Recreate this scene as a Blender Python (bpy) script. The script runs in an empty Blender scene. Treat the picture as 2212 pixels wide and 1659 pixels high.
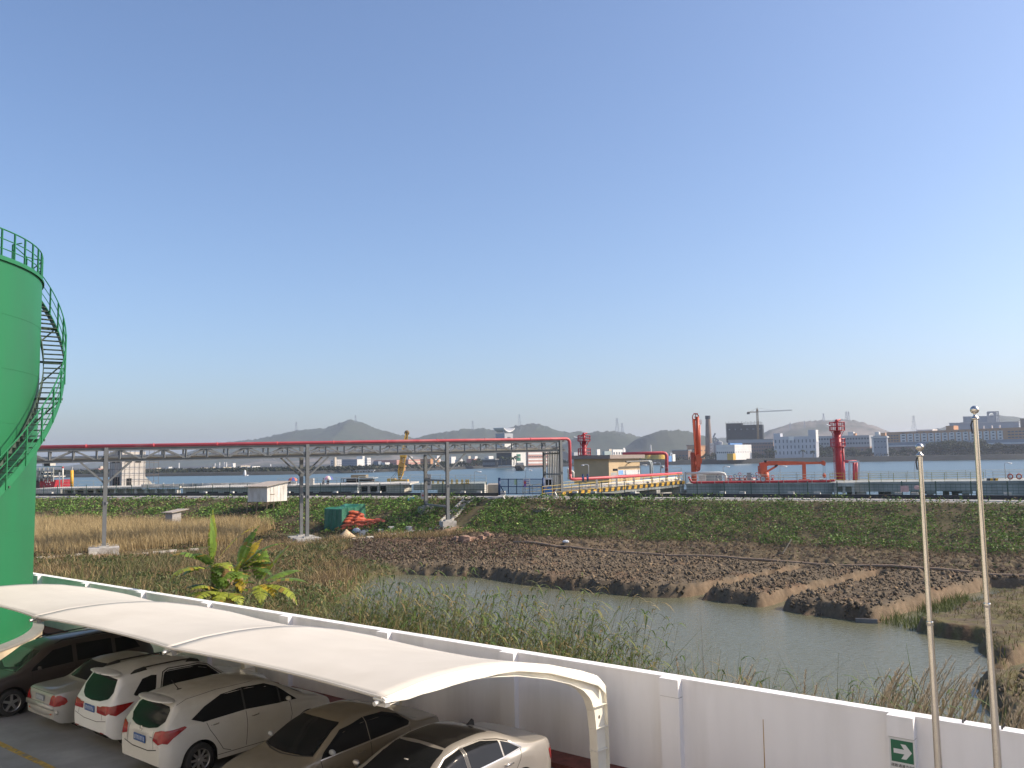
import bpy, math, random
import numpy as np
from mathutils import Vector, Matrix
from mathutils.bvhtree import BVHTree
R = math.radians
rng = np.random.default_rng(7)
random.seed(7)
SC = bpy.context.scene
COL = SC.collection

# ------------------------------------------------------------------ camera, sky, sun, exposure
HC = 6.2
FPX = 1852.0                     # focal length for a picture 2212 wide
PITCH, ROLL = R(5.1), -0.0172
cam_d = bpy.data.cameras.new('camera'); cam = bpy.data.objects.new('camera', cam_d); COL.objects.link(cam)
cam_d.sensor_width = 36.0; cam_d.lens = 36.0*FPX/2212.0
cam_d.clip_start = 0.1; cam_d.clip_end = 20000
CAMM = Matrix.Rotation(math.pi/2+PITCH, 4, 'X') @ Matrix.Rotation(ROLL, 4, 'Z')
cam.matrix_world = Matrix.Translation((0, 0, HC)) @ CAMM
SC.camera = cam

SUN_AZ, SUN_EL = R(-1), R(38)    # azimuth from +x towards +y
world = bpy.data.worlds.new('World'); SC.world = world; world.use_nodes = True
wn = world.node_tree.nodes; wl_ = world.node_tree.links; wn.clear()
sky = wn.new('ShaderNodeTexSky'); sky.sky_type = 'NISHITA'; sky.sun_disc = False
sky.sun_elevation = SUN_EL; sky.sun_rotation = math.pi/2 - SUN_AZ
sky.altitude = 0; sky.air_density = 1.0; sky.dust_density = 2.1; sky.ozone_density = 5.5
bg = wn.new('ShaderNodeBackground'); bg.inputs[1].default_value = 0.12
wo = wn.new('ShaderNodeOutputWorld'); gr = wn.new('ShaderNodeMix'); gr.data_type = 'RGBA'; gr.blend_type = 'MULTIPLY'; gr.inputs[0].default_value = 1.0
gr.inputs[7].default_value = (1.07, 1.0, 0.98, 1); wl_.new(sky.outputs[0], gr.inputs[6]); wl_.new(gr.outputs[2], bg.inputs[0]); wl_.new(bg.outputs[0], wo.inputs[0])
sun_d = bpy.data.lights.new('sun', 'SUN'); sun_d.energy = 3.7; sun_d.angle = R(0.53); sun_d.color = (1.0, 0.87, 0.70)
sun = bpy.data.objects.new('sun', sun_d); COL.objects.link(sun)
sdir = Vector((math.cos(SUN_AZ)*math.cos(SUN_EL), math.sin(SUN_AZ)*math.cos(SUN_EL), math.sin(SUN_EL)))
sun.rotation_euler = sdir.to_track_quat('Z', 'Y').to_euler(); sun.location = (60, -20, 80)
vs = SC.view_settings; vs.view_transform = 'Standard'; vs.look = 'None'; vs.gamma = 1.0; vs.exposure = 0.75
try: vs.use_curve_mapping = False
except Exception: pass
SC.render.engine = 'CYCLES'
SC.cycles.max_bounces = 6; SC.cycles.diffuse_bounces = 4; SC.cycles.glossy_bounces = 3
SC.cycles.transmission_bounces = 3; SC.cycles.volume_bounces = 1; SC.cycles.transparent_max_bounces = 8
SC.cycles.use_denoising = True; SC.cycles.sample_clamp_indirect = 6.0

# ------------------------------------------------------------------ layout helpers
def ray(px, py):
    return CAMM.to_3x3() @ Vector(((px-1106)/FPX, -(py-829.5)/FPX, -1.0))
def at(px, py, depth):           # point of the sight line at a depth (y) in metres
    d = ray(px, py); return Vector((0, 0, HC)) + d*(depth/d.y)
def atz(px, py, z):
    d = ray(px, py); return Vector((0, 0, HC)) + d*((z-HC)/d.z)
WD = Vector((0.7792, -0.6267, 0)); WN = Vector((-0.6267, -0.7792, 0)); W0 = Vector((0.01, 19.32, 0))
def wl(s, t, z=0.0): return W0 + WD*s + WN*t + Vector((0, 0, z))
WROT = math.atan2(WD.y, WD.x)

# ------------------------------------------------------------------ materials
MATS = {}
def mat(name, color, rough=0.6, metal=0.0, var=0.15, scale=2.0, bump=0.0, bscale=None, spec=0.5, coat=0.0, stretch=None, attr=None, tint=None, tscale=0.6, tpos=(0.45, 0.7)):
    if name in MATS: return MATS[name]
    m = bpy.data.materials.new(name); m.use_nodes = True; nt = m.node_tree; n = nt.nodes; l = nt.links
    b = n['Principled BSDF']; b.inputs['Roughness'].default_value = rough; b.inputs['Metallic'].default_value = metal
    b.inputs['Specular IOR Level'].default_value = spec
    if coat: b.inputs['Coat Weight'].default_value = coat; b.inputs['Coat Roughness'].default_value = 0.06
    tc = n.new('ShaderNodeTexCoord'); mp = n.new('ShaderNodeMapping'); l.new(tc.outputs['Object'], mp.inputs[0])
    if stretch: mp.inputs['Scale'].default_value = stretch
    nz = n.new('ShaderNodeTexNoise'); nz.inputs['Scale'].default_value = scale; nz.inputs['Detail'].default_value = 6; nz.inputs['Roughness'].default_value = 0.62
    l.new(mp.outputs[0], nz.inputs['Vector'])
    mr = n.new('ShaderNodeMapRange'); mr.inputs[1].default_value = 0.3; mr.inputs[2].default_value = 0.7
    mr.inputs[3].default_value = 1-var; mr.inputs[4].default_value = 1+var; l.new(nz.outputs[0], mr.inputs[0])
    mx = n.new('ShaderNodeMix'); mx.data_type = 'RGBA'; mx.blend_type = 'MULTIPLY'; mx.inputs[0].default_value = 1.0
    if attr:
        at_ = n.new('ShaderNodeAttribute'); at_.attribute_name = attr; l.new(at_.outputs['Color'], mx.inputs[6])
    else: mx.inputs[6].default_value = (*color, 1)
    l.new(mr.outputs[0], mx.inputs[7]); out = mx.outputs[2]
    if tint:
        n2 = n.new('ShaderNodeTexNoise'); n2.inputs['Scale'].default_value = tscale; n2.inputs['Detail'].default_value = 5
        l.new(mp.outputs[0], n2.inputs['Vector'])
        r2 = n.new('ShaderNodeMapRange'); r2.inputs[1].default_value = tpos[0]; r2.inputs[2].default_value = tpos[1]; l.new(n2.outputs[0], r2.inputs[0])
        m2 = n.new('ShaderNodeMix'); m2.data_type = 'RGBA'; l.new(r2.outputs[0], m2.inputs[0]); l.new(out, m2.inputs[6]); m2.inputs[7].default_value = (*tint, 1); out = m2.outputs[2]
    l.new(out, b.inputs['Base Color'])
    if bump:
        bp = n.new('ShaderNodeBump'); bp.inputs['Strength'].default_value = bump; bp.inputs['Distance'].default_value = 0.05
        n3 = n.new('ShaderNodeTexNoise'); n3.inputs['Scale'].default_value = bscale or scale*4; n3.inputs['Detail'].default_value = 5
        l.new(mp.outputs[0], n3.inputs['Vector']); l.new(n3.outputs[0], bp.inputs['Height']); l.new(bp.outputs[0], b.inputs['Normal'])
    MATS[name] = m; return m
def leafmat(name, rough=0.6, trans=0.25):
    m = bpy.data.materials.new(name); m.use_nodes = True; nt = m.node_tree; n = nt.nodes; l = nt.links
    b = n['Principled BSDF']; b.inputs['Roughness'].default_value = rough; b.inputs['Specular IOR Level'].default_value = 0.25
    a = n.new('ShaderNodeAttribute'); a.attribute_name = 'col'; l.new(a.outputs['Color'], b.inputs['Base Color'])
    t = n.new('ShaderNodeBsdfTranslucent'); l.new(a.outputs['Color'], t.inputs[0])
    mx = n.new('ShaderNodeMixShader'); mx.inputs[0].default_value = trans
    l.new(b.outputs[0], mx.inputs[1]); l.new(t.outputs[0], mx.inputs[2]); l.new(mx.outputs[0], n['Material Output'].inputs[0])
    MATS[name] = m; return m

# ------------------------------------------------------------------ objects
WLOC = {}
def tag(o, label=None, cat=None, group=None, kind=None):
    if label: o['label'] = label
    if cat: o['category'] = cat
    if group: o['group'] = group
    if kind: o['kind'] = kind
    return o
def thing(name, label, cat, loc=(0, 0, 0), rotz=0, group=None):
    o = bpy.data.objects.new(name, None); COL.objects.link(o); o.empty_display_size = 0.3
    o.location = loc; o.rotation_euler = (0, 0, rotz); WLOC[o] = Vector(loc)
    return tag(o, label, cat, group)
def link_mesh(name, me, m, parent=None, smooth=False):
    o = bpy.data.objects.new(name, me); COL.objects.link(o)
    if m is not None and not me.materials: me.materials.append(m)
    if parent is not None: o.parent = parent; WLOC[o] = WLOC.get(parent, Vector((0, 0, 0)))
    if smooth: me.polygons.foreach_set('use_smooth', [True]*len(me.polygons))
    return o
class MB:
    def __init__(s): s.v = []; s.f = []
    def add(s, vs, fs):
        k = len(s.v); s.v += [tuple(p) for p in vs]; s.f += [tuple(i+k for i in f) for f in fs]; return s
    def obox(s, c, ax, ay, az):     # centre and three half axes
        c, ax, ay, az = Vector(c), Vector(ax), Vector(ay), Vector(az)
        v = [c+ax*i+ay*j+az*k for k in (-1, 1) for j in (-1, 1) for i in (-1, 1)]
        return s.add(v, [(0, 2, 3, 1), (4, 5, 7, 6), (0, 1, 5, 4), (2, 6, 7, 3), (0, 4, 6, 2), (1, 3, 7, 5)])
    def box(s, c, size, rz=0.0):
        a, b = math.cos(rz), math.sin(rz)
        return s.obox(c, Vector((a, b, 0))*size[0]/2, Vector((-b, a, 0))*size[1]/2, Vector((0, 0, size[2]/2)))
    def bar(s, p0, p1, w, h=None, up=(0, 0, 1)):
        p0, p1 = Vector(p0), Vector(p1); d = p1-p0; L = d.length
        if L < 1e-6: return s
        d /= L; u = Vector(up)
        if abs(d.dot(u)) > 0.98: u = Vector((1, 0, 0)) if abs(d.x) < .9 else Vector((0, 1, 0))
        x = d.cross(u).normalized(); y = x.cross(d).normalized(); h = h or w
        return s.obox((p0+p1)/2, d*L/2, x*w/2, y*h/2)
    def tube(s, pts, r, n=8, caps=True, r1=None):
        pts = [Vector(p) for p in pts]; m = len(pts); rings = []; last = None
        for i, p in enumerate(pts):
            t = ((pts[i+1]-p).normalized() if i == 0 else (p-pts[i-1]).normalized() if i == m-1 else ((pts[i+1]-p).normalized()+(p-pts[i-1]).normalized()).normalized())
            if last is None:
                u = Vector((0, 0, 1)) if abs(t.z) < .9 else Vector((1, 0, 0))
                x = t.cross(u).normalized()
            else: x = (last - t*last.dot(t)).normalized()
            last = x; y = t.cross(x); rr = r if r1 is None else r+(r1-r)*i/(m-1)
            rings.append([p+(x*math.cos(a)+y*math.sin(a))*rr for a in (2*math.pi*k/n for k in range(n))])
        v = [q for rg in rings for q in rg]
        f = [(i*n+k, i*n+(k+1) % n, (i+1)*n+(k+1) % n, (i+1)*n+k) for i in range(m-1) for k in range(n)]
        if caps: f += [tuple(range(n))[::-1], tuple((m-1)*n+k for k in range(n))]
        return s.add(v, f)
    def lathe(s, c, prof, n=24, axis='Z', a0=0, a1=2*math.pi):
        full = abs(a1-a0-2*math.pi) < 1e-6; k = n if full else n+1; v = []
        for r, z in prof:
            for i in range(k):
                a = a0+(a1-a0)*i/n; p = (r*math.cos(a), r*math.sin(a), z)
                if axis == 'Y': p = (p[0], z, p[1])
                if axis == 'X': p = (z, p[0], p[1])
                v.append((c[0]+p[0], c[1]+p[1], c[2]+p[2]))
        f = []
        for j in range(len(prof)-1):
            for i in range(n):
                i2 = (i+1) % k; f.append((j*k+i, j*k+i2, (j+1)*k+i2, (j+1)*k+i))
        return s.add(v, f)
    def sphere(s, c, r, n=16, m=10, sc=(1, 1, 1)):
        pr = [(r*math.sin(math.pi*i/m)+1e-4, -r*math.cos(math.pi*i/m)) for i in range(m+1)]; k0 = len(s.v)
        s.lathe((0, 0, 0), pr, n)
        s.v[k0:] = [(c[0]+x*sc[0], c[1]+y*sc[1], c[2]+z*sc[2]) for x, y, z in s.v[k0:]]
        return s
    def prism(s, poly, off):        # planar polygon in 3D plus an offset vector
        poly = [Vector(p) for p in poly]; off = Vector(off); n = len(poly)
        return s.add(poly+[p+off for p in poly], [tuple(range(n))[::-1], tuple(range(n, 2*n))]+[(i, (i+1) % n, n+(i+1) % n, n+i) for i in range(n)])
    def quad(s, a, b, c, d): return s.add([a, b, c, d], [(0, 1, 2, 3)])
    def build(s, name, m=None, parent=None, smooth=False, local=False):
        off = Vector((0, 0, 0)) if (local or parent is None) else WLOC.get(parent, Vector((0, 0, 0)))
        me = bpy.data.meshes.new(name)
        me.from_pydata([(p[0]-off.x, p[1]-off.y, p[2]-off.z) for p in s.v], [], s.f); me.update()
        o = link_mesh(name, me, m, parent, smooth)
        return o
def single(mb, name, label, cat, m, group=None, smooth=False, kind=None):
    return tag(mb.build(name, m, None, smooth), label, cat, group, kind)
def np_mesh(name, V, Q, m, col=None, smooth=False):
    me = bpy.data.meshes.new(name); n = len(V); k = Q.shape[1]
    me.vertices.add(n); me.vertices.foreach_set('co', np.ascontiguousarray(V, dtype=np.float32).ravel())
    me.loops.add(Q.size); me.loops.foreach_set('vertex_index', Q.astype(np.int32).ravel())
    me.polygons.add(len(Q)); me.polygons.foreach_set('loop_start', np.arange(0, Q.size, k, dtype=np.int32))
    me.polygons.foreach_set('loop_total', np.full(len(Q), k, dtype=np.int32))
    if smooth: me.polygons.foreach_set('use_smooth', np.ones(len(Q), dtype=bool))
    me.update(calc_edges=True)
    if col is not None:
        ca = me.color_attributes.new('col', 'FLOAT_COLOR', 'POINT')
        ca.data.foreach_set('color', np.concatenate([col, np.ones((n, 1))], 1).astype(np.float32).ravel())
    me.materials.append(m); o = bpy.data.objects.new(name, me); COL.objects.link(o); return o
def grid_faces(nx, ny):
    i = np.arange(nx-1)[:, None]; j = np.arange(ny-1)[None, :]; a = (i*ny+j).ravel()
    return np.stack([a, a+ny, a+ny+1, a+1], 1)
def strips(P, W, col, name, m, tip=0.1):
    """P (N,S,3) centre lines, W (N,S,3) half width vectors, col (N,3) -> ribbon mesh"""
    N, S, _ = P.shape
    V = np.stack([P-W, P+W], 2).reshape(N*S*2, 3)
    base = (np.arange(N)*S*2)[:, None]; k = (np.arange(S-1)*2)[None, :]; a = (base+k).ravel()
    Q = np.stack([a, a+1, a+3, a+2], 1)
    return np_mesh(name, V, Q, m, np.repeat(col, S*2, 0))
def leaf_quads(c, size, col, name, m, flat=0.5):
    N = len(c); d = rng.normal(size=(N, 3)); d[:, 2] *= flat; d /= np.linalg.norm(d, axis=1)[:, None]
    e = rng.normal(size=(N, 3)); e -= d*np.sum(e*d, 1)[:, None]; e /= np.linalg.norm(e, axis=1)[:, None]
    s = size[:, None] if np.ndim(size) else size
    V = np.stack([c-d*s, c+e*s*.45, c+d*s, c-e*s*.45], 1).reshape(N*4, 3)
    return np_mesh(name, V, np.arange(N*4).reshape(N, 4), m, np.repeat(col, 4, 0))
_lat = rng.random((256, 256))
def vnoise(x, y, s=0):
    x = np.asarray(x)+s*17.3; y = np.asarray(y)+s*31.7
    xi = np.floor(x).astype(int); yi = np.floor(y).astype(int); fx = x-xi; fy = y-yi
    fx = fx*fx*(3-2*fx); fy = fy*fy*(3-2*fy); g = lambda a, b: _lat[a % 256, b % 256]
    return (g(xi, yi)*(1-fx)+g(xi+1, yi)*fx)*(1-fy)+(g(xi, yi+1)*(1-fx)+g(xi+1, yi+1)*fx)*fy
def fbm(x, y, o=4, s=0):
    r = 0; a = .5
    for k in range(o): r = r+a*vnoise(x*2**k, y*2**k, s+k); a *= .5
    return r/(1-.5**o)
def text_mesh(txt, size, name, m, parent, origin, xdir, ydir, depth=0.002, align='CENTER'):
    cu = bpy.data.curves.new(name, 'FONT'); cu.body = txt; cu.size = size; cu.align_x = align; cu.align_y = 'CENTER'; cu.extrude = depth
    o = bpy.data.objects.new(name, cu); COL.objects.link(o)
    dg = bpy.context.evaluated_depsgraph_get(); me = bpy.data.meshes.new_from_object(o.evaluated_get(dg))
    bpy.data.objects.remove(o)
    x = Vector(xdir).normalized(); y = Vector(ydir).normalized(); z = x.cross(y)
    off = WLOC.get(parent, Vector((0, 0, 0))) if parent else Vector((0, 0, 0))
    M = Matrix((x, y, z)).transposed().to_4x4(); M.translation = Vector(origin)-off
    me.transform(M); me.materials.clear(); me.materials.append(m); me.name = name
    ob = bpy.data.objects.new(name, me); COL.objects.link(ob); ob.parent = parent; return ob

def copy_tree(o, parent=None):
    c = o.copy(); COL.objects.link(c); c.parent = parent
    for ch in o.children: copy_tree(ch, c)
    return c

# ------------------------------------------------------------------ terrain
CREST = np.array([(-150, 171), (-77.3, 140), (-48.9, 128.5), (-26.3, 119.3), (-2.9, 108.5), (20, 95.9), (34.5, 87.1), (46.6, 79.1), (80, 55)])
ZC = 1.6
def crest_q(x, y):
    x = np.asarray(x, float); y = np.asarray(y, float); d = np.full(x.shape, 1e9)
    for a, b in zip(CREST[:-1], CREST[1:]):
        ab = b-a; t = np.clip(((x-a[0])*ab[0]+(y-a[1])*ab[1])/(ab@ab), 0, 1)
        d = np.minimum(d, np.hypot(x-a[0]-t*ab[0], y-a[1]-t*ab[1]))
    return np.where(y < np.interp(x, CREST[:, 0], CREST[:, 1]), d, -d)
POND = np.array([(-11.5, 67), (-10.5, 69), (-8.8, 69.6), (-3.3, 67.6), (2.8, 60.7), (8.5, 56.1), (10.8, 55.9), (14.5, 52), (17.4, 47.9), (18.8, 46.5), (20.4, 43.8), (21.6, 41), (20.5, 37.5), (17.5, 33.5), (15.5, 28), (14, 20), (6, 17), (-4, 26), (-7.5, 33), (-10, 42), (-11.5, 54)])
def poly_sd(x, y, P):
    d = np.full(x.shape, 1e9); ins = np.zeros(x.shape, bool)
    for a, b in zip(P, np.roll(P, -1, 0)):
        ab = b-a; t = np.clip(((x-a[0])*ab[0]+(y-a[1])*ab[1])/(ab@ab), 0, 1)
        d = np.minimum(d, np.hypot(x-a[0]-t*ab[0], y-a[1]-t*ab[1]))
        c = (a[1] > y) != (b[1] > y)
        with np.errstate(divide='ignore', invalid='ignore'):
            ins ^= c & (x < (b[0]-a[0])*(y-a[1])/(b[1]-a[1]+1e-12)+a[0])
    return np.where(ins, d, -d)
ZW = -2.7
BE = np.array((.74, .672)); BF = np.array((.672, -.74)); B0 = np.array((10.8, 55.9))
PIPE_A, PIPE_B = np.array((-0.1, 82.0)), np.array((33.5, 57.6))       # field water pipe
def pipe_side(x, y):    # > 0 on the pond side of the field pipe
    d = PIPE_B-PIPE_A; n = np.array((d[1], -d[0]))/np.hypot(*d)
    return (x-PIPE_A[0])*n[0]*1+(y-PIPE_A[1])*n[1]
TRENCH = ((0.0, 1.5), (5.3, 7.0), (12.3, 15.2), (20.6, 22.2))
def terrain(x, y):
    x = np.asarray(x, float); y = np.asarray(y, float)
    q = crest_q(x, y)
    z = np.interp(q, [-18, -7, -6, 0, .3, 12, 14], [-4.5, 1.0, ZC, ZC, ZC-.12, -2.05, -2.2])
    z = z + np.where(q > 0.5, (fbm(x*.35, y*.35, 3)-.5)*.45*np.clip(q/4, 0, 1), 0)
    ps = pipe_side(x, y); e = (x-B0[0])*BE[0]+(y-B0[1])*BE[1]; f = (x-B0[0])*BF[0]+(y-B0[1])*BF[1]
    soil = np.clip(ps*2, 0, 1)*np.clip((x+9.5+np.clip((y-66)*.75, 0, 9)-2.5*vnoise(y*.4, x*.4))/2.5, 0, 1)*np.clip((q-11)/2, 0, 1)
    cl = np.abs(fbm(x*1.5, y*1.5, 3, 3)-.5)*2; cl2 = fbm(x*4.2, y*4.2, 2, 5)
    bed = -2.16 + .22*cl + .20*cl2 + .12*vnoise(x*.4, y*.4, 8)
    grassy = (f > 15.2)
    bed = np.where(grassy, -2.2+.25*fbm(x*1.2, y*1.2, 3, 9), bed)
    tr = np.zeros_like(x)
    for a, b in TRENCH:
        fj = f+.45*(fbm(x*1.1, y*1.1, 3, 14)-.5); m = np.clip(np.minimum(fj-a, b-fj)/.38, 0, 1)*np.clip((e+9)/.5, 0, 1); tr = np.maximum(tr, m)
    tr *= np.clip((ps-.6)*2, 0, 1)
    bed = bed*(1-tr)+(-2.95)*tr
    z = z*(1-soil)+bed*soil
    z = z + np.clip((q-11.5)/1.5, 0, 1)*np.clip(-ps*1.5+.6, 0, 1)*np.clip((x+8)/4, 0, 1)*(.5*np.abs(fbm(x*1.3, y*1.3, 3, 15)-.5)*2+.35*fbm(x*3.1, y*3.1, 2, 16)-.1)
    # raised dirt heap next to the rack footings
    h = np.exp(-(((x+2)/9)**2+((y-86+.55*(x+2))/4.5)**2)); z = z+h*(.45+.5*fbm(x*.8, y*.8, 4, 11))
    ps2 = poly_sd(x, y, POND)+.5*(vnoise(x*.8, y*.8, 4)-.5)
    pm = np.clip((ps2+.35+.5*(vnoise(x*2.2, y*2.2, 12)-.5))/1.0, 0, 1); z = z*(1-pm) + (-3.3)*pm
    d = -((x-W0.x)*WN.x+(y-W0.y)*WN.y)
    zb = np.interp(d, [-1, .25, 1.6, 3.4, 5.2], [-.4, -.1, -.3, -1.6, -3.6])+.25*(vnoise(x*.9, y*.9, 6)-.5)
    z = np.maximum(z, np.where(d < 5.6, zb, -9))
    z = np.where(d < .25, -.6, z)
    return z, dict(q=q, soil=soil, tr=tr, f=f, heap=h, ps=ps, d=d, pond=ps2)
def axis(parts): return np.unique(np.round(np.concatenate([np.arange(a, b, s) for a, b, s in parts]), 3))
gx = axis([(-150, -45, 1.5), (-45, -12, .4), (-12, 42, .17), (42, 80, .8)])
gy = axis([(8, 40, .35), (40, 86, .17), (86, 125, .4), (125, 185, 1.2)])
X, Y = np.meshgrid(gx, gy, indexing='ij'); Z, T = terrain(X, Y)
def mixc(c, b, m): return c*(1-m[..., None])+np.array(b)*m[..., None]
colr = np.zeros(X.shape+(3,))+np.array((.105, .088, .048))
nz1 = fbm(X*.5, Y*.5, 4, 21); nz2 = fbm(X*2.2, Y*2.2, 3, 22)
colr = mixc(colr, (.07, .085, .03), np.clip((nz1-.45)*5, 0, 1))
colr = mixc(colr, (.082, .068, .040), ((T['q'] > .3) & (T['q'] < 13)).astype(float)*.8)
colr = mixc(colr, (.120, .094, .064), T['soil']); colr = mixc(colr, (.14, .085, .05), T['soil']*np.clip((nz1-.55)*5, 0, 1)*.7)
colr = mixc(colr, (.12, .105, .05), T['soil']*(T['f'] > 15.2)*np.clip((nz2-.35)*4, 0, 1))
gz_ = np.hypot(np.gradient(Z, axis=0)/np.gradient(gx)[:, None], np.gradient(Z, axis=1)/np.gradient(gy)[None, :])
colr = mixc(colr, (.165, .120, .078), np.clip((gz_-.8)*1.2, 0, .9)*T['soil']*np.clip(T['tr']*9, 0, 1))
colr = mixc(colr, (.24, .135, .082), np.clip(T['heap']*1.5, 0, 1)*np.clip((nz1-.25)*3, 0, 1))
colr = mixc(colr, (.105, .080, .052), ((T['q'] > 12.2) & (T['ps'] < .4) & (X > -6)).astype(float)*np.clip((nz1-.1)*3, 0, .9))
# dirt path along the rack footings
PATH = np.array([(-75, 74), (-42, 80.5), (-33, 85), (-24, 91), (-17, 96), (-9.5, 99.5), (-4, 97)])
pd = np.full(X.shape, 1e9)
for a, b in zip(PATH[:-1], PATH[1:]):
    ab = b-a; t = np.clip(((X-a[0])*ab[0]+(Y-a[1])*ab[1])/(ab@ab), 0, 1); pd = np.minimum(pd, np.hypot(X-a[0]-t*ab[0], Y-a[1]-t*ab[1]))
colr = mixc(colr, (.27, .18, .115), np.clip((1.9-pd)/.8, 0, 1)*np.clip((nz1-.2)*4, 0, 1))
colr = mixc(colr, (.36, .33, .28), ((T['q'] < .2) & (T['q'] > -6)).astype(float))
colr *= (.8+.45*nz2)[..., None]
m_ter = mat('earth', (1, 1, 1), .95, var=.25, scale=3.0, bump=.5, bscale=14, attr='col', spec=.15)
g = np_mesh('ground', np.stack([X, Y, Z], -1).reshape(-1, 3), grid_faces(len(gx), len(gy)), m_ter, colr.reshape(-1, 3), smooth=True)
tag(g, kind='structure')
def gz(x, y):
    z, _ = terrain(np.array([x], float), np.array([y], float)); return float(z[0])
# ------------------------------------------------------------------ water, yard, far land
def water_mat(name, col, rough, scale, strength, stretch=(1, 1, 1), ior=1.33):
    m = bpy.data.materials.new(name); m.use_nodes = True; n = m.node_tree.nodes; l = m.node_tree.links
    b = n['Principled BSDF']; b.inputs['Base Color'].default_value = (*col, 1); b.inputs['Roughness'].default_value = rough; b.inputs['IOR'].default_value = ior
    tc = n.new('ShaderNodeTexCoord'); mp = n.new('ShaderNodeMapping'); mp.inputs['Scale'].default_value = stretch; l.new(tc.outputs['Object'], mp.inputs[0])
    nz = n.new('ShaderNodeTexNoise'); nz.inputs['Scale'].default_value = scale; nz.inputs['Detail'].default_value = 4; l.new(mp.outputs[0], nz.inputs['Vector'])
    bp = n.new('ShaderNodeBump'); bp.inputs['Strength'].default_value = strength; bp.inputs['Distance'].default_value = .1
    l.new(nz.outputs[0], bp.inputs['Height']); l.new(bp.outputs[0], b.inputs['Normal']); return m
mb = MB(); mb.quad((-26, 14, ZW), (45, 14, ZW), (45, 76, ZW), (-26, 76, ZW))
tag(mb.build('pond_water', water_mat('pond_water', (.125, .125, .078), .16, 3.0, .35, (1, 2.2, 1), 1.24)), kind='structure')
mb = MB(); mb.quad((-3000, 40, -1.2), (3000, 40, -1.2), (3000, 1600, -1.2), (-3000, 1600, -1.2))
# cut the river out of the camera side: keep only what lies past the dike crest
mb = MB(); xs = list(np.linspace(-150, 80, 24)); rows = []
cy = lambda x: float(np.interp(x, CREST[:, 0], CREST[:, 1])+8)
pts_near = [(-2500, cy(-150)+900)]+[(-150, cy(-150))]+[(x, cy(x)) for x in xs]+[(2500, 40)]
for (a, b) in zip(pts_near[:-1], pts_near[1:]):
    if b[0]-a[0] > 1e-3: mb.quad((a[0], a[1], -1.2), (b[0], b[1], -1.2), (b[0], 1700, -1.2), (a[0], 1700, -1.2))
tag(mb.build('river_water', water_mat('river_water', (.045, .085, .10), .28, .8, 1.0, (1, 2.2, 1))), kind='structure')

m_conc_yard = mat('yard_concrete', (.27, .26, .25), .85, var=.2, scale=.9, bump=.12, bscale=60, tint=(.17, .16, .15), tscale=.35)
mb = MB(); c = [wl(-60, -.12), wl(40, -.12), wl(40, 45), wl(-60, 45)]
mb.prism([p+Vector((0, 0, -.9)) for p in c], (0, 0, .9)); tag(mb.build('yard_paving', m_conc_yard), kind='structure')
mb = MB(); c = [wl(-60, .0), wl(40, .0), wl(40, .62), wl(-60, .62)]
mb.prism([p+Vector((0, 0, .0)) for p in c], (0, 0, .10)); tag(mb.build('red_kerb', mat('red_kerb', (.19, .055, .038), .8, var=.3, scale=5)), kind='structure')
m_yel = mat('yellow_paint', (.42, .26, .05), .7, var=.35, scale=7, tint=(.2, .17, .13), tscale=6, tpos=(.52, .62))
mb = MB(); c = [wl(-30, 6.71), wl(12, 6.71), wl(12, 6.85), wl(-30, 6.85)]; mb.prism([p+Vector((0, 0, .002)) for p in c], (0, 0, .003))
tag(mb.build('bay_end_marking', m_yel), kind='structure')
# the building the picture is taken from (its lit facade bounces light into the yard)
mb = MB(); c = [wl(-34, 15.9), wl(22, 15.9), wl(22, 26), wl(-34, 26)]; mb.prism(c, (0, 0, 11.5))
b_ = mb.build('office_block', mat('office_render', (.84, .78, .66), .85, var=.06)); tag(b_, 'cream rendered office block that the picture is taken from', 'building')
for k in range(12):
    for z in (1.0, 4.6, 8.2):
        if k != 7 or z != 4.6:
            mb = MB(); s0 = -31+4.5*k; mb.prism([wl(s0, 15.86, z), wl(s0+1.8, 15.86, z), wl(s0+1.8, 15.9, z), wl(s0, 15.9, z)], (0, 0, 1.5)); mb.build('window', mat('far_glass', (.03, .035, .04), .1), b_)
# far bank: land sheet with a revetment towards the water
SHORE = [atz(p[0], p[1], -1.2) for p in ((-200, 1037), (100, 1032), (340, 1029), (520, 1027), (700, 1023.5), (900, 1017), (1100, 1010), (1300, 1006.5), (1500, 1003.5), (1700, 1000), (1900, 997), (2212, 992.5), (2600, 985))]
SHX = [p.x for p in SHORE]; SHY = [p.y for p in SHORE]
def shore_y(x): return float(np.interp(x, SHX, SHY))
LZ = 4.0
def lzf(x, y): return float(np.interp(1106+FPX*x/max(y, 1), [900, 1200, 1500, 1900], [1.1, 2.0, 3.9, 4.1]))
V = []; nx = 160; xs = np.linspace(-1500, 1700, nx); F = []
for x in xs:
    y = shore_y(x); w = 1.5*math.sin(x*.05)
    lz = lzf(x, y)
    for dy, z in ((-4, -3), (w*.3, -1.0), (2.4+w*.3, lz*.85), (3.4+w*.3, lz), (400, lz+.5), (1500, LZ+1), (6000, LZ+6)): V.append((x, y+dy, z))
tag(np_mesh('far_bank', np.array(V), grid_faces(nx, 7), mat('far_bank_earth', (.026, .027, .024), .95, var=.35, scale=.05)), kind='structure')

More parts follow.
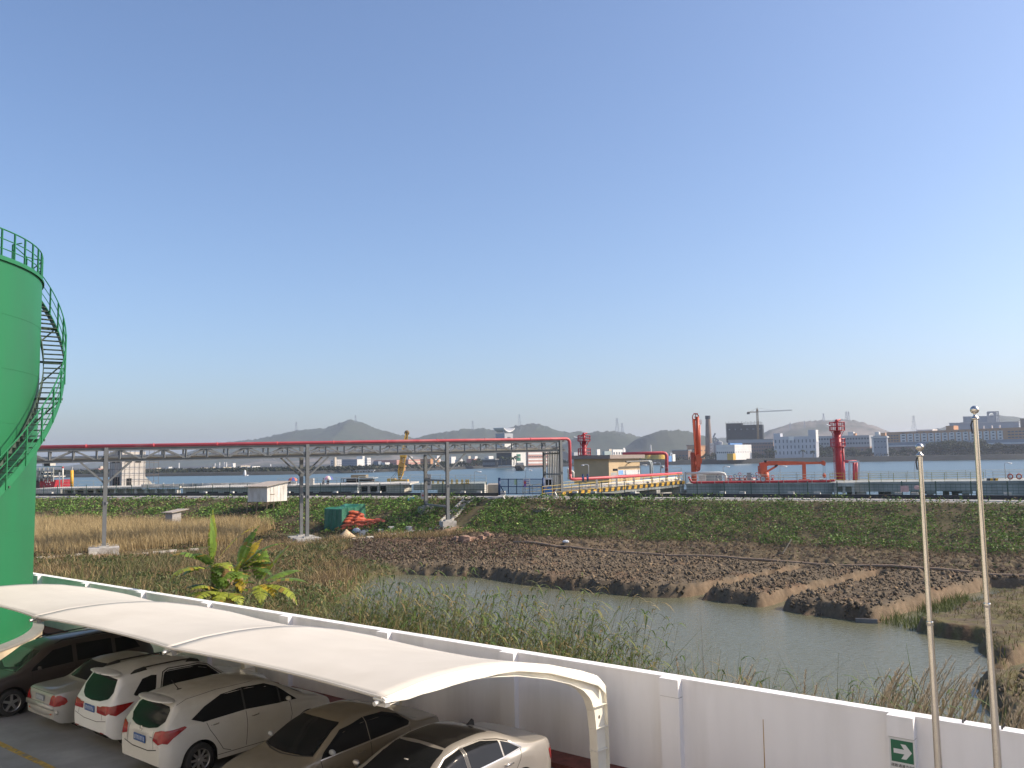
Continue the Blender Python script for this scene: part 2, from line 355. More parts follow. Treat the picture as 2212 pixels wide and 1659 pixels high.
# hills: ridge lines at their own distance with a real front and back slope
m_hill = mat('hill_forest', (.030, .042, .022), .95, var=.5, scale=.035, bump=.0, tint=(.045, .05, .03), tscale=.006)
m_quarry = mat('hill_quarry', (.135, .115, .095), .95, var=.4, scale=.03, tint=(.045, .05, .032), tscale=.010, tpos=(.44, .54))
def ridge(pts, D, front, back, m, rough=5.0, seed=0):
    px = np.array([p[0] for p in pts], float); py = np.array([p[1] for p in pts], float)
    n = max(80, int((px[-1]-px[0])/1.6)); u = np.linspace(px[0], px[-1], n); vy = np.interp(u, px, py)
    k = np.array([.25, .5, .25])
    for _ in range(3): vy[1:-1] = np.convolve(vy, k, 'valid')
    C = np.array([tuple(at(a, b, D)) for a, b in zip(u, vy)]); V = []
    prof = [(-1, 0), (-.82, .1), (-.62, .28), (-.42, .52), (-.24, .76), (-.1, .93), (0, 1), (.15, .9), (.4, .6), (.7, .25), (1, 0)]
    for i, c in enumerate(C):
        h = c[2]-LZ
        for a, b in prof:
            d = a*(front if a < 0 else back); s = (D+d)/D
            yy = c[1]+d
            nzv = (fbm(np.array(c[0]*.004+seed), np.array(yy*.004), 4)-.5)*rough*4.5*min(1, b*2.5)*(.25 if a == 0 else 1)+((vnoise(np.array(c[0]*.11), np.array(seed*3.3))-.5)*5+(vnoise(np.array(c[0]*.31), np.array(seed*5.1))-.5)*4 if a == 0 else 0)
            V.append((c[0]+(fbm(np.array(c[0]*.006), np.array(yy*.006+seed), 3)-.5)*70*(a != 0), yy+(fbm(np.array(c[0]*.005+9), np.array(yy*.01+seed), 3)-.5)*front*.3*(a != 0), LZ-1+h*b+nzv))
    o = np_mesh('hill', np.array(V), grid_faces(n, len(prof)), m, smooth=True); tag(o, kind='structure'); return o
ridge([(-60, 1015), (60, 1012), (120, 1010), (160, 1008), (190, 1003), (215, 1000), (240, 1003), (275, 1010), (330, 1012)], 3600, 300, 300, m_hill, 4, 1)
ridge([(330, 1008), (380, 990), (440, 968), (480, 957), (520, 952), (560, 947), (600, 938), (640, 929), (680, 926), (705, 924), (730, 914), (757, 905), (780, 911), (810, 923), (845, 933), (880, 942), (930, 955), (980, 975), (1040, 990)], 3000, 520, 500, m_hill, 5, 2)
ridge([(820, 985), (870, 955), (905, 945), (950, 933), (1000, 927), (1040, 924), (1085, 928), (1110, 920), (1150, 913), (1175, 918), (1205, 930), (1240, 934), (1262, 932), (1300, 945), (1350, 975)], 2700, 450, 500, m_hill, 5, 3)
ridge([(1210, 965), (1250, 938), (1290, 931), (1325, 930), (1360, 937), (1392, 946), (1420, 962), (1460, 985)], 2400, 350, 400, m_hill, 4, 4)
ridge([(1330, 985), (1378, 958), (1392, 944), (1410, 934), (1440, 929), (1470, 928), (1500, 934), (1540, 948), (1580, 970), (1610, 985)], 2100, 300, 400, m_hill, 5, 5)
ridge([(1480, 960), (1530, 947), (1580, 945), (1620, 940), (1660, 945), (1720, 960)], 3400, 300, 300, m_hill, 3, 6)
ridge([(1590, 975), (1630, 945), (1670, 926), (1720, 912), (1780, 906), (1830, 906), (1865, 911), (1895, 922), (1920, 934), (1960, 955)], 2600, 350, 400, m_quarry, 6, 7)
ridge([(1900, 960), (1960, 940), (2010, 930), (2060, 915), (2110, 902), (2150, 895), (2190, 900), (2212, 908), (2270, 918), (2350, 950)], 2900, 400, 400, m_hill, 5, 8)
ridge([(480, 1005), (560, 992), (640, 985), (700, 978), (770, 975), (840, 975), (900, 985), (980, 1000)], 2300, 250, 300, m_quarry, 6, 9)
# ------------------------------------------------------------------ perimeter wall
m_wall = mat('white_wall_paint', (.83, .805, .785), .8, var=.05, scale=1.2, bump=.06, bscale=40, tint=(.69, .665, .63), tscale=1.6, tpos=(.5, .8), stretch=(1, 1, .13))
wall = thing('perimeter_wall', 'long white rendered wall with pilasters running behind the carport to the flagpoles', 'wall', tuple(wl(0, 0, 0)))
def wbox(mb, s0, s1, t0, t1, z0, z1): return mb.prism([wl(s0, t0, z0), wl(s1, t0, z0), wl(s1, t1, z0), wl(s0, t1, z0)], (0, 0, z1-z0))
mb = MB(); wbox(mb, -52, 34, -.2, 0, -3.2, 1.955); mb.build('wall_panel', m_wall, wall)
mb = MB(); wbox(mb, -52, 34, -.225, .012, 1.955, 2.0); mb.build('coping', m_wall, wall)
m_crack = mat('mortar_gap', (.24, .23, .22), .9)
for k in range(-7, 6):
    s1 = 4*k+.02+(.16 if k == 2 else 0); s0 = s1-.40; mb = MB()
    wbox(mb, s0, s1, 0, .165, 1.668, 1.998); wbox(mb, s0, s1, 0, .145, 0, 1.656)
    p = mb.build('pilaster', m_wall, wall)
    mb = MB(); wbox(mb, s0+.003, s1-.003, 0, .142, 1.656, 1.668); mb.build('joint', m_crack, p)
for s in (8.86, 9.4):
    mb = MB(); mb.tube([wl(s, -.05, 2.0), wl(s, -.05, 2.05)], .014, 6); mb.tube([wl(s, -.16, 2.0), wl(s+.02, -.16, 2.06)], .012, 6); mb.build('bolt', mat('dark_iron', (.03, .028, .026), .7), wall)

# ------------------------------------------------------------------ evacuation sign on the wall pilaster
m_signw = mat('sign_white', (.62, .62, .60), .6, var=.05); m_signg = mat('sign_green', (.012, .115, .055), .5, var=.06); m_blk = mat('sign_black', (.02, .02, .02), .6)
SG = wl(7.81, .147, 0)
def sp(u, z, d=0.0): return SG+WD*u+WN*d+Vector((0, 0, z))
sgn = thing('evacuation_sign', 'green and white evacuation sign with a right arrow on the wall pilaster beside the flagpoles', 'sign', tuple(sp(.18, 1.15)))
mb = MB(); mb.prism([sp(-.015, 1.12), sp(.375, 1.12), sp(.375, 1.655), sp(-.015, 1.655)], WN*.006); mb.build('board', m_signw, sgn)
mb = MB(); mb.prism([sp(.012, 1.285, .007), sp(.348, 1.285, .007), sp(.348, 1.625, .007), sp(.012, 1.625, .007)], WN*.003); gp = mb.build('green_panel', m_signg, sgn)
ar = [(.04, .135), (.20, .135), (.15, .055), (.225, .055), (.315, .17), (.225, .285), (.15, .285), (.20, .205), (.04, .205)]
mb = MB(); mb.prism([sp(.012+u, 1.285+v, .0105) for u, v in ar], WN*.003); mb.build('arrow', m_signw, gp)
text_mesh('疏散通道方向B', .054, 'lettering', m_blk, sgn, sp(.18, 1.225, .008), WD, (0, 0, 1))

# bamboo stick
mb = MB(); mb.tube([wl(5.78, .42, .1), wl(5.66, .11, 1.55)], .012, 7, r1=.007)
single(mb, 'bamboo_stick', 'thin yellow brown bamboo stick leaning upright against the white wall', 'stick', mat('bamboo', (.42, .25, .09), .7, var=.3, scale=8))

# ------------------------------------------------------------------ flagpoles
m_steel = mat('polished_steel', (.62, .58, .52), .22, metal=1.0, var=.06, scale=6)
m_rope = mat('dark_rope', (.05, .05, .05), .8)
def flagpole(s, t, ztop, label, rt=.029, rb=.064):
    b = wl(s, t, 0); f = thing('flagpole', label, 'flagpole', tuple(b), 0, 'polished flagpoles by the wall')
    def P(z): return b+Vector((0, 0, z))
    def rad(z): return rb+(rt-rb)*z/ztop
    mb = MB(); mb.lathe(b, [(rad(0), 0), (rad(ztop*.33), ztop*.33)], 20); mb.build('lower_tube', m_steel, f, True)
    mb = MB(); mb.lathe(b, [(rad(ztop*.33)-.005, ztop*.33), (rad(ztop*.66)-.003, ztop*.64)], 20); mb.build('middle_tube', m_steel, f, True)
    mb = MB(); mb.lathe(b, [(rad(ztop*.64)-.006, ztop*.64), (rt, ztop-.17)], 20); mb.build('upper_tube', m_steel, f, True)
    for z in (ztop*.33, ztop*.64):
        mb = MB(); r = rad(z); mb.lathe(P(z), [(r-.01, -.05), (r+.001, -.045), (r+.001, .0), (r-.004, .012)], 20); mb.build('joint_sleeve', m_steel, f, True)
    mb = MB(); mb.lathe(P(ztop-.17), [(rt, 0), (rt+.018, .005), (rt+.02, .02), (rt+.004, .035), (rt-.01, .05), (rt-.012, .075), (.02, .09)], 20); mb.build('collar', m_steel, f, True)
    mb = MB(); mb.sphere(P(ztop-.045), .052, 24, 14); mb.build('ball_finial', m_steel, f, True)
    mb = MB(); mb.tube([P(ztop-.18)+WD*-.03+WN*.02, P(ztop-.24)+WD*-.045+WN*.03, P(ztop-.34)+WD*-.035+WN*.03], .009, 6); mb.build('rope_pulley', m_rope, f)
    mb = MB(); mb.lathe(b, [(.16, .0), (.16, .02), (.08, .03), (.075, .12)], 20); mb.build('base_flange', m_steel, f, True)
flagpole(9.87, 3.0, 6.2+.0434*12.26+.05, 'taller polished steel flagpole with ball finial at the right edge')
flagpole(9.20, 3.0, 6.2+.0056*12.4+.06, 'shorter polished steel flagpole with ball finial left of the taller pole')

# ------------------------------------------------------------------ carport
m_fab = mat('membrane_fabric', (.53, .49, .425), .75, var=.05, scale=.8, tint=(.47, .43, .365), tscale=.7, tpos=(.5, .8))
m_frame = mat('cream_steel', (.78, .735, .62), .45, var=.05, scale=2)
AS = [2.58-5.78*k for k in range(4)]
AO = [(.85, 2.0), (1.4, 2.2), (2.4, 2.5), (3.3, 2.71), (3.9, 2.80), (4.5, 2.85), (5.0, 2.87), (5.65, 2.865), (6.36, 2.80)]
def ao(t): return float(np.interp(t, [.45, .6]+[a for a, b in AO], [1.66, 1.78]+[b for a, b in AO]))
cp = thing('carport', 'white tensioned membrane carport on curved cream steel arches over the parked cars', 'carport', tuple(wl(AS[1], .8, 0)))
outer = [(.50, .1), (.52, 1.0), (.56, 1.72), (.66, 1.86)]+AO
inner = [(6.30, 2.72), (5.65, 2.77), (5.0, 2.755), (4.5, 2.715), (3.9, 2.635), (3.3, 2.53), (2.4, 2.29), (1.75, 2.07), (1.35, 1.88), (1.1, 1.66), (.99, 1.4), (.93, 1.0), (.88, .1)]
ho = outer; hi = inner[::-1]
def thick(poly, s, w):
    mb = MB(); mb.prism([wl(s-w/2, t, z) for t, z in poly], WD*w); return mb
def resamp(p, n):
    p = np.array(p); d = np.concatenate([[0], np.cumsum(np.hypot(*np.diff(p, axis=0).T))]); u = np.linspace(0, d[-1], n)
    return np.stack([np.interp(u, d, p[:, 0]), np.interp(u, d, p[:, 1])], 1)
oc = resamp(outer, 60); ic = resamp(hi, 60)
for s in AS:
    mb = MB()
    for a, b, c, d in zip(oc[:-1], oc[1:], ic[1:], ic[:-1]):   # web
        mb.prism([wl(s-.012, *a), wl(s-.012, *b), wl(s-.012, *c), wl(s-.012, *d)], WD*.024)
    arch = mb.build('arch_frame', m_frame, cp)
    for nm, cv, dn in (('outer_flange', oc, .012), ('inner_flange', ic, -.012)):
        mb = MB()
        for a, b in zip(cv[:-1], cv[1:]):
            mb.quad(wl(s-.09, *a), wl(s+.09, *a), wl(s+.09, *b), wl(s-.09, *b))
            mb.quad(wl(s-.09, a[0], a[1]+dn), wl(s-.09, b[0], b[1]+dn), wl(s+.09, b[0], b[1]+dn), wl(s+.09, a[0], a[1]+dn))
            for e in (-.09, .09): mb.quad(wl(s+e, *a), wl(s+e, *b), wl(s+e, b[0], b[1]+dn), wl(s+e, a[0], a[1]+dn))
        mb.build(nm, m_frame, arch)
    for z in (.6, 1.02, 1.44):
        mb = MB(); i = z; mb.prism([wl(s-.085, .53, z), wl(s-.085, .92+.03*z, z+.02), wl(s-.085, .92+.03*z, z+.032), wl(s-.085, .53, z+.012)], WD*.17); mb.build('stiffener', m_frame, arch)
    for (t, z) in ((.72, 1.22), (4.2, 2.76), (3.0, 2.60), (1.9, 2.26)):
        mb = MB(); k = [(t+.035*math.cos(a), z+.035*math.sin(a)) for a in (i*math.pi/6 for i in range(12))]
        mb.prism([wl(s-.014, *q) for q in k], WD*.028); mb.build('bolt_hole', mat('hole_dark', (.12, .10, .08), .8), arch)
    mb = MB(); wbox(mb, s-.2, s+.2, .35, 1.05, .09, .13); mb.build('base_plate', m_frame, arch)
    mb = MB(); a = wl(s, 6.36, 2.77); mb.bar(wl(s-.1, 6.33, 2.765), wl(s+.1, 6.33, 2.765), .09, .14)
    mb.tube([wl(s, 6.36, 2.77), wl(s, 6.5, 2.76)], .035, 10); mb.tube([wl(s-.11, 6.40, 2.80), wl(s+.11, 6.40, 2.80)], .022, 8); mb.build('cable_clamp', mat('galvanised', (.5, .49, .46), .4, metal=.7), arch)
# membrane
NS, NT = 26, 40
for b in range(3):
    s1, s0 = AS[b], AS[b+1]; V = []
    for i in range(NS+1):
        u = i/NS; k = 4*u*(1-u); s = s0+(s1-s0)*u
        if b == 0 and i == NS: s += .06
        t0, t1 = .50+.12*k, 6.40-.27*k
        for j in range(NT+1):
            t = t0+(t1-t0)*j/NT; V.append(tuple(wl(s, t, ao(t)+.035-.11*k*(.45+.55*math.sin(math.pi*j/NT))-.02*k)))
    o = np_mesh('membrane_bay', np.array(V), grid_faces(NS+1, NT+1), m_fab, smooth=True)
    md = o.modifiers.new('solid', 'SOLIDIFY'); md.thickness = .008; md.offset = -1
    for v in o.data.vertices: v.co -= WLOC[cp]
    o.parent = cp; WLOC[o] = WLOC[cp]
    mb = MB(); pts = [Vector(V[i*(NT+1)+NT]) for i in range(NS+1)]; mb.tube(pts, .022, 6); mb.build('edge_cable', m_fab, o)
# end flap of fabric over the last arch
s = AS[0]+.065; tt = np.linspace(.62, 6.40, 70); V = []
for t in tt:
    dr = .165+.025*math.sin(t*1.6)
    dr *= min(1, .45+(6.4-t)*1.2); z = ao(t)+.037
    for k, (ds, dz) in enumerate(((0, 0), (.035, -.012), (.05, -.06), (.052+.012*math.sin(t*5), -dr))): V.append(tuple(wl(s+ds, t, z+dz)))
o = np_mesh('end_flap', np.array(V)-np.array(WLOC[cp]), grid_faces(len(tt), 4), mat('flap_fabric', (.74, .70, .60), .7, var=.05), smooth=True); o.parent = cp; WLOC[o] = WLOC[cp]

# ------------------------------------------------------------------ storage tank with spiral stair
m_green = mat('tank_green', (.014, .155, .056), .5, var=.08, scale=.5, bump=.03, bscale=1.5, tint=(.02, .125, .052), tscale=.5, stretch=(1, 1, .25), spec=.35)
m_rail = mat('railing_green', (.014, .15, .055), .5, var=.1)
m_tread = mat('stair_grating', (.055, .085, .06), .7, var=.2)
TC = Vector((-23.56, 28.08, 0)); TR = 7.0; Z0, Z1 = .6, 13.05
tk = thing('storage_tank', 'huge green cylindrical storage tank with a spiral stair and roof railing', 'tank', tuple(TC))
def tp(r, a, z): return TC+Vector((r*math.cos(a), r*math.sin(a), z))
mb = MB(); mb.lathe(TC, [(TR, Z0), (TR, Z1)], 180); mb.build('shell', m_green, tk, True)
for i in range(1, 7):
    z = Z0+(Z1-Z0)*i/7; mb = MB(); mb.lathe(TC, [(TR-.01, z-.012), (TR+.007, z-.008), (TR+.007, z+.008), (TR-.01, z+.012)], 180); mb.build('weld_seam', m_green, tk)
mb = MB(); mb.lathe(TC, [(TR+.07, Z1-.05), (TR+.07, Z1+.02), (TR, Z1+.03), (TR*.5, Z1+.5), (.05, Z1+.75)], 120); mb.build('roof', m_green, tk)
m_ring = mat('plinth_concrete', (.50, .40, .27), .85, var=.25, scale=1.2, tint=(.22, .19, .15), tscale=1.4, stretch=(1, 1, .25))
mb = MB(); mb.lathe(TC, [(TR+.36, 0), (TR+.36, Z0-.09)], 120); mb.build('plinth', m_ring, tk, True)
mb = MB(); mb.lathe(TC, [(TR+.40, Z0-.10), (TR+.40, Z0-.02), (TR, Z0+.02)], 120); mb.build('plinth_ledge', mat('grey_ledge', (.21, .2, .185), .85), tk)
mb = MB(); mb.lathe(TC, [(TR+.04, Z0), (TR+.04, Z0+.05), (TR, Z0+.06)], 120); mb.build('bottom_ring', m_green, tk)
# roof railing
for i in range(64):
    a = 2*math.pi*(i+.15)/64
    if -2.2 < (a if a < math.pi else a-2*math.pi) < 1.5:
        mb = MB(); mb.bar(tp(TR-.02, a, Z1), tp(TR-.02, a, Z1+1.0), .05); mb.build('railing_post', m_rail, tk)
for z in (.36, .68, 1.0):
    mb = MB(); mb.tube([tp(TR-.02, 2*math.pi*i/120, Z1+z) for i in range(121)], .024 if z > .9 else .018, 6, False); mb.build('railing_rail', m_rail, tk, True)
mb = MB()
for i in range(120): mb.bar(tp(TR+.02, 2*math.pi*i/120, Z1+.06), tp(TR+.02, 2*math.pi*(i+1)/120, Z1+.06), .012, .1)
mb.build('toe_board', m_rail, tk)
# spiral stair
def zs(a): return 13.05-(57-a)*.112
RI, RO = TR+.12, TR+.82
AA = np.linspace(-55, 57, 90)
for nm, r in (('inner_stringer', RI), ('outer_stringer', RO)):
    mb = MB()
    for a, b in zip(AA[:-1], AA[1:]): mb.bar(tp(r, R(a), zs(a)), tp(r, R(b), zs(b)), .03, .24)
    mb.build(nm, m_rail if r == RO else m_tread, tk)
a = 57.0
while a > -54:
    mb = MB(); z = zs(a)+.04; da = .85
    mb.prism([tp(RI, R(a-da), z), tp(RO, R(a-da), z), tp(RO, R(a+da), z), tp(RI, R(a+da), z)], (0, 0, .03)); mb.build('stair_tread', m_tread, tk); a -= 1.79
for h in (.42, .78, 1.14):
    mb = MB(); mb.tube([tp(RO+.02, R(x), zs(x)+h) for x in AA], .024 if h > 1 else .017, 6); mb.build('stair_handrail', m_rail, tk)
for x in np.arange(57, -54, -6.6):
    mb = MB(); mb.bar(tp(RO+.02, R(x), zs(x)-.1), tp(RO+.02, R(x), zs(x)+1.14), .05); mb.build('stair_post', m_rail, tk)
for x in np.arange(46, -54, -13.5):
    mb = MB(); z = zs(x)-.13; mb.bar(tp(TR, R(x), z), tp(RO+.05, R(x), z), .06, .08); mb.bar(tp(TR, R(x), z-.85), tp(RO-.05, R(x), z-.05), .05); mb.build('stair_bracket', m_tread, tk)
# landing at the stair head
mb = MB(); mb.prism([tp(TR-.5, R(57), 13.06), tp(RO, R(57), 13.06), tp(RO, R(64), 13.06), tp(TR-.5, R(64), 13.06)], (0, 0, .04)); mb.build('landing', m_tread, tk)
mb = MB()
for x in (57, 64):
    mb.bar(tp(RO, R(x), 13.04), tp(RO, R(x), 14.2), .05)
for h in (.6, 1.1):
    mb.tube([tp(RO, R(57), 13.1+h), tp(RO, R(64), 13.1+h), tp(TR, R(64), 13.1+h)], .022, 6)
for x in (22, 38): # small hatch guard on the roof edge
    mb.bar(tp(TR-.5, R(x-14), Z1+.05), tp(TR-.5, R(x-14), Z1+.85), .04)
mb.tube([tp(TR-.05, R(5), Z1+.82), tp(TR-.5, R(8), Z1+.85), tp(TR-.5, R(24), Z1+.85), tp(TR-.05, R(27), Z1+.82)], .02, 6)
mb.build('landing_railing', m_rail, tk)
# ------------------------------------------------------------------ cars
def paint(name, col, dust=(.30, .26, .20), amt=.35, rough=.32, metal=0.0):
    m = mat(name, col, rough, metal, var=.04, scale=1.5, coat=.5)
    n = m.node_tree.nodes; l = m.node_tree.links; b = n['Principled BSDF']
    src = b.inputs['Base Color'].links[0].from_socket
    ge = n.new('ShaderNodeNewGeometry'); sx = n.new('ShaderNodeSeparateXYZ'); l.new(ge.outputs['Normal'], sx.inputs[0])   # dust lies on faces that look up
    nz = n.new('ShaderNodeTexNoise'); nz.inputs['Scale'].default_value = 3.5; nz.inputs['Detail'].default_value = 6
    tc = n.new('ShaderNodeTexCoord'); l.new(tc.outputs['Object'], nz.inputs['Vector'])
    a = n.new('ShaderNodeMath'); a.operation = 'MULTIPLY_ADD'; l.new(sx.outputs[2], a.inputs[0]); a.inputs[1].default_value = amt*.8; a.inputs[2].default_value = amt*.35
    c = n.new('ShaderNodeMath'); c.operation = 'MULTIPLY'; c.use_clamp = True; l.new(a.outputs[0], c.inputs[0])
    mr = n.new('ShaderNodeMapRange'); mr.inputs[1].default_value = .3; mr.inputs[2].default_value = .7; mr.inputs[3].default_value = .7; mr.inputs[4].default_value = 1.3; l.new(nz.outputs[0], mr.inputs[0]); l.new(mr.outputs[0], c.inputs[1])
    mx = n.new('ShaderNodeMix'); mx.data_type = 'RGBA'; l.new(c.outputs[0], mx.inputs[0]); l.new(src, mx.inputs[6]); mx.inputs[7].default_value = (*dust, 1)
    l.new(mx.outputs[2], b.inputs['Base Color'])
    m2 = n.new('ShaderNodeMath'); m2.operation = 'MULTIPLY_ADD'; l.new(c.outputs[0], m2.inputs[0]); m2.inputs[1].default_value = .5; m2.inputs[2].default_value = rough; m2.use_clamp = True; l.new(m2.outputs[0], b.inputs['Roughness'])
    return m
m_glass = mat('car_glass', (.010, .011, .012), .09, var=.1, spec=.22)
m_tyre = mat('tyre_rubber', (.022, .021, .02), .85, var=.25, scale=9)
m_rim = mat('alloy_rim', (.42, .41, .40), .35, metal=.8)
m_trim = mat('black_trim', (.018, .017, .016), .5)
m_under = mat('underbody_dark', (.012, .012, .012), .9)
m_chrome = mat('chrome', (.62, .61, .59), .18, metal=1.0)
m_red = mat('red_lens', (.24, .006, .006), .22, var=.3, scale=14, coat=.2)
m_amber = mat('amber_lens', (.45, .10, .04), .2)
m_clear = mat('clear_lens', (.62, .58, .54), .15, var=.15, scale=20)
m_plate = mat('plate_blue', (.022, .075, .24), .45, var=.08)
m_platew = mat('plate_white', (.55, .58, .62), .5)
m_gap = mat('panel_gap', (.035, .032, .028), .8)

def smooth_interp(pts):
    xs = np.array([p[0] for p in pts], float); zs_ = np.array([p[1] for p in pts], float)
    h = np.diff(xs); d = np.diff(zs_)/h; t = np.zeros(len(xs))
    t[1:-1] = np.where(d[:-1]*d[1:] > 0, 2*d[:-1]*d[1:]/(d[:-1]+d[1:]+1e-12), 0); t[0], t[-1] = d[0], d[-1]
    def f(x):
        x = np.clip(x, xs[0], xs[-1]); i = np.clip(np.searchsorted(xs, x)-1, 0, len(xs)-2); u = (x-xs[i])/h[i]
        return (2*u**3-3*u**2+1)*zs_[i]+(u**3-2*u**2+u)*h[i]*t[i]+(-2*u**3+3*u**2)*zs_[i+1]+(u**3-u**2)*h[i]*t[i+1]
    return f
class Car:
    """rear at x = 0, nose at x = L, z up; all parts are children of one Empty"""
    def __init__(s, name, label, pos, fwd, L, W, top, belt, bot, axles, wr, paint_m, tumble=.42, ends=(.34, .42), endw=(.80, .70), crown=.045, corner=.11):
        s.L, s.W, s.wr, s.axles = L, W, wr, axles
        s.root = thing(name, label, 'car', tuple(pos), math.atan2(fwd.y, fwd.x), 'cars parked under the carport')
        ft, fb, fl = smooth_interp(top), smooth_interp(belt), smooth_interp(bot)
        a = np.concatenate([ends[0]*(1-np.cos(np.linspace(0, math.pi/2, 12))), np.linspace(ends[0], L-ends[1], 96)[1:-1], L-ends[1]*(1-np.cos(np.linspace(math.pi/2, 0, 12)))])
        rings = []
        for x in a:
            w = W/2
            if x < ends[0]: u = 1-x/ends[0]; w *= 1-(1-endw[0])*u**2.4
            if x > L-ends[1]: u = 1-(L-x)/ends[1]; w *= 1-(1-endw[1])*u**2.4
            w *= 1-.035*abs(2*x/L-1)**2
            t = float(ft(x)); b = min(float(fb(x)), t-.012); lo = float(fl(x)); lo0 = lo
            arch = 0
            for ax in axles:
                q = (wr+.075)**2-(x-ax)**2
                if q > 0: lo = max(lo, wr-.01+math.sqrt(q)); arch = 1
            lo = min(lo, b-.06); h = t-b
            wt = w*.955-tumble*h; r = min(corner, h*.55, .2)
            P = [(w*(.955 if not arch else .995), lo), (w*.975 if not arch else w*1.0, lo+.10*(b-lo)), (w*.997, lo+.34*(b-lo)), (w, lo+.58*(b-lo)), (w*.992, lo+.80*(b-lo)), (w*.975, lo+.93*(b-lo)), (w*.955, b)]
            cr = crown*min(1, h*6+.15)
            zt = lambda y: t-cr*(y/max(wt, .05))**2
            ze = zt(wt)
            hs = ze-b
            P += [(w*.955-tumble*hs*.3, b+hs*.3), (w*.955-tumble*hs*.62, b+hs*.62)]
            r = min(r, hs*.32)
            y0 = wt
            P += [(w*.955-tumble*(hs-r), b+hs-r), (wt-.12*r+.01*0, b+hs-.42*r), (wt-.45*r, zt(wt-.45*r)-.12*r), (wt-r*1.05, zt(wt-r*1.05)-.0)]
            yy = wt-r*1.05
            P += [(yy*k, zt(yy*k)) for k in (.82, .62, .42, .22, .07)]
            rings.append([(x, -y, z) for y, z in P]+[(x, y, z) for y, z in P[::-1]])
        n = len(rings[0]); V = [p for r_ in rings for p in r_]; F = []
        for i in range(len(rings)-1):
            for k in range(n-1): F.append((i*n+k, i*n+k+1, (i+1)*n+k+1, (i+1)*n+k))
        half = n//2
        for i in (0, len(rings)-1):
            for k in range(half-1):
                q = (i*n+k, i*n+k+1, i*n+n-2-k, i*n+n-1-k); b0 = len(V); V.extend([V[z_] for z_ in q]); q = (b0, b0+1, b0+2, b0+3); F.append(q if i == 0 else q[::-1])
        F = [f[::-1] for f in F]
        me = bpy.data.meshes.new('body'); me.from_pydata(V, [], F); me.update()
        s.body = link_mesh('body', me, paint_m, s.root, True)
        s.bvh = BVHTree.FromPolygons([Vector(v) for v in V], F); s.pm = paint_m
        # floor pan and wheel wells
        mb = MB(); mb.box((L/2, 0, .30), (L-.7, W-.30, .16)); mb.build('underbody', m_under, s.root, local=True)
        for ax in axles:
            for sd in (-1, 1):
                mb = MB(); mb.lathe((ax, sd*(W/2-.30), wr+.02), [(wr+.09, -.22), (wr+.09, .24)], 28, 'Y'); mb.lathe((ax, sd*(W/2-.30), wr+.02), [(.02, -.2*sd), (wr+.09, -.2*sd)], 28, 'Y'); mb.build('wheel_well', m_under, s.root, True, True)
    def hit(s, o, d):
        h = s.bvh.ray_cast(Vector(o), Vector(d)); return h[0], h[1]
    def decal(s, poly, view, m, name, parent=None, off=.005, na=26, nb=10, tagw=None):
        """panel that follows the body skin; poly in (a, b): side views (x, z), end views (y, z), top (x, y)"""
        a0, a1 = min(p[0] for p in poly), max(p[0] for p in poly); G = []
        for i in range(na+1):
            a = a0+(a1-a0)*(.0005+.999*i/na); bs = []
            for (p, q) in zip(poly, poly[1:]+poly[:1]):
                if (p[0] <= a) != (q[0] <= a): bs.append(p[1]+(q[1]-p[1])*(a-p[0])/(q[0]-p[0]))
            if len(bs) < 2: continue
            lo, hi = min(bs), max(bs); row = []
            for j in range(nb+1):
                b = lo+(hi-lo)*j/nb
                o, d = {'R': ((a, -3, b), (0, 1, 0)), 'Lf': ((a, 3, b), (0, -1, 0)), 'B': ((-3, a, b), (1, 0, 0)), 'F': ((s.L+3, a, b), (-1, 0, 0)), 'T': ((a, b, 5), (0, 0, -1))}[view]
                p, nrm = s.hit(o, d)
                if p is None: row = None; break
                if nrm.dot(Vector(d)) > 0: nrm = -nrm
                row.append(p+nrm*off)
            if row: G.append(row)
        if len(G) < 2: return None
        mb = MB(); V = [p for r_ in G for p in r_]; mb.add(V, [tuple(int(x) for x in f) for f in grid_faces(len(G), nb+1)])
        return mb.build(name, m, parent or s.root, True, True)
    def line(s, pts, view, m, name, w=.012, off=.003, parent=None):
        """thin strip along a polyline on the skin"""
        P = []
        for (p, q) in zip(pts[:-1], pts[1:]):
            k = max(2, int(math.hypot(q[0]-p[0], q[1]-p[1])/.05))
            P += [(p[0]+(q[0]-p[0])*i/k, p[1]+(q[1]-p[1])*i/k) for i in range(k)]
        P.append(pts[-1]); H = []
        for a, b in P:
            o, d = {'R': ((a, -3, b), (0, 1, 0)), 'Lf': ((a, 3, b), (0, -1, 0)), 'B': ((-3, a, b), (1, 0, 0)), 'F': ((s.L+3, a, b), (-1, 0, 0)), 'T': ((a, b, 5), (0, 0, -1))}[view]
            p, nrm = s.hit(o, d)
            if p is not None:
                if nrm.dot(Vector(d)) > 0: nrm = -nrm
                H.append((p, nrm))
        if len(H) < 2: return
        V = []
        for i, (p, nrm) in enumerate(H):
            t = H[min(i+1, len(H)-1)][0]-H[max(i-1, 0)][0]; x = t.cross(nrm)
            if x.length < 1e-7: x = Vector((0, 0, 1))
            x.normalize(); V += [p+nrm*off-x*w/2, p+nrm*off+x*w/2]
        mb = MB(); mb.add(V, [(2*i, 2*i+1, 2*i+3, 2*i+2) for i in range(len(H)-1)]); return mb.build(name, m, parent or s.root, False, True)
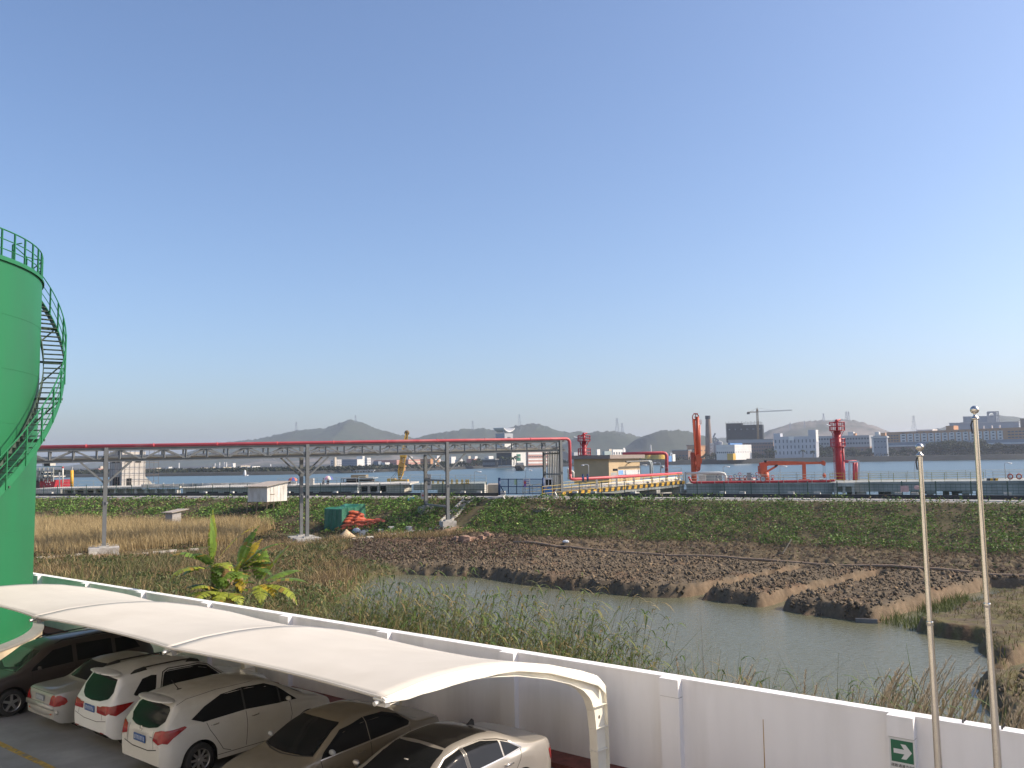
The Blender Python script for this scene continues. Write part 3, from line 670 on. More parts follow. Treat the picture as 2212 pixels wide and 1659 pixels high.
    def wheels(s, spokes=7, rr=.62, sw=.05, dark=False):
        r = s.wr; tw = .205
        tb = MB(); tb.lathe((0, 0, 0), [(r*.66, -tw/2), (r*.93, -tw/2), (r*.985, -tw*.40), (r, -tw*.2), (r, tw*.2), (r*.985, tw*.40), (r*.93, tw/2), (r*.66, tw/2), (r*.64, 0), (r*.66, -tw/2)], 40, 'Y')
        rb = MB(); R1 = r*.67
        rb.lathe((0, 0, 0), [(R1, -tw*.46), (R1*.985, -tw*.50), (R1*.93, -tw*.46), (R1*.90, -tw*.1), (R1*.9, tw*.4)], 40, 'Y')
        for k in range(spokes):
            a = 2*math.pi*k/spokes+.3; c, s_ = math.cos(a), math.sin(a); t = Vector((-s_, 0, c)); u = Vector((c, 0, s_))
            rb.prism([u*R1*.12+t*sw*.55+Vector((0, -tw*.42, 0)), u*R1*.95+t*sw*.42+Vector((0, -tw*.47, 0)), u*R1*.95-t*sw*.42+Vector((0, -tw*.47, 0)), u*R1*.12-t*sw*.55+Vector((0, -tw*.42, 0))], (0, .03, 0))
        rb.lathe((0, 0, 0), [(.001, -tw*.47), (R1*.14, -tw*.46), (R1*.18, -tw*.40), (R1*.18, -tw*.2)], 20, 'Y')
        db = MB(); db.lathe((0, 0, 0), [(.001, .0), (R1*.86, .0)], 24, 'Y')
        for ax in s.axles:
            for sd in (-1, 1):
                w = bpy.data.objects.new('wheel', None); COL.objects.link(w); w.parent = s.root; w.location = (ax, sd*(s.W/2-.115), r); w.rotation_euler = (0, 0, 0 if sd < 0 else math.pi); WLOC[w] = Vector((0, 0, 0))
                if ax == s.axles[0] and sd == -1: s.tm = [tb.build('tyre', m_tyre, w, True, True), rb.build('rim', m_rim, w, False, True), db.build('brake_disc', m_under, w, False, True)]
                else:
                    for o in s.tm:
                        c = o.copy(); COL.objects.link(c); c.parent = w
    def mirror(s, x, z, m, sz=(.085, .16, .10), out=.03):
        for sd in (-1, 1):
            p, nrm = s.hit((x, sd*3, z-.03), (0, -sd, 0))
            if p is None: continue
            c = p+Vector((.03, sd*(sz[1]/2+out*.6), .05)); mb = MB(); mb.sphere(c, .5, 14, 10, sz); mo = mb.build('side_mirror', m, s.root, True, True)
            mb = MB(); mb.bar(p+Vector((0, -sd*.02, 0)), c+Vector((0, 0, -.03)), .05, .04); mb.build('mirror_arm', m_trim, mo, False, True)
    def handle(s, x, z, m, sd=-1, L=.17):
        p, nrm = s.hit((x, sd*3, z), (0, -sd, 0))
        if p is None: return
        mb = MB(); y = p.y+sd*.028; mb.tube([(x-L/2, p.y, z), (x-L/2+.02, y, z+.004), (x+L/2-.02, y, z+.012), (x+L/2, p.y, z+.012)], .013, 8); mb.build('door_handle', m, s.root, True, True)
    def plate(s, z, x=-.02, view='B', w=.44, h=.14, y0=0.0, mt=None):
        p, nrm = s.hit((-3 if view == 'B' else s.L+3, y0, z), (1 if view == 'B' else -1, 0, 0)); xx = p.x+(-.02 if view == 'B' else .02)
        mb = MB(); mb.box((xx, y0, z), (.012, w, h)); pl = mb.build('number_plate', mt or m_plate, s.root, False, True)
        mb = MB(); sg = -.0075 if view == 'B' else .0075
        for k in range(7):   # unreadable strokes of the characters
            yy = y0-w*.40+w*.80*k/6; mb.box((xx+sg, yy-.012, z), (.002, .008, h*.6)); mb.box((xx+sg, yy+.010, z+.01*(k % 2)), (.002, .007, h*.5)); mb.box((xx+sg, yy, z+h*(.22 if k % 3 else -.2)), (.002, .03, .009))
        mb.build('plate_characters', m_platew, pl, False, True)
def both(poly): return [(-a, b) for a, b in poly]
FW = -WN; BK = WN

# 1 white compact people carrier with dark side glass (nearest with its tail to the camera)
p_verso = paint('paint_pearl_white', (.60, .585, .54), amt=.42)
c = Car('hatchback_car', 'pearl white rounded hatchback with large red and clear tail lamp and roof aerial', wl(-4.93, 5.98), FW, 4.35, 1.80,
  [(0, .90), (.03, 1.0), (.11, 1.08), (.26, 1.32), (.42, 1.52), (.62, 1.565), (1.2, 1.60), (1.9, 1.60), (2.5, 1.53), (3.0, 1.30), (3.45, 1.06), (3.8, .96), (4.1, .84), (4.28, .68), (4.35, .52)],
  [(0, .82), (.05, .96), (.15, 1.04), (.5, 1.08), (1.5, 1.04), (2.6, .98), (3.4, .93), (4.0, .80), (4.35, .48)],
  [(0, .36), (.15, .26), (.5, .22), (3.7, .20), (4.1, .22), (4.35, .32)], (.80, 3.45), .32, p_verso, tumble=.40, endw=(.84, .66))
V1 = c
c.wheels(9, sw=.045)
for vw in ('R', 'Lf'):
    c.decal([(.62, 1.13), (.86, 1.035), (1.83, 1.055), (1.83, 1.475), (1.35, 1.45), (.95, 1.31)], vw, m_glass, 'rear_window', na=40)
    c.decal([(1.87, 1.055), (2.72, 1.0), (2.72, 1.33), (2.45, 1.44), (1.87, 1.478)], vw, m_glass, 'front_window', na=36)
    c.decal([(1.825, 1.055), (1.875, 1.055), (1.875, 1.476), (1.825, 1.474)], vw, m_trim, 'door_pillar', na=4); c.decal([(2.715, 1.0), (2.765, 1.0), (2.765, 1.31), (2.715, 1.335)], vw, m_trim, 'door_pillar', na=4)
    c.decal([(2.76, 1.005), (3.18, .985), (3.0, 1.12), (2.76, 1.31)], vw, m_glass, 'quarter_window')
    c.line([(1.86, 1.03), (1.88, .75), (1.86, .34)], vw, m_gap, 'door_gap'); c.line([(.93, 1.01), (1.0, .86), (1.12, .70), (1.32, .40), (1.5, .33)], vw, m_gap, 'door_gap')
    c.line([(2.98, .98), (3.02, .7), (2.93, .4)], vw, m_gap, 'door_gap'); c.line([(1.0, .31), (2.95, .29)], vw, m_gap, 'sill_gap')
    c.line([(.30, 1.40), (.62, 1.50), (1.3, 1.545), (2.2, 1.535)], vw, m_gap, 'roof_seam', w=.008)
for sd in (-1, 1): c.handle(1.12, .935, m_chrome, sd); c.handle(2.08, .90, m_chrome, sd)
c.decal([(-.60, 1.34), (-.63, 1.16), (-.50, 1.05), (-.25, 1.01), (0, 1.0), (.25, 1.01), (.50, 1.05), (.63, 1.16), (.60, 1.34), (.52, 1.40), (0, 1.43), (-.52, 1.40)], 'B', m_glass, 'rear_screen', na=40, nb=16)
mb = MB(); mb.sphere((.33, 0, 1.50), .5, 20, 10, (.42, 1.24, .09)); c_sp = mb.build('roof_spoiler', p_verso, c.root, True, True)
for sg in (1, -1):
    f = (lambda P: P) if sg == -1 else both
    lp = c.decal(f([(-.52, .98), (-.50, .82), (-.70, .77), (-.82, .83), (-.865, .99), (-.86, 1.03), (-.68, 1.02)]), 'B', m_red, 'tail_lamp', off=.012)
    c.decal([(.05, .80), (.12, .78), (.22, .88), (.50, 1.02), (.46, 1.05), (.12, 1.02)], 'R' if sg == -1 else 'Lf', m_red, 'tail_lamp', off=.012)
    c.decal(f([(-.50, .80), (-.505, .71), (-.66, .70), (-.79, .75), (-.70, .765)]), 'B', m_clear, 'reversing_lamp', off=.010)
c.plate(.80); 
c.line([(-.62, .66), (-.3, .60), (.3, .60), (.62, .66)], 'B', m_gap, 'bumper_gap', w=.02); c.line([(-.46, 1.0), (-.5, .66)], 'B', m_gap, 'tailgate_gap'); c.line([(.46, 1.0), (.5, .66)], 'B', m_gap, 'tailgate_gap')
mb = MB(); mb.box((.015, 0, .905), (.03, .62, .035)); mb.build('tailgate_garnish', p_verso, c.root, False, True)
mb = MB(); mb.lathe((.02, 0, .975), [(.055, -.006), (.046, -.014), (.038, -.006)], 24, 'X'); mb.lathe((.02, 0, .975), [(.022, -.008), (.015, -.014), (.009, -.008)], 16, 'X'); mb.build('badge', m_chrome, c.root, True, True)
mb = MB(); mb.box((.005, -.40, .87), (.01, .10, .022)); mb.build('model_script', m_chrome, c.root, False, True)
mb = MB(); mb.tube([(.78, -.05, 1.585), (.62, -.05, 1.80)], .009, 6); mb.sphere((.80, -.05, 1.58), .5, 10, 6, (.13, .06, .03)); mb.build('roof_aerial', m_trim, c.root, False, True)
c.mirror(2.86, 1.05, p_verso); c.line([(3.0, .62), (3.3, .72), (3.45, .82)], 'T', m_trim, 'wiper', w=.05, off=.03); c.line([(3.22, -.6), (3.38, .2), (3.42, .62)], 'T', m_trim, 'wiper_cowl', w=.12, off=.008)
c.decal([(-.62, 1.02), (.62, 1.02), (.55, 1.40), (-.55, 1.40)], 'F', m_glass, 'windscreen', na=30, nb=12)
for sg in (1, -1): c.decal([(sg*.45, .66), (sg*.72, .72), (sg*.74, .80), (sg*.55, .76)], 'F', m_clear, 'headlamp', off=.008)

# 2 white crossover with roof rails
p_white = paint('paint_white', (.70, .70, .69), amt=.22)
c = Car('crossover_car', 'white crossover with roof rails, wraparound red tail lamps and blue rear plate', wl(-7.62, 5.72), FW, 4.30, 1.80,
  [(0, .93), (.03, 1.04), (.12, 1.14), (.26, 1.42), (.38, 1.58), (.55, 1.615), (1.2, 1.655), (1.9, 1.645), (2.35, 1.56), (2.8, 1.27), (3.1, 1.10), (3.6, 1.03), (4.0, .93), (4.22, .74), (4.30, .55)],
  [(0, .84), (.05, .98), (.2, 1.08), (.6, 1.12), (1.5, 1.10), (2.6, 1.05), (3.2, 1.0), (3.9, .86), (4.30, .5)],
  [(0, .42), (.15, .30), (.5, .25), (3.6, .24), (4.05, .28), (4.30, .38)], (.82, 3.42), .34, p_white, tumble=.33, endw=(.86, .68))
c.wheels(6, sw=.06)
for vw in ('R', 'Lf'):
    c.decal([(.56, 1.17), (.60, 1.13), (1.0, 1.13), (1.08, 1.19), (1.14, 1.47), (1.02, 1.49), (.80, 1.45)], vw, m_glass, 'quarter_window', na=34)
    c.decal([(1.20, 1.105), (2.78, 1.085), (2.76, 1.14), (2.42, 1.44), (2.2, 1.50), (1.42, 1.52), (1.32, 1.48)], vw, m_glass, 'side_window', na=60)
    c.line([(1.17, 1.09), (1.29, 1.50), (1.44, 1.548), (2.2, 1.525), (2.45, 1.46), (2.82, 1.14)], vw, m_trim, 'window_seal', w=.026, off=.006)
    c.line([(1.16, 1.08), (1.14, .8), (1.28, .55), (1.36, .4)], vw, m_gap, 'door_gap'); c.line([(2.02, 1.07), (2.03, .4)], vw, m_gap, 'door_gap'); c.line([(2.95, 1.0), (2.9, .45)], vw, m_gap, 'door_gap')
    c.decal([(.0, .60), (.12, .90), (.05, .95)], vw, p_white, 'bumper_corner', na=4)
for sd in (-1, 1):
    c.handle(1.38, 1.0, p_white, sd); c.handle(2.2, .98, p_white, sd)
    mb = MB(); pts = []
    for x in np.linspace(.62, 2.25, 14):
        h = c.hit((x, sd*.60, 4), (0, 0, -1))[0]; pts.append((x, sd*.60, h.z+(.055 if .75 < x < 2.12 else -.005)))
    mb.tube(pts, .017, 6)
    for x0, x1 in ((.58, .98), (1.92, 2.30)):
        h0 = c.hit((x0, sd*.60, 4), (0, 0, -1))[0].z; h1 = c.hit((x1, sd*.6, 4), (0, 0, -1))[0].z
        mb.prism([(x0, sd*.60-.022, h0-.01), (x0+.12, sd*.60-.022, h0+.07), (x1-.06, sd*.60-.022, h1+.075), (x1, sd*.6-.022, h1-.01)], (0, .044, 0))
    mb.build('roof_rail', m_trim, c.root, False, True)
c.decal([(-.62, 1.38), (-.66, 1.26), (-.58, 1.12), (-.35, 1.06), (0, 1.04), (.35, 1.06), (.58, 1.12), (.66, 1.26), (.62, 1.38), (.56, 1.50), (0, 1.53), (-.56, 1.50)], 'B', m_glass, 'rear_screen', na=40, nb=16)
mb = MB(); mb.sphere((.33, 0, 1.60), .5, 20, 8, (.40, 1.22, .07)); sp_ = mb.build('roof_spoiler', p_white, c.root, True, True)
mb = MB(); mb.box((.15, 0, 1.60), (.02, .34, .02)); mb.build('high_stop_lamp', m_trim, sp_, False, True)
for sg in (1, -1):
    f = (lambda P: P) if sg == -1 else both
    c.decal(f([(-.30, .965), (-.31, .83), (-.52, .82), (-.72, .82), (-.83, .90), (-.86, 1.0), (-.70, 1.01), (-.52, .99), (-.46, .965)]), 'B', m_red, 'tail_lamp', off=.012)
    c.decal([(.05, .84), (.16, .80), (.36, .90), (.55, 1.03), (.2, 1.025), (.05, 1.0)], 'R' if sg == -1 else 'Lf', m_red, 'tail_lamp', off=.013)
c.plate(.885)
c.line([(-.72, .70), (-.3, .63), (.3, .63), (.72, .70)], 'B', m_gap, 'bumper_gap', w=.012); c.line([(-.52, .82), (-.55, .70)], 'B', m_gap, 'tailgate_gap'); c.line([(.52, .82), (.55, .70)], 'B', m_gap, 'tailgate_gap')
c.decal([(-.6, .34), (.6, .34), (.5, .46), (-.5, .46)], 'B', m_under, 'lower_valance', off=.006)
for sg in (1, -1): c.decal([(sg*.5, .40), (sg*.66, .40), (sg*.66, .44), (sg*.5, .44)], 'B', m_red, 'rear_reflector', off=.014)
mb = MB(); mb.tube([(.045+.0, .05, 1.02), (.03, .0, .99), (.028, -.03, .955), (.028, .04, .955), (.03, 0, .99), (.045, -.06, 1.03)], .007, 6); mb.build('badge', m_chrome, c.root, False, True)
mb = MB(); mb.box((.012, -.40, .775), (.01, .12, .018)); mb.box((.010, -.40, .74), (.01, .10, .018)); mb.build('model_script', m_chrome, c.root, False, True)
c.mirror(2.78, 1.12, p_white); c.decal([(-.60, 1.12), (.60, 1.12), (.54, 1.47), (-.54, 1.47)], 'F', m_glass, 'windscreen', na=30, nb=12)
c.line([(2.86, -.66), (3.02, -.2), (3.04, .2), (2.86, .66)], 'T', m_trim, 'wiper_cowl', w=.11, off=.008)
for sg in (1, -1): c.decal([(sg*.42, .78), (sg*.70, .80), (sg*.72, .92), (sg*.55, .90)], 'F', m_clear, 'headlamp', off=.008); c.decal([(3.80, .80), (4.06, .74), (4.1, .80), (3.85, .88)], 'R' if sg == 1 else 'Lf', m_clear, 'headlamp', off=.008)

# 3 small silver saloon, tail to the camera
p_silver = paint('paint_silver', (.40, .395, .375), amt=.35, metal=.25)
c = Car('silver_saloon_car', 'silver saloon with triangular red tail lamps parked between the dark van and the white crossover', wl(-10.0, 5.78), FW, 4.25, 1.68,
  [(0, .85), (.03, .91), (.10, .935), (.55, .955), (.85, .97), (1.15, 1.18), (1.42, 1.36), (1.7, 1.405), (2.2, 1.41), (2.6, 1.33), (3.0, 1.06), (3.2, .94), (3.7, .88), (4.05, .76), (4.20, .62), (4.25, .5)],
  [(0, .76), (.05, .85), (.2, .90), (.9, .92), (1.8, .90), (3.0, .86), (3.8, .76), (4.25, .46)],
  [(0, .34), (.15, .24), (.5, .2), (3.6, .19), (4.0, .22), (4.25, .30)], (.88, 3.38), .29, p_silver, tumble=.45, endw=(.88, .74))
c.wheels(7)
c.decal([(-.60, 1.0), (.60, 1.0), (.52, 1.33), (-.52, 1.33)], 'B', m_glass, 'rear_screen', na=30, nb=14)
for vw in ('R', 'Lf'):
    c.decal([(1.12, .955), (1.95, .945), (1.95, 1.32), (1.72, 1.31), (1.35, 1.16)], vw, m_glass, 'rear_window', na=30); c.decal([(1.99, .945), (2.92, .925), (2.5, 1.25), (1.99, 1.32)], vw, m_glass, 'front_window', na=30)
    c.line([(1.97, .93), (1.97, .3)], vw, m_gap, 'door_gap')
for sg in (1, -1):
    f = (lambda P: P) if sg == -1 else both
    c.decal(f([(-.48, .64), (-.59, .87), (-.66, .885), (-.765, .80), (-.80, .70), (-.78, .64)]), 'B', m_red, 'tail_lamp', off=.012)
    c.decal([(.04, .66), (.20, .66), (.27, .72), (.24, .80), (.12, .88), (.05, .87)], 'R' if sg == -1 else 'Lf', m_red, 'tail_lamp', off=.012)
    c.decal(f([(-.50, .43), (-.62, .43), (-.62, .47), (-.50, .47)]), 'B', m_amber, 'reflector', off=.01)
c.plate(.765, mt=mat('plate_grey', (.20, .22, .25), .5)); mb = MB(); mb.box((.0, 0, .60), (.10, 1.40, .10)); mb.sphere((.06, 0, .50), .5, 24, 10, (.22, 1.60, .30)); mb.build('rear_bumper', p_silver, c.root, True, True)
c.line([(-.62, .90), (.62, .90)], 'B', m_gap, 'boot_gap', w=.01); c.mirror(2.75, .96, p_silver)
c.decal([(-.58, .98), (.58, .98), (.5, 1.28), (-.5, 1.28)], 'F', m_glass, 'windscreen', na=30, nb=12)

# 4 dark low people carrier, nose to the camera
p_dark = paint('paint_dark_brown', (.030, .022, .020), dust=(.10, .08, .065), amt=.3)
c = Car('dark_people_carrier', 'dark brown people carrier with roof rails facing out beside the green tank', wl(-12.66, 1.85), BK, 4.78, 1.80,
  [(0, .70), (.05, 1.0), (.16, 1.18), (.35, 1.48), (.6, 1.575), (1.5, 1.63), (2.5, 1.62), (3.0, 1.52), (3.5, 1.20), (3.75, 1.05), (4.1, .97), (4.5, .84), (4.70, .66), (4.78, .5)],
  [(0, .62), (.06, .9), (.2, 1.05), (1.0, 1.06), (2.5, 1.0), (3.5, .95), (4.2, .84), (4.78, .46)],
  [(0, .38), (.2, .25), (4.2, .2), (4.78, .3)], (.95, 3.88), .325, p_dark, tumble=.34, endw=(.86, .70))
c.wheels(5, sw=.065)
for vw in ('R', 'Lf'):
    for P in ([(.50, 1.12), (1.20, 1.10), (1.20, 1.46), (.72, 1.44)], [(1.30, 1.09), (2.25, 1.06), (2.25, 1.485), (1.30, 1.48)], [(2.36, 1.055), (3.42, 1.0), (3.36, 1.08), (2.85, 1.42), (2.36, 1.48)]):
        c.decal(P, vw, m_glass, 'side_window', na=40)
    c.line([(2.30, 1.04), (2.30, .34)], vw, m_gap, 'door_gap'); c.line([(3.40, .98), (3.36, .4)], vw, m_gap, 'door_gap')
for sd in (-1, 1):
    c.handle(2.45, .93, p_dark, sd); mb = MB(); mb.tube([(x, sd*.58, c.hit((x, sd*.58, 4), (0, 0, -1))[0].z+(.05 if .75 < x < 2.6 else 0)) for x in np.linspace(.6, 2.75, 14)], .016, 6); mb.build('roof_rail', m_trim, c.root, False, True)
c.decal([(-.68, 1.03), (.68, 1.03), (.60, 1.44), (-.60, 1.44)], 'F', mat('van_windscreen', (.02, .03, .022), .04, spec=.7), 'windscreen', na=30, nb=12)
for k in range(-5, 6): c.line([(.7, k*.085), (2.6, k*.085)], 'T', m_trim, 'roof_rib', w=.012, off=.008)
for sg in (1, -1):
    c.decal([(sg*.38, .72), (sg*.66, .74), (sg*.70, .88), (sg*.5, .84)], 'F', m_clear, 'headlamp', off=.008)
    c.decal([(4.30, .70), (4.58, .64), (4.6, .74), (4.3, .84)], 'R' if sg == 1 else 'Lf', m_clear, 'headlamp', off=.008)
c.decal([(-.34, .60), (.34, .60), (.34, .72), (-.34, .72)], 'F', m_trim, 'grille', off=.006); c.mirror(3.22, 1.05, p_dark)
c.plate(.52, view='F'); c.line([(3.62, -.6), (3.78, 0), (3.62, .6)], 'T', m_trim, 'wiper_cowl', w=.1, off=.01)

# 5 beige saloon, nose to the camera
p_beige = paint('paint_champagne', (.24, .205, .150), dust=(.22, .18, .12), amt=.4, metal=.2)
c = Car('champagne_saloon_car', 'dusty champagne saloon facing out with grey side mirror between two parked cars', wl(-1.38, 1.75), BK, 4.60, 1.76,
  [(0, .86), (.03, .95), (.12, 1.01), (.5, 1.03), (.72, 1.06), (1.0, 1.2), (1.35, 1.40), (1.75, 1.465), (2.3, 1.46), (2.7, 1.36), (3.1, 1.13), (3.38, .985), (3.9, .90), (4.3, .76), (4.52, .6), (4.60, .46)],
  [(0, .60), (.06, .84), (.2, .95), (1.0, .98), (2.2, .95), (3.2, .90), (4.0, .76), (4.60, .42)],
  [(0, .34), (.2, .22), (4.1, .19), (4.60, .28)], (.95, 3.68), .315, p_beige, tumble=.44, endw=(.84, .66), ends=(.36, .55))
c.wheels(8)
c.decal([(-.69, 1.00), (-.45, .985), (0, .98), (.45, .985), (.69, 1.0), (.62, 1.22), (.54, 1.385), (0, 1.40), (-.54, 1.385), (-.62, 1.22)], 'F', m_glass, 'windscreen', na=40, nb=14)
c.line([(-.70, .995), (-.4, .975), (0, .97), (.4, .975), (.70, .995)], 'F', m_trim, 'screen_seal', w=.03, off=.006); c.line([(-.70, .995), (-.63, 1.22), (-.55, 1.39)], 'F', m_trim, 'screen_seal', w=.02, off=.006)
for vw in ('R', 'Lf'):
    c.decal([(.98, 1.08), (1.03, 1.03), (2.02, .99), (2.02, 1.375), (1.55, 1.365), (1.2, 1.26)], vw, m_glass, 'rear_window', na=40); c.decal([(2.04, .99), (3.18, .945), (3.12, 1.02), (2.62, 1.29), (2.04, 1.375)], vw, m_glass, 'front_window', na=40)
    c.line([(.95, 1.10), (1.02, 1.01), (3.2, .93)], vw, m_chrome, 'window_trim', w=.012, off=.007)
    c.line([(2.03, .97), (2.04, .3)], vw, m_gap, 'door_gap'); c.line([(3.2, .92), (3.12, .35)], vw, m_gap, 'door_gap'); c.line([(1.0, .98), (1.15, .55)], vw, m_gap, 'door_gap')
    c.decal([(4.0, .62), (4.32, .54), (4.36, .64), (4.1, .74)], vw, m_clear, 'headlamp', off=.008)
for sd in (-1, 1): c.handle(1.28, .875, p_beige, sd); c.handle(2.28, .85, p_beige, sd)
c.mirror(2.98, 1.02, mat('mirror_grey', (.30, .31, .32), .4), out=.05); c.plate(.48, view='F')
for sg in (1, -1): c.decal([(sg*.45, .68), (sg*.72, .68), (sg*.72, .84), (sg*.52, .86)], 'B', m_red, 'tail_lamp', off=.008)
c.line([(.62, -.62), (.85, 0), (.62, .62)], 'T', m_gap, 'boot_gap', w=.02)
c.decal([(-.58, 1.10), (.58, 1.10), (.5, 1.36), (-.5, 1.36)], 'B', m_glass, 'rear_screen', na=30, nb=10)

# 6 silver luxury saloon with canopy shade painted on its roof, nose to the camera
p_lux = paint('paint_warm_silver', (.43, .40, .36), amt=.16, metal=.55, rough=.26)
c = Car('luxury_saloon_car', 'warm silver luxury saloon with canopy shade painted on its roof and chrome window line at the carport end', wl(1.30, 1.62), BK, 5.05, 1.87,
  [(0, .88), (.03, .98), (.12, 1.045), (.45, 1.08), (.62, 1.10), (1.05, 1.27), (1.45, 1.42), (1.9, 1.475), (2.4, 1.465), (2.85, 1.36), (3.3, 1.13), (3.62, .99), (4.2, .91), (4.7, .78), (4.96, .6), (5.05, .46)],
  [(0, .60), (.06, .86), (.2, .98), (1.0, 1.02), (2.2, .99), (3.4, .93), (4.3, .8), (5.05, .42)],
  [(0, .34), (.2, .22), (4.4, .19), (5.05, .28)], (1.05, 4.10), .335, p_lux, tumble=.46, endw=(.86, .68), ends=(.34, .55), corner=.13)
c.wheels(10, sw=.04)
c.decal([(1.55, -.52), (2.62, -.52), (2.62, .52), (1.55, .52)], 'T', mat('roof_shade_paint', (.014, .013, .012), .2, coat=.4), 'roof_shade', na=20, nb=16)  # dark panel puts the canopy's shadow on the roof into colour
c.decal([(-.70, 1.0), (0, .98), (.70, 1.0), (.55, 1.39), (0, 1.41), (-.55, 1.39)], 'F', m_glass, 'windscreen', na=40, nb=14)
c.decal([(-.6, 1.14), (.6, 1.14), (.5, 1.38), (-.5, 1.38)], 'B', m_glass, 'rear_screen', na=30, nb=10)
for vw in ('R', 'Lf'):
    c.decal([(1.05, 1.075), (1.48, 1.045), (1.48, 1.28), (1.30, 1.22)], vw, m_glass, 'quarter_window', na=20)
    c.decal([(1.52, 1.043), (2.34, 1.02), (2.34, 1.37), (1.9, 1.37), (1.52, 1.295)], vw, m_glass, 'rear_window', na=36)
    c.decal([(2.42, 1.018), (3.42, .975), (3.36, 1.03), (2.8, 1.30), (2.42, 1.37)], vw, m_glass, 'front_window', na=36)
    c.decal([(2.35, 1.02), (2.41, 1.02), (2.41, 1.372), (2.35, 1.372)], vw, m_trim, 'door_pillar', na=4)
    c.line([(1.00, 1.07), (1.28, 1.235), (1.5, 1.31), (1.9, 1.388), (2.4, 1.388), (2.8, 1.318), (3.4, 1.025)], vw, m_chrome, 'window_trim', w=.02, off=.008); c.line([(1.0, 1.06), (1.5, 1.032), (2.4, 1.005), (3.42, .96)], vw, m_chrome, 'window_trim', w=.016, off=.008)
    c.line([(2.38, .99), (2.40, .3)], vw, m_gap, 'door_gap'); c.line([(1.02, 1.06), (1.1, .9), (1.32, .62), (1.45, .35)], vw, m_gap, 'door_gap'); c.line([(3.45, .95), (3.4, .35)], vw, m_gap, 'door_gap')
for sd in (-1, 1):
    c.handle(1.42, .90, m_chrome, sd, .22); c.handle(2.6, .87, m_chrome, sd, .22)
    for k in (0,): c.decal([(.02, .62), (.16, .66), (.22, .84), (.04, .88)], 'R' if sd < 0 else 'Lf', m_red, 'tail_lamp', off=.008)
mb = MB(); mb.prism([(1.30, -.012, 1.375), (1.50, -.012, 1.43), (1.36, -.012, 1.505), (1.31, -.012, 1.47)], (0, .024, 0)); mb.build('roof_fin', m_trim, c.root, False, True)
c.mirror(3.26, 1.05, p_lux); c.plate(.5, view='F')
mb = MB(); mb.box((3.05, .05, 1.245), (.05, .09, .05)); mb.build('screen_tag', m_clear, c.root, False, True)
for sg in (1, -1): c.decal([(sg*.45, .58), (sg*.72, .60), (sg*.72, .74), (sg*.5, .74)], 'F', m_clear, 'headlamp', off=.008)
# ------------------------------------------------------------------ vegetation (masses nobody could count)
m_leaf = leafmat('leaf', .55, .25); m_straw = leafmat('straw', .75, .25)
def ground_z(x, y): return terrain(x, y)[0]
def colmix(n, cols, w, jit=.22):
    c = np.array(cols)[rng.choice(len(cols), n, p=np.array(w)/sum(w))]; return c*(1-jit+2*jit*rng.random((n, 1)))
def scatter(n, x0, x1, y0, y1): return rng.uniform(x0, x1, n), rng.uniform(y0, y1, n)
def keep_out(P, W):      # nothing grows through the wall
    k = (-((P[..., 0]-W0.x)*WN.x+(P[..., 1]-W0.y)*WN.y)).min(1) > .27; return P[k], W[k], int(k.sum())
def blade_set(name, x, y, h, w, cols, cw, lean=.25, wind=(0, 0), S=4, z=None, droop=.35, label=None, cat='plants', m=None):
    n = len(x); z = ground_z(x, y) if z is None else z
    a = rng.uniform(0, 2*math.pi, n); l = lean*rng.random(n)*h; d = np.stack([np.cos(a)*l+wind[0]*h, np.sin(a)*l+wind[1]*h], 1)
    u = np.linspace(0, 1, S)[None, :]
    P = np.zeros((n, S, 3)); b = u**1.7
    P[..., 0] = x[:, None]+d[:, :1]*b; P[..., 1] = y[:, None]+d[:, 1:]*b
    P[..., 2] = z[:, None]-.05+h[:, None]*(u-droop*rng.random((n, 1))*u**3*.6)
    t = rng.uniform(0, 2*math.pi, n); W = np.zeros((n, S, 3)); ww = w[:, None]*(1-.9*u**1.5)*.5
    W[..., 0] = np.cos(t)[:, None]*ww; W[..., 1] = np.sin(t)[:, None]*ww
    P, W, n = keep_out(P, W); o = strips(P, W, colmix(n, cols, cw), name, m or m_straw); return tag(o, label, cat, kind='stuff')
GREEN = [(.085, .13, .03), (.11, .155, .04), (.06, .095, .025), (.15, .17, .055)]
DRY = [(.30, .22, .10), (.36, .27, .13), (.22, .15, .07), (.42, .33, .18)]
BROWN = [(.17, .12, .068), (.22, .155, .09), (.13, .095, .055)]

# dike ground cover: low broad leaves with brown gaps
x, y = scatter(1000000, -120, 62, 50, 160); q = crest_q(x, y); k = (q > .55) & (q < 13.6); x, y, q = x[k], y[k], q[k]
pn = fbm(x*.32, y*.32, 4, 31); pn2 = fbm(x*1.1, y*1.1, 3, 33)
k = (q < 12.4+1.4*pn) & (rng.random(len(x)) < np.clip((pn*.85+pn2*.5-.46)*5.5, .09, 1)) & ((x > -62) | (rng.random(len(x)) < .8))
k &= ~((np.abs(x+4.6-(y-103)*.42) < .9) & (y > 96) & (y < 110))
x, y, q, pn, pn2 = x[k], y[k], q[k], pn[k], pn2[k]; n = len(x)
hh = np.clip((pn*.55+pn2*.7-.34)*2.3, .04, .95)
c = np.stack([x, y, ground_z(x, y)+.02+hh*rng.random(n)**.6], 1)
lum = ((.65+.8*rng.random(n)*np.clip(pn2*1.6, .3, 1.2))*np.where(x < -12, 1.55, 1.12))[:, None]; c[:, 2] -= np.where(x < -12, hh*.35, 0)
col = colmix(n, [(.075, .14, .026), (.105, .18, .034), (.055, .105, .022), (.155, .20, .05)], [4, 4, 3, 1.5])*lum
dry = rng.random(n) < np.clip((.52-pn)*2.6+np.where(x < -20, .16, 0), .05, .7); col[dry] = colmix(dry.sum(), BROWN+[(.20, .16, .08)], [2, 2, 2, 1])
sz = rng.uniform(.06, .16, n)*(1+.35*(y > 95))
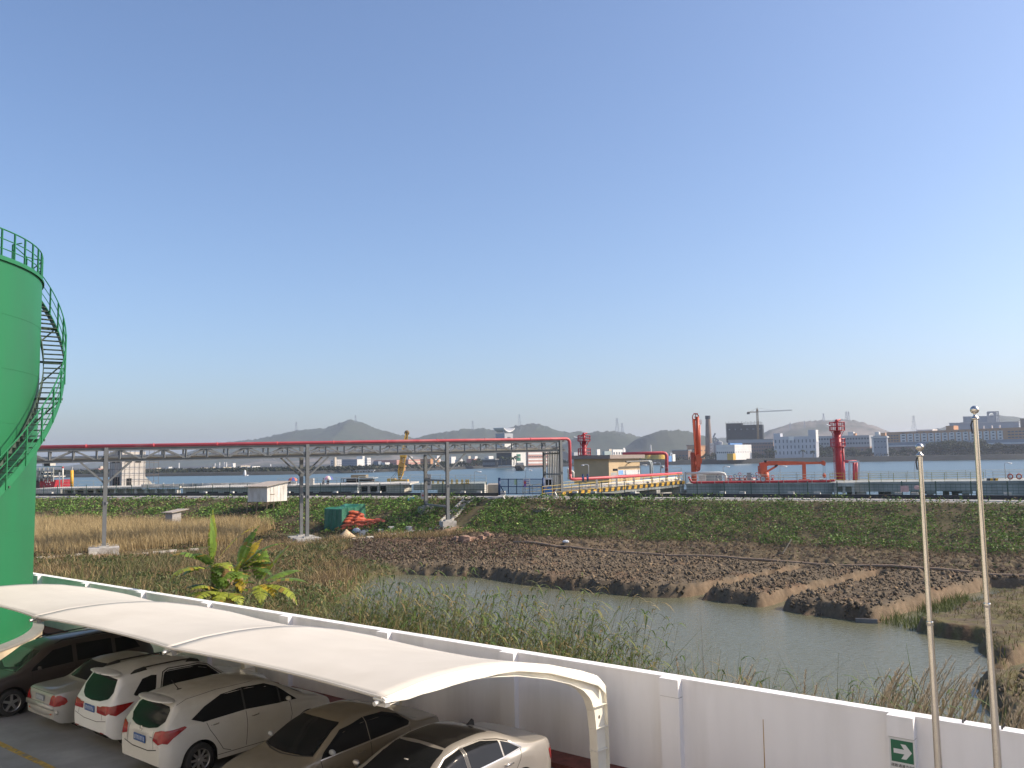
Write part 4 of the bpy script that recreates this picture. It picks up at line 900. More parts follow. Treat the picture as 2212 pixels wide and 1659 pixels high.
tag(leaf_quads(c, sz, col, 'dike_ground_cover', m_leaf, .6), kind='stuff')
# dead tops and litter at the dike foot
x, y = scatter(90000, -10, 50, 48, 105); q = crest_q(x, y); k = (q > 10.8) & (q < 18) & (terrain(x, y)[1]['ps'] < .8) & (rng.random(len(x)) < .8*np.clip(fbm(x*.5, y*.5, 3, 40)*2.4-.6, 0, 1)); x, y = x[k], y[k]
blade_set('dead_litter', x, y, rng.uniform(.1, .5, len(x)), rng.uniform(.02, .05, len(x)), BROWN+[(.25, .19, .12)], [3, 3, 2, 1.2], lean=1.8, S=3)
x, y = scatter(40000, -6, 50, 48, 92); T_ = terrain(x, y)[1]; q = T_['q']; k = (q > 11.3) & (T_['ps'] < .5) & (rng.random(len(x)) < np.clip(fbm(x*.6, y*.6, 3, 44)*2.5-.7, .1, 1)); x, y = x[k], y[k]; n = len(x)
x2, y2 = scatter(16000, -24, 2, 72, 98); T_ = terrain(x2, y2)[1]; py2 = np.interp(x2, PATH[:, 0], PATH[:, 1]); k = ((T_['soil'] > .2) | (T_['heap'] > .12)) & (y2 < py2-1.2) & (T_['pond'] < 0); x, y = np.concatenate([x, x2[k]]), np.concatenate([y, y2[k]]); n = len(x)
tag(leaf_quads(np.stack([x, y, ground_z(x, y)+.22*rng.random(n)], 1), rng.uniform(.06, .18, n), colmix(n, [(.12, .085, .06), (.17, .12, .08), (.085, .06, .045), (.07, .09, .03)], [4, 2, 3, 1]), 'torn_roots', m_straw, .7), kind='stuff')

# dry reed field left of the tarpaulin
x, y = scatter(260000, -100, -17, 76, 132); q = crest_q(x, y); r_ = fbm(x*.12, y*.12, 3, 50)
k = (q > 10.2+2*r_) & (y > np.interp(x, PATH[:, 0], PATH[:, 1])+3.2+2*r_) & (x < -30.5+6*(r_-.5)) ; x, y, r_ = x[k], y[k], r_[k]
h = rng.uniform(1.3, 2.3, len(x))*(.7+.6*r_); front = np.clip((y-np.interp(x, PATH[:, 0], PATH[:, 1])-3)/6, 0, 1); h *= .55+.45*front
o = blade_set('dry_reed_field', x, y, h, rng.uniform(.03, .065, len(x)), [(.42, .315, .155), (.49, .38, .205), (.35, .26, .125), (.25, .185, .09)], [4, 4, 3, 1], lean=.5, wind=(-.07, 0), S=4)
# brown scrub before and right of the reeds
x, y = scatter(95000, -75, -8, 76, 114); q = crest_q(x, y); r_ = fbm(x*.25, y*.25, 4, 55); py = np.interp(x, PATH[:, 0], PATH[:, 1])
k = (q > 9.5) & (np.abs(y-py) > 2.0) & (y > py) & ((y < py+6.5) | (x > -33)) & (rng.random(len(x)) < np.clip((r_-.36)*5, 0, 1)) & (x < -13); x, y, r_ = x[k], y[k], r_[k]; n = len(x)
col = colmix(n, BROWN+[(.20, .15, .075), (.07, .085, .03), (.05, .07, .022)], [3, 3, 2, 2, 2, 2]); c = np.stack([x, y, ground_z(x, y)+(.15+1.0*(r_-.3))*rng.random(n)**.7], 1)
tag(leaf_quads(c, rng.uniform(.07, .17, n), col, 'brown_scrub', m_straw, 1.6), kind='stuff')

# rough grass and weeds between the wall and the path
x, y = scatter(260000, -62, -4, 30, 97); py = np.interp(x, PATH[:, 0], PATH[:, 1]); T_ = terrain(x, y)[1]; r_ = fbm(x*.16, y*.16, 4, 60); r2 = fbm(x*.5, y*.5, 3, 61)
k = (T_['d'] > .6) & (y < py-1.4) & (T_['pond'] < .1) & (T_['soil'] < .35) & (T_['heap']*r2 < .22) & (rng.random(len(x)) < np.clip((y-20)/90+.25, 0, 1)*np.clip(r2*2.2-.35, .1, 1)); x, y, r_, r2 = x[k], y[k], r_[k], r2[k]; n = len(x)
dryz = np.clip((r_-.47)*6+(x < -24)*.25, 0, 1); isdry = rng.random(n) < dryz*.85+.12
h = np.where(isdry, rng.uniform(.4, 1.15, n), rng.uniform(.25, .8, n))*(.55+.8*r2)
blade_set('dry_grass', x[isdry], y[isdry], h[isdry], rng.uniform(.03, .07, isdry.sum()), DRY+BROWN, [3, 2, 3, 1, 2, 2, 1], lean=.9, S=4)
g_ = ~isdry; blade_set('green_grass', x[g_], y[g_], h[g_], rng.uniform(.03, .08, g_.sum()), [(.115, .125, .04), (.085, .105, .03), (.14, .14, .055), (.18, .15, .075)], [3, 2, 3, 3], lean=.9, S=4, m=m_leaf)
x, y = scatter(60000, -50, -6, 36, 92); T_ = terrain(x, y)[1]; py = np.interp(x, PATH[:, 0], PATH[:, 1]); r_ = fbm(x*.22, y*.22, 4, 66)
k = (T_['d'] > 1) & (y < py-1.5) & (T_['pond'] < .0) & (T_['soil'] < .3) & (r_ > .52) & (T_['heap'] < .4); x, y, r_ = x[k], y[k], r_[k]; n = len(x)
c = np.stack([x, y, ground_z(x, y)+(r_-.45)*3.2*rng.random(n)**.6], 1)
tag(leaf_quads(c, rng.uniform(.06, .16, n), colmix(n, [(.085, .11, .03), (.115, .13, .045), (.06, .085, .025), (.17, .14, .07)], [4, 3, 3, 1.5]), 'weed_clumps', m_leaf, 1.2), kind='stuff')

# tall canes and reeds on the near bank just behind the wall
def bank(n, s0, s1, d0, d1):
    s = rng.uniform(s0, s1, n); d = rng.uniform(d0, d1, n)**1.0; return W0.x+WD.x*s-WN.x*d, W0.y+WD.y*s-WN.y*d, s, d
x, y, s, d = bank(46000, -32, 14, .35, 4.8); r_ = fbm(s*.35, d*.5, 4, 70)
TOPS = ([-32, -20, -14, -10, -7, -3, 0, 1.2, 2.2, 3.4, 5, 8, 14], [2.0, 1.9, 2.1, 2.5, 2.9, 2.85, 2.5, 2.0, 1.8, 1.85, 1.9, 2.15, 2.4])   # height the clumps reach
top = np.interp(s, *TOPS)
k = rng.random(len(x)) < np.clip(r_*2.4-.45, .05, 1)*np.where(d > 3, .6, 1); x, y, s, d, r_, top = x[k], y[k], s[k], d[k], r_[k], top[k]; n = len(x)
h = np.clip(top-ground_z(x, y), .3, 5)*rng.uniform(.35, 1.0, n)*np.clip(.55+.8*r_, .5, 1.1)
gsel = rng.random(n) < np.clip(.16+(r_-.5)*1.6, .04, .4)
blade_set('bank_reeds', x[gsel], y[gsel], h[gsel]*1.12, rng.uniform(.022, .05, gsel.sum()), [(.12, .165, .045), (.15, .19, .06), (.09, .13, .035), (.21, .20, .08)], [3, 3, 2, 2], lean=.75, wind=(.10, .02), S=6, droop=.9, m=m_leaf)
gsel = ~gsel
blade_set('bank_dry_canes', x[gsel], y[gsel], h[gsel]*.95, rng.uniform(.012, .035, gsel.sum()), [(.38, .28, .13), (.44, .33, .16), (.28, .20, .09), (.22, .155, .085), (.20, .17, .07)], [3, 2, 3, 2, 2], lean=.8, wind=(.06, 0), S=5, droop=.8)
# leafy cane stems: a stem with arching leaves along it
def canes(name, n, s0, s1, d0, d1, hmin, hmax, cols, cw, nl=9, ll=.42, wind=(.16, .02)):
    x, y, s, d = bank(n, s0, s1, d0, d1); z = ground_z(x, y); h = np.clip(np.interp(s, *TOPS)-z, .4, 5)*rng.uniform(hmin, hmax, n)
    az = rng.uniform(0, 6.28, n); ln = rng.uniform(.02, .14, n)*h; dx = np.cos(az)*ln+wind[0]*h; dy = np.sin(az)*ln+wind[1]*h
    S = 5; u = np.linspace(0, 1, S)[None]; P = np.stack([x[:, None]+dx[:, None]*u**1.8, y[:, None]+dy[:, None]*u**1.8, z[:, None]+h[:, None]*u], -1)
    W = np.zeros_like(P); W[..., 0] = .009*(1-.7*u); P2, W2, n2 = keep_out(P, W); o = strips(P2, W2, colmix(n2, [(.20, .17, .07), (.14, .14, .05), (.26, .2, .1)], [1, 1, 1]), name+'_stems', m_straw); tag(o, kind='stuff')
    N = n*nl; i = np.repeat(np.arange(n), nl); v = rng.uniform(.25, 1.0, N)
    B = np.stack([x[i]+dx[i]*v**1.8, y[i]+dy[i]*v**1.8, z[i]+h[i]*v], 1); a = rng.uniform(0, 6.28, N); L = ll*rng.uniform(.6, 1.3, N)
    S = 5; u = np.linspace(0, 1, S)[None]; up = rng.uniform(.35, .95, N); P = np.zeros((N, S, 3))
    P[..., 0] = B[:, :1]+np.cos(a)[:, None]*L[:, None]*u+wind[0]*L[:, None]*u; P[..., 1] = B[:, 1:2]+np.sin(a)[:, None]*L[:, None]*u
    P[..., 2] = B[:, 2:]+L[:, None]*(up[:, None]*u-1.0*u**2.2); W = np.zeros_like(P); ww = (np.sin(np.pi*np.clip(u*.85+.15, 0, 1))*.022+.001)
    W[..., 0] = -np.sin(a)[:, None]*ww; W[..., 1] = np.cos(a)[:, None]*ww
    P, W, N = keep_out(P, W); o = strips(P, W, colmix(N, cols, cw), name+'_leaves', m_leaf); tag(o, kind='stuff')
canes('cane', 560, -10.5, 1.0, 1.0, 4.4, .72, 1.08, GREEN+[(.19, .18, .065), (.28, .21, .09)], [3, 3, 2, 3, 2.5, 2.5], 11)
canes('low_cane', 460, -24, 2.2, .5, 3.0, .5, .9, GREEN+[(.22, .17, .08), (.28, .2, .09)], [2, 2, 2, 1, 2, 2], 8, .34)
canes('right_cane', 110, 1.5, 8.5, .6, 2.4, .6, 1.1, GREEN+[(.20, .16, .07)], [3, 3, 3, 1, 2], 8, .4)
# low bank grass under the right half of the wall
x, y, s, d = bank(17000, 1.0, 18, .3, 3.6); r_ = fbm(s*.6, d*.8, 3, 77); k = rng.random(len(x)) < np.clip(r_*2.2-.4, .1, 1); x, y, s, d, r_ = x[k], y[k], s[k], d[k], r_[k]
h = np.clip(np.interp(s, *TOPS)+.1-ground_z(x, y), .3, 4)*rng.uniform(.4, 1, len(x))*(.55+.7*r_); blade_set('bank_grass', x, y, h, rng.uniform(.014, .035, len(x)), GREEN+DRY[:3]+BROWN, [2, 2, 2, 1, 2, 1, 2, 1, 1, 1], lean=.9, S=4)

# silver plume grass leaning with the wind, right of the pond
def plumes(name, pts, hmin, hmax, wind, dens=48):
    PP, WW, CC = [], [], []; SP, SW, SCc = [], [], []
    for (x, y) in pts:
        z = gz(x, y); h = random.uniform(hmin, hmax)-z; a = random.uniform(0, 6.28); l = random.uniform(.02, .2)*h
        dx, dy = wind[0]*h+math.cos(a)*l, wind[1]*h+math.sin(a)*l
        f = lambda u: (x+dx*u**1.9, y+dy*u**1.9, z+h*(u-.12*u**3))
        SP.append([f(u) for u in (0, .3, .6, .85, 1)]); w = .008; SW.append([(w, 0, 0)]*4+[(w*.4, 0, 0)]); SCc.append((.24, .18, .10))
        t0 = random.uniform(.66, .74)
        for k in range(dens):
            u = t0+(1-t0)*k/dens; b = f(u); L = random.uniform(.10, .24)*(1.15-.75*(k/dens)); aa = random.uniform(0, 6.28); rr = L*random.uniform(.2, .5)
            e = (b[0]+math.cos(aa)*rr+wind[0]*L*.7, b[1]+math.sin(aa)*rr+wind[1]*L*.7, b[2]+L*.55); m_ = tuple((b[j]+e[j])/2+(.01 if j == 2 else 0) for j in range(3))
            PP.append([b, m_, e]); WW.append([(.002, 0, 0), (.006, .003, 0), (.0015, 0, 0)]); c = random.uniform(.8, 1.25); CC.append((.31*c, .25*c, .17*c))
        for k in range(7):
            aa = random.uniform(0, 6.28); L = h*random.uniform(.5, .8); b = (x, y, z); e = lambda u: (x+math.cos(aa)*L*.55*u**1.4+wind[0]*L*u*u, y+math.sin(aa)*L*.55*u**1.4+wind[1]*L*u*u, z+L*(u-.45*u**2.5))
            PP.append([e(0), e(.5), e(1)]); WW.append([(.008, .004, 0), (.008, .003, 0), (.001, 0, 0)]); c = random.uniform(.7, 1.3); CC.append(random.choice([(.12*c, .13*c, .035*c), (.20*c, .16*c, .07*c), (.08*c, .10*c, .03*c)]))
    tag(strips(np.array(PP), np.array(WW), np.array(CC), name, m_straw), kind='stuff'); tag(strips(np.array(SP), np.array(SW), np.array(SCc), name+'_stalks', m_straw), kind='stuff')
pts = []
for i in range(330):
    s = random.uniform(6.6, 15.5); d = random.uniform(.8, 4.8)*(1 if s > 8.5 else .55); pts.append((W0.x+WD.x*s-WN.x*d, W0.y+WD.y*s-WN.y*d))
plumes('plume_grass', pts, 1.5, 2.9, (.30, .04))
pts = [(W0.x+WD.x*s-WN.x*d, W0.y+WD.y*s-WN.y*d) for s, d in ((3.9, 2.2), (3.7, 2.4), (5.4, 2.4), (6.5, 1.8), (6.9, 2.2), (2.4, 3.1), (5.9, 1.3), (7.4, 2.6), (4.1, 1.4))]
plumes('sparse_plumes', pts, 1.7, 2.4, (.10, .0), 60)

# grass on the far right bed, litter at the pond edge
x, y = scatter(52000, 12, 48, 24, 62); T_ = terrain(x, y)[1]; r_ = fbm(x*.35, y*.35, 4, 80)
k = (T_['d'] > 3.5) & (T_['pond'] < .0) & (T_['f'] > 15.0) & (T_['ps'] > .6) & (T_['tr'] < .6) & (rng.random(len(x)) < np.clip(r_*2.6-.85, .03, 1)); x, y = x[k], y[k]; n = len(x)
blade_set('bed_grass', x, y, rng.uniform(.12, .5, n), rng.uniform(.02, .05, n), [(.09, .11, .03), (.12, .12, .04), (.20, .15, .08), (.14, .10, .05)], [2, 2, 2, 2], lean=1.3, S=3)
x, y = scatter(30000, 10, 30, 36, 62); T_ = terrain(x, y)[1]; k = (T_['f'] > 12.6) & (T_['f'] < 15.2) & (T_['ps'] > 1) & (T_['pond'] < .1) & (fbm(x*.6, y*.6, 3, 83) > .46); x, y = x[k], y[k]; n = len(x)
blade_set('ditch_grass', x, y, rng.uniform(.3, .7, n), rng.uniform(.02, .05, n), [(.10, .13, .035), (.13, .15, .05), (.08, .10, .03)], [1, 1, 1], lean=.7, S=3, m=m_leaf, z=np.full(n, ZW))
x, y = scatter(26000, -12, 40, 26, 82); T_ = terrain(x, y)[1]; k = (T_['soil'] > .6) & (T_['tr'] < .2) & (rng.random(len(x)) < .22); x, y = x[k], y[k]; n = len(x)
blade_set('straw_litter', x, y, rng.uniform(.06, .28, n), rng.uniform(.012, .03, n), [(.30, .22, .14), (.16, .11, .07), (.10, .07, .05)], [1, 2, 2], lean=3.0, S=3)
# clods of turned soil on the beds
x, y = scatter(60000, -13, 46, 30, 86); T_ = terrain(x, y)[1]; k = (T_['soil'] > .7) & (T_['tr'] < .1) & ((T_['f'] < 15) | (T_['f'] > 22.4)) & (T_['pond'] < .1); x, y = x[k], y[k]; n = len(x)
z = ground_z(x, y); sz = rng.uniform(.03, .10, n)*(1+1.6*rng.random(n)**6)
base = np.array([(1, 0, 0), (-1, 0, 0), (0, 1, 0), (0, -1, 0), (0, 0, 1), (0, 0, -1)], float); tri = np.array([(0, 2, 4), (2, 1, 4), (1, 3, 4), (3, 0, 4), (2, 0, 5), (1, 2, 5), (3, 1, 5), (0, 3, 5)])
ax = rng.normal(size=(n, 6, 3))*.28+base[None]; sc = rng.uniform(.55, 1.25, (n, 1, 3)); V = ax*sc*sz[:, None, None]+np.stack([x, y, z+.02], 1)[:, None, :]
F = (tri[None]+(np.arange(n)*6)[:, None, None]).reshape(-1, 3)
tag(np_mesh('soil_clods', V.reshape(-1, 3), F, m_ter, np.repeat(colmix(n, [(.122, .097, .067), (.155, .12, .083), (.095, .076, .054), (.20, .145, .09)], [4, 3, 3, 1]), 6, 0)), kind='stuff')
# ------------------------------------------------------------------ banana clump
m_ban = leafmat('banana_leaf', .4, .4)
BX, BY = -9.75, 30.4
bn = thing('banana_plant', 'clump of banana plants with torn yellow and green leaves behind the white wall', 'plant', (BX, BY, gz(BX, BY)))
def banana_leaf(b, az, L, up, droop, w, col, split=.5, roll=0.0):
    b = Vector(b); n = 13; P = []
    h = Vector((math.cos(az), math.sin(az), 0)); el = up; dbase = random.uniform(.05, .3)
    p = b.copy(); step = L/n
    for i in range(n+1):
        P.append(p.copy()); p = p+(h*math.cos(el)+Vector((0, 0, 1))*math.sin(el))*step; el -= droop/n*(.4+1.6*i/n)
    V, F, Cc = [], [], []
    def q(a, b_, c, d, col):
        k = len(V); V.extend([a, b_, c, d]); F.append((k, k+1, k+2, k+3)); Cc.extend([col]*4)
    for i in range(n):
        u0, u1 = i/n, (i+1)/n; wid = lambda u: w*max(0, math.sin(math.pi*min(1, max(0, (u-.12)/.88))**.75))
        t = (P[i+1]-P[i]).normalized(); sd = t.cross(Vector((0, 0, 1)))
        if sd.length < 1e-3: sd = Vector((-h.y, h.x, 0))
        sd.normalize(); sd = (sd*math.cos(roll)+t.cross(sd)*math.sin(roll)).normalized(); nn = sd.cross(t)
        r0 = .014*(1-u0)+.004
        q(P[i]-sd*r0, P[i]+sd*r0, P[i+1]+sd*r0, P[i+1]-sd*r0, tuple(c*1.25 for c in col))
        if u0 < .1: continue
        for sg in (-1, 1):
            m_ = 1
            for k in range(m_):
                a0 = P[i]+(P[i+1]-P[i])*(k/m_); a1 = P[i]+(P[i+1]-P[i])*((k+(1.02 if random.random() > split*.6 else random.uniform(.7, .92)))/m_)
                dr = dbase+random.uniform(0, .18); sw = wid((u0+u1)/2)*random.uniform(.93, 1.03)
                e = (sd*sg*math.cos(dr)-Vector((0, 0, 1))*math.sin(dr)+nn*.1+t*.16).normalized()*sw
                cj = random.uniform(.75, 1.25); cc = tuple(c*cj for c in col)
                if random.random() < .10: cc = (.34*cj, .24*cj, .06*cj)
                mid0 = a0+e*.55+nn*sw*.06; mid1 = a1+e*.55+nn*sw*.06
                q(a0, a1, mid1, mid0, cc); q(mid0, mid1, a1+e, a0+e, cc)
    off = WLOC[bn]; o = np_mesh('leaf', np.array([tuple(v-off) for v in V]), np.array(F), m_ban, np.array(Cc)); o.parent = bn; return o
YG = (.30, .34, .05); GR = (.15, .235, .04); DG = (.08, .14, .03); YE = (.52, .38, .04); BR = (.22, .14, .06)
stems = []
for (dx, dy, hh) in ((-.75, .0, 1.9), (.05, .3, 1.7), (.75, .2, 1.3), (-.3, -.4, 1.1)):
    z = gz(BX+dx, BY+dy); b = Vector((BX+dx, BY+dy, z)); tp_ = b+Vector((random.uniform(-.15, .15), 0, hh+.85-z)); stems.append(tp_)
    mb = MB(); mb.tube([b, (b+tp_)/2+Vector((.04, 0, 0)), tp_], .11, 10, r1=.05); mb.build('pseudostem', mat('banana_stem', (.12, .11, .045), .7, var=.35, scale=5), bn, True)
def BL(k, *a, **kw): banana_leaf(stems[k]+Vector((0, 0, -.15)), *a, **kw)
for k, az, L, up, dr, w, col in ((0, 1.9, 1.9, 1.50, .25, .17, YG), (0, 2.6, 1.75, 1.62, .30, .14, GR), (0, .25, 2.0, 1.05, .75, .24, YE), (0, 3.4, 1.6, .9, 1.6, .25, GR), (0, 4.0, 1.9, .35, 1.3, .26, YG), (0, 5.6, 1.4, .6, 1.5, .26, YG), (0, -.6, 1.5, .2, 1.6, .24, BR),
    (1, .1, 1.8, .95, 1.0, .26, GR), (1, .9, 1.7, 1.3, .6, .24, GR), (1, -.25, 1.7, .5, 1.5, .27, DG), (1, 2.4, 1.5, .6, 1.5, .27, DG), (1, 4.6, 1.4, .3, 1.7, .25, GR), (1, 5.2, 1.3, .1, 1.9, .2, YE),
    (2, .5, 1.8, 1.05, .5, .17, YG), (2, .0, 2.0, .35, .85, .24, GR), (2, -.4, 2.1, .15, 1.3, .23, YG), (2, 1.6, 1.4, 1.2, .8, .22, GR), (2, -1.2, 1.4, .1, 1.6, .22, YG), (2, 3.4, 1.3, .5, 1.6, .22, DG),
    (3, 3.6, 1.9, .3, 1.1, .25, YG), (3, 3.1, 1.7, .6, 1.3, .24, DG), (3, 4.2, 1.5, -.1, 1.4, .22, YE), (3, 2.7, 1.4, .2, 1.5, .24, DG), (3, 5.3, 1.2, -.1, 1.6, .2, BR), (3, 4.9, 1.5, .4, 1.8, .2, YG), (1, 3.0, 1.2, -.2, 1.3, .2, BR)):
    BL(k, az, L*(1.1 if up > .8 else .9), up, dr, w*(.95 if up > 1.4 else 1.35), col)
    if up < 1.3: BL((k+random.choice((0, 0, 1))) % 4, az+random.uniform(.4, 1.0), L*.88*random.uniform(.8, 1.1), min(1.2, up*random.uniform(.8, 1.3)+.1), dr*random.uniform(.8, 1.2), w*1.45, random.choice((GR, YG, DG, col)))

# ------------------------------------------------------------------ pipe rack
m_rack = mat('rack_grey_steel', (.165, .17, .165), .55, var=.12, scale=1.5)
m_rpipe = mat('red_pipe', (.52, .075, .085), .5, var=.10, scale=.7, tint=(.55, .16, .15), tscale=.4, tpos=(.55, .7))
m_wpipe = mat('cream_pipe', (.66, .62, .54), .5, var=.08)
m_cfoot = mat('footing_concrete', (.44, .42, .38), .9, var=.2, scale=2, tint=(.25, .23, .2), tscale=1.5)
RA = Vector((-40, 84.5, 0)); RD = Vector((.9, .436, 0)).normalized(); RN = Vector((-RD.y, RD.x, 0)); RW = 3.0
def rk(t, n, z): return RA+RD*t+RN*n+Vector((0, 0, z))
def rz_(t): return 8.10+.0095*t        # top of steel
DT = 1.22
rack = thing('pipe_rack', 'long grey steel lattice pipe bridge carrying a red pipe over the field to the jetty', 'pipe rack', tuple(rk(0, 0, gz(RA.x, RA.y))))
T0, T1 = -16.0, 51.6
for n in (0, RW):
    for nm, dz in (('top_chord', -.11), ('bottom_chord', -DT)):
        mb = MB()
        mb.bar(rk(T0, n, rz_(T0)+dz+.12), rk(T1, n, rz_(T1)+dz+.12), .24, .025); mb.bar(rk(T0, n, rz_(T0)+dz-.12), rk(T1, n, rz_(T1)+dz-.12), .24, .025)
        mb.bar(rk(T0, n, rz_(T0)+dz), rk(T1, n, rz_(T1)+dz), .02, .22); mb.build(nm, m_rack, rack)
    t = T0+.8; up = True
    while t < T1-1:
        mb = MB(); mb.bar(rk(t, n, rz_(t)-.2), rk(t, n, rz_(t)-DT+.1), .16, .16); mb.build('lattice_post', m_rack, rack)
        t2 = t+2.05
        a = (rk(t+.1, n, rz_(t)-.22), rk(t2-.1, n, rz_(t2)-DT+.12)) if up else (rk(t+.1, n, rz_(t)-DT+.12), rk(t2-.1, n, rz_(t2)-.22))
        if t2 < T1: mb = MB(); mb.bar(a[0], a[1], .12, .15); mb.build('lattice_diagonal', m_rack, rack)
        up = not up; t = t2
for t in np.arange(T0+.8, T1, 4.1):
    mb = MB(); mb.bar(rk(t, 0, rz_(t)-DT-.02), rk(t, RW, rz_(t)-DT-.02), .12, .14); mb.bar(rk(t, 0, rz_(t)-.1), rk(t, RW, rz_(t)-.1), .12, .14); mb.build('cross_beam', m_rack, rack)
for n, r, z, m in ((.45, .16, -DT+.34, m_wpipe), (1.15, .14, -DT+.36, m_wpipe), (1.8, .10, -DT+.22, m_rack), (2.3, .13, -DT+.24, m_wpipe)):
    mb = MB(); mb.tube([rk(T0, n, rz_(T0)+z), rk(T1-.6, n, rz_(T1)+z)], r, 10); mb.build('process_pipe', m, rack, True)
def column(t, n, zb, h_top, w=.36):
    mb = MB(); a, b = rk(t, n, zb), rk(t, n, h_top)
    for e in (-1, 1): mb.bar(a+RN*e*w*.45, b+RN*e*w*.45, w, .022, up=tuple(RN))
    mb.bar(a, b, .022, w*.9, up=tuple(RN)); mb.bar(a+Vector((0, 0, (h_top-zb)*.42)), a+Vector((0, 0, (h_top-zb)*.42+.22)), w*1.12); return mb.build('column', m_rack, rack)
def brace(p, q): mb = MB(); mb.bar(p, q, .16, .16); mb.build('knee_brace', m_rack, rack)
P_ = [(0.0, -1.9), (19.7, -1.6), (35.9, -1.2)]
for t, zf in P_:
    wid = 3.0 if t < 30 else 7.4
    for n in (0, wid):
        p = rk(t, n, 0); g0 = gz(p.x, p.y); zb = g0+.75
        column(t, n, zb, rz_(t)+.05)
        for sg in (-1, 1): brace(rk(t+sg*.12, n, rz_(t)-DT-2.2), rk(t+sg*2.3, n, rz_(t)-DT-.1))
        f = thing('concrete_footing', {0.0: 'big stepped concrete footing under the leftmost rack column', 19.7: 'stepped concrete footing under the twin rack columns left of the sacks', 35.9: 'small concrete footing under the rack column beside the dike stairs'}[t] if n == 0 else {0.0: 'rear concrete footing block behind the leftmost rack column', 19.7: 'rear concrete footing block behind the twin rack columns', 35.9: 'stepped concrete footing under the rear leg of the wide rack frame'}[n and t], 'footing', (p.x, p.y, g0))
        k = 1.0 if t < 30 else .62
        mb = MB(); mb.box((p.x, p.y, g0+.15), (2.7*k, 2.0*k, .9), math.atan2(RD.y, RD.x)); mb.build('base_block', m_cfoot, f)
        mb = MB(); mb.box((p.x, p.y, g0+.67), (.85, .75, .16), math.atan2(RD.y, RD.x)); mb.build('pedestal', m_cfoot, f)
    if t > 30:
        for z in (1.0, 4.0, rz_(t)-DT-.1):
            mb = MB(); mb.bar(rk(t, 0, z), rk(t, wid, z), .2, .2); mb.build('portal_beam', m_rack, rack)
# end frame on the dike crest
te = 51.0
for n in (0, 4.4):
    column(te, n, 1.5, rz_(te)+.02, .34)
for z in (4.4, 7.0): mb = MB(); mb.bar(rk(te, 0, z), rk(te, 4.4, z), .2, .2); mb.build('portal_beam', m_rack, rack)
for k in range(7):
    n = 1.0+.45*k; mb = MB(); m = (m_wpipe, m_rack)[k % 2]; r = (.13, .09, .10, .12, .08, .11, .09)[k]
    mb.tube([rk(T1-.8, n, rz_(T1)-DT+.25), rk(T1-.5, n, rz_(T1)-DT+.1), rk(T1-.45, n, rz_(T1)-DT-.3), rk(T1-.45, n, 1.8)], r, 8); mb.build('drop_pipe', mat('drop_grey', (.40, .40, .375), .5), rack, True)
# red fire main on top of the steel, with its drop at the end
PB = lambda t: rk(t, .35, rz_(t)+.20)
ep = rk(52.2, .1, 0)
mb = MB(); dd = RD
mb.tube([PB(T0), PB(52.0)]+[PB(52.0)+RD*(.5*math.sin(a))+Vector((0, 0, -.5*(1-math.cos(a)))) for a in (.4, .8, 1.2, 1.57)]+[PB(52.0)+RD*.5+Vector((0, 0, -4.4))], .19, 14)
rp = tag(mb.build('red_fire_main', m_rpipe, None, True), 'long red fire main on top of the pipe rack bending down at its end', 'pipe')
for t in np.arange(-14, 52, 6.1):
    mb = MB(); p = PB(t); mb.tube([p-RD*.06, p+RD*.06], .225, 14); mb.build('flange', m_rpipe, rp)
for t in np.arange(-12, 51, 4.1): mb = MB(); mb.box(tuple(rk(t, .35, rz_(t)+.0)), (.12, .3, .06)); mb.build('pipe_shoe', m_rack, rp)

# ------------------------------------------------------------------ things in the field
m_tarp = mat('green_tarpaulin', (.022, .145, .085), .55, var=.2, scale=2.5, bump=.5, bscale=5)
def onground(px, py, z0=-2.0):
    """where the sight line meets the ground"""
    d = ray(px, py); lo = 20.0
    for i in range(2600):
        y = lo+i*.05; p = at(px, py, y)
        if p.z <= gz_fast(p.x, p.y): return Vector((p.x, p.y, gz(p.x, p.y)))
    return at(px, py, 95)
_gi = (gx, gy, Z)
def gz_fast(x, y):
    i = int(np.clip(np.searchsorted(gx, x)-1, 0, len(gx)-2)); j = int(np.clip(np.searchsorted(gy, y)-1, 0, len(gy)-2))
    fx = (x-gx[i])/(gx[i+1]-gx[i]); fy = (y-gy[j])/(gy[j+1]-gy[j])
    return (Z[i, j]*(1-fx)+Z[i+1, j]*fx)*(1-fy)+(Z[i, j+1]*(1-fx)+Z[i+1, j+1]*fx)*fy
# tarpaulin over a stack
c0 = onground(738, 1148); a = R(14); ex = Vector((math.cos(a), math.sin(a), 0)); ey = Vector((-math.sin(a), math.cos(a), 0))
def fold(mb_pts): return mb_pts
def along(C, e, px):      # length along e from C until the image column px
    lo, hi = 0.0, 400.0
    f = lambda t: (lambda q: 1106+FPX*q.x/-q.z)(CAMM.to_3x3().transposed() @ (C+e*t-Vector((0, 0, HC))))
    s = 1 if f(.2) > f(0) else -1
    for _ in range(50):
        m = (lo+hi)/2
        if (f(m)-px)*s < 0: lo = m
        else: hi = m
    return lo
t1 = Vector((math.cos(R(38)), math.sin(R(38)), 0)); t2 = Vector((-math.cos(R(32)), math.sin(R(32)), 0))
V = []; nu, nv = 60, 26; LX, LY, HT = along(c0, t1, 792), along(c0, t2, 698), 3.1
ring = []
for i in range(nu):
    u = i/nu*4; k = int(u); f = u-k
    p = [(f, 0), (1, f), (1-f, 1), (0, 1-f)][k]; ring.append(p)
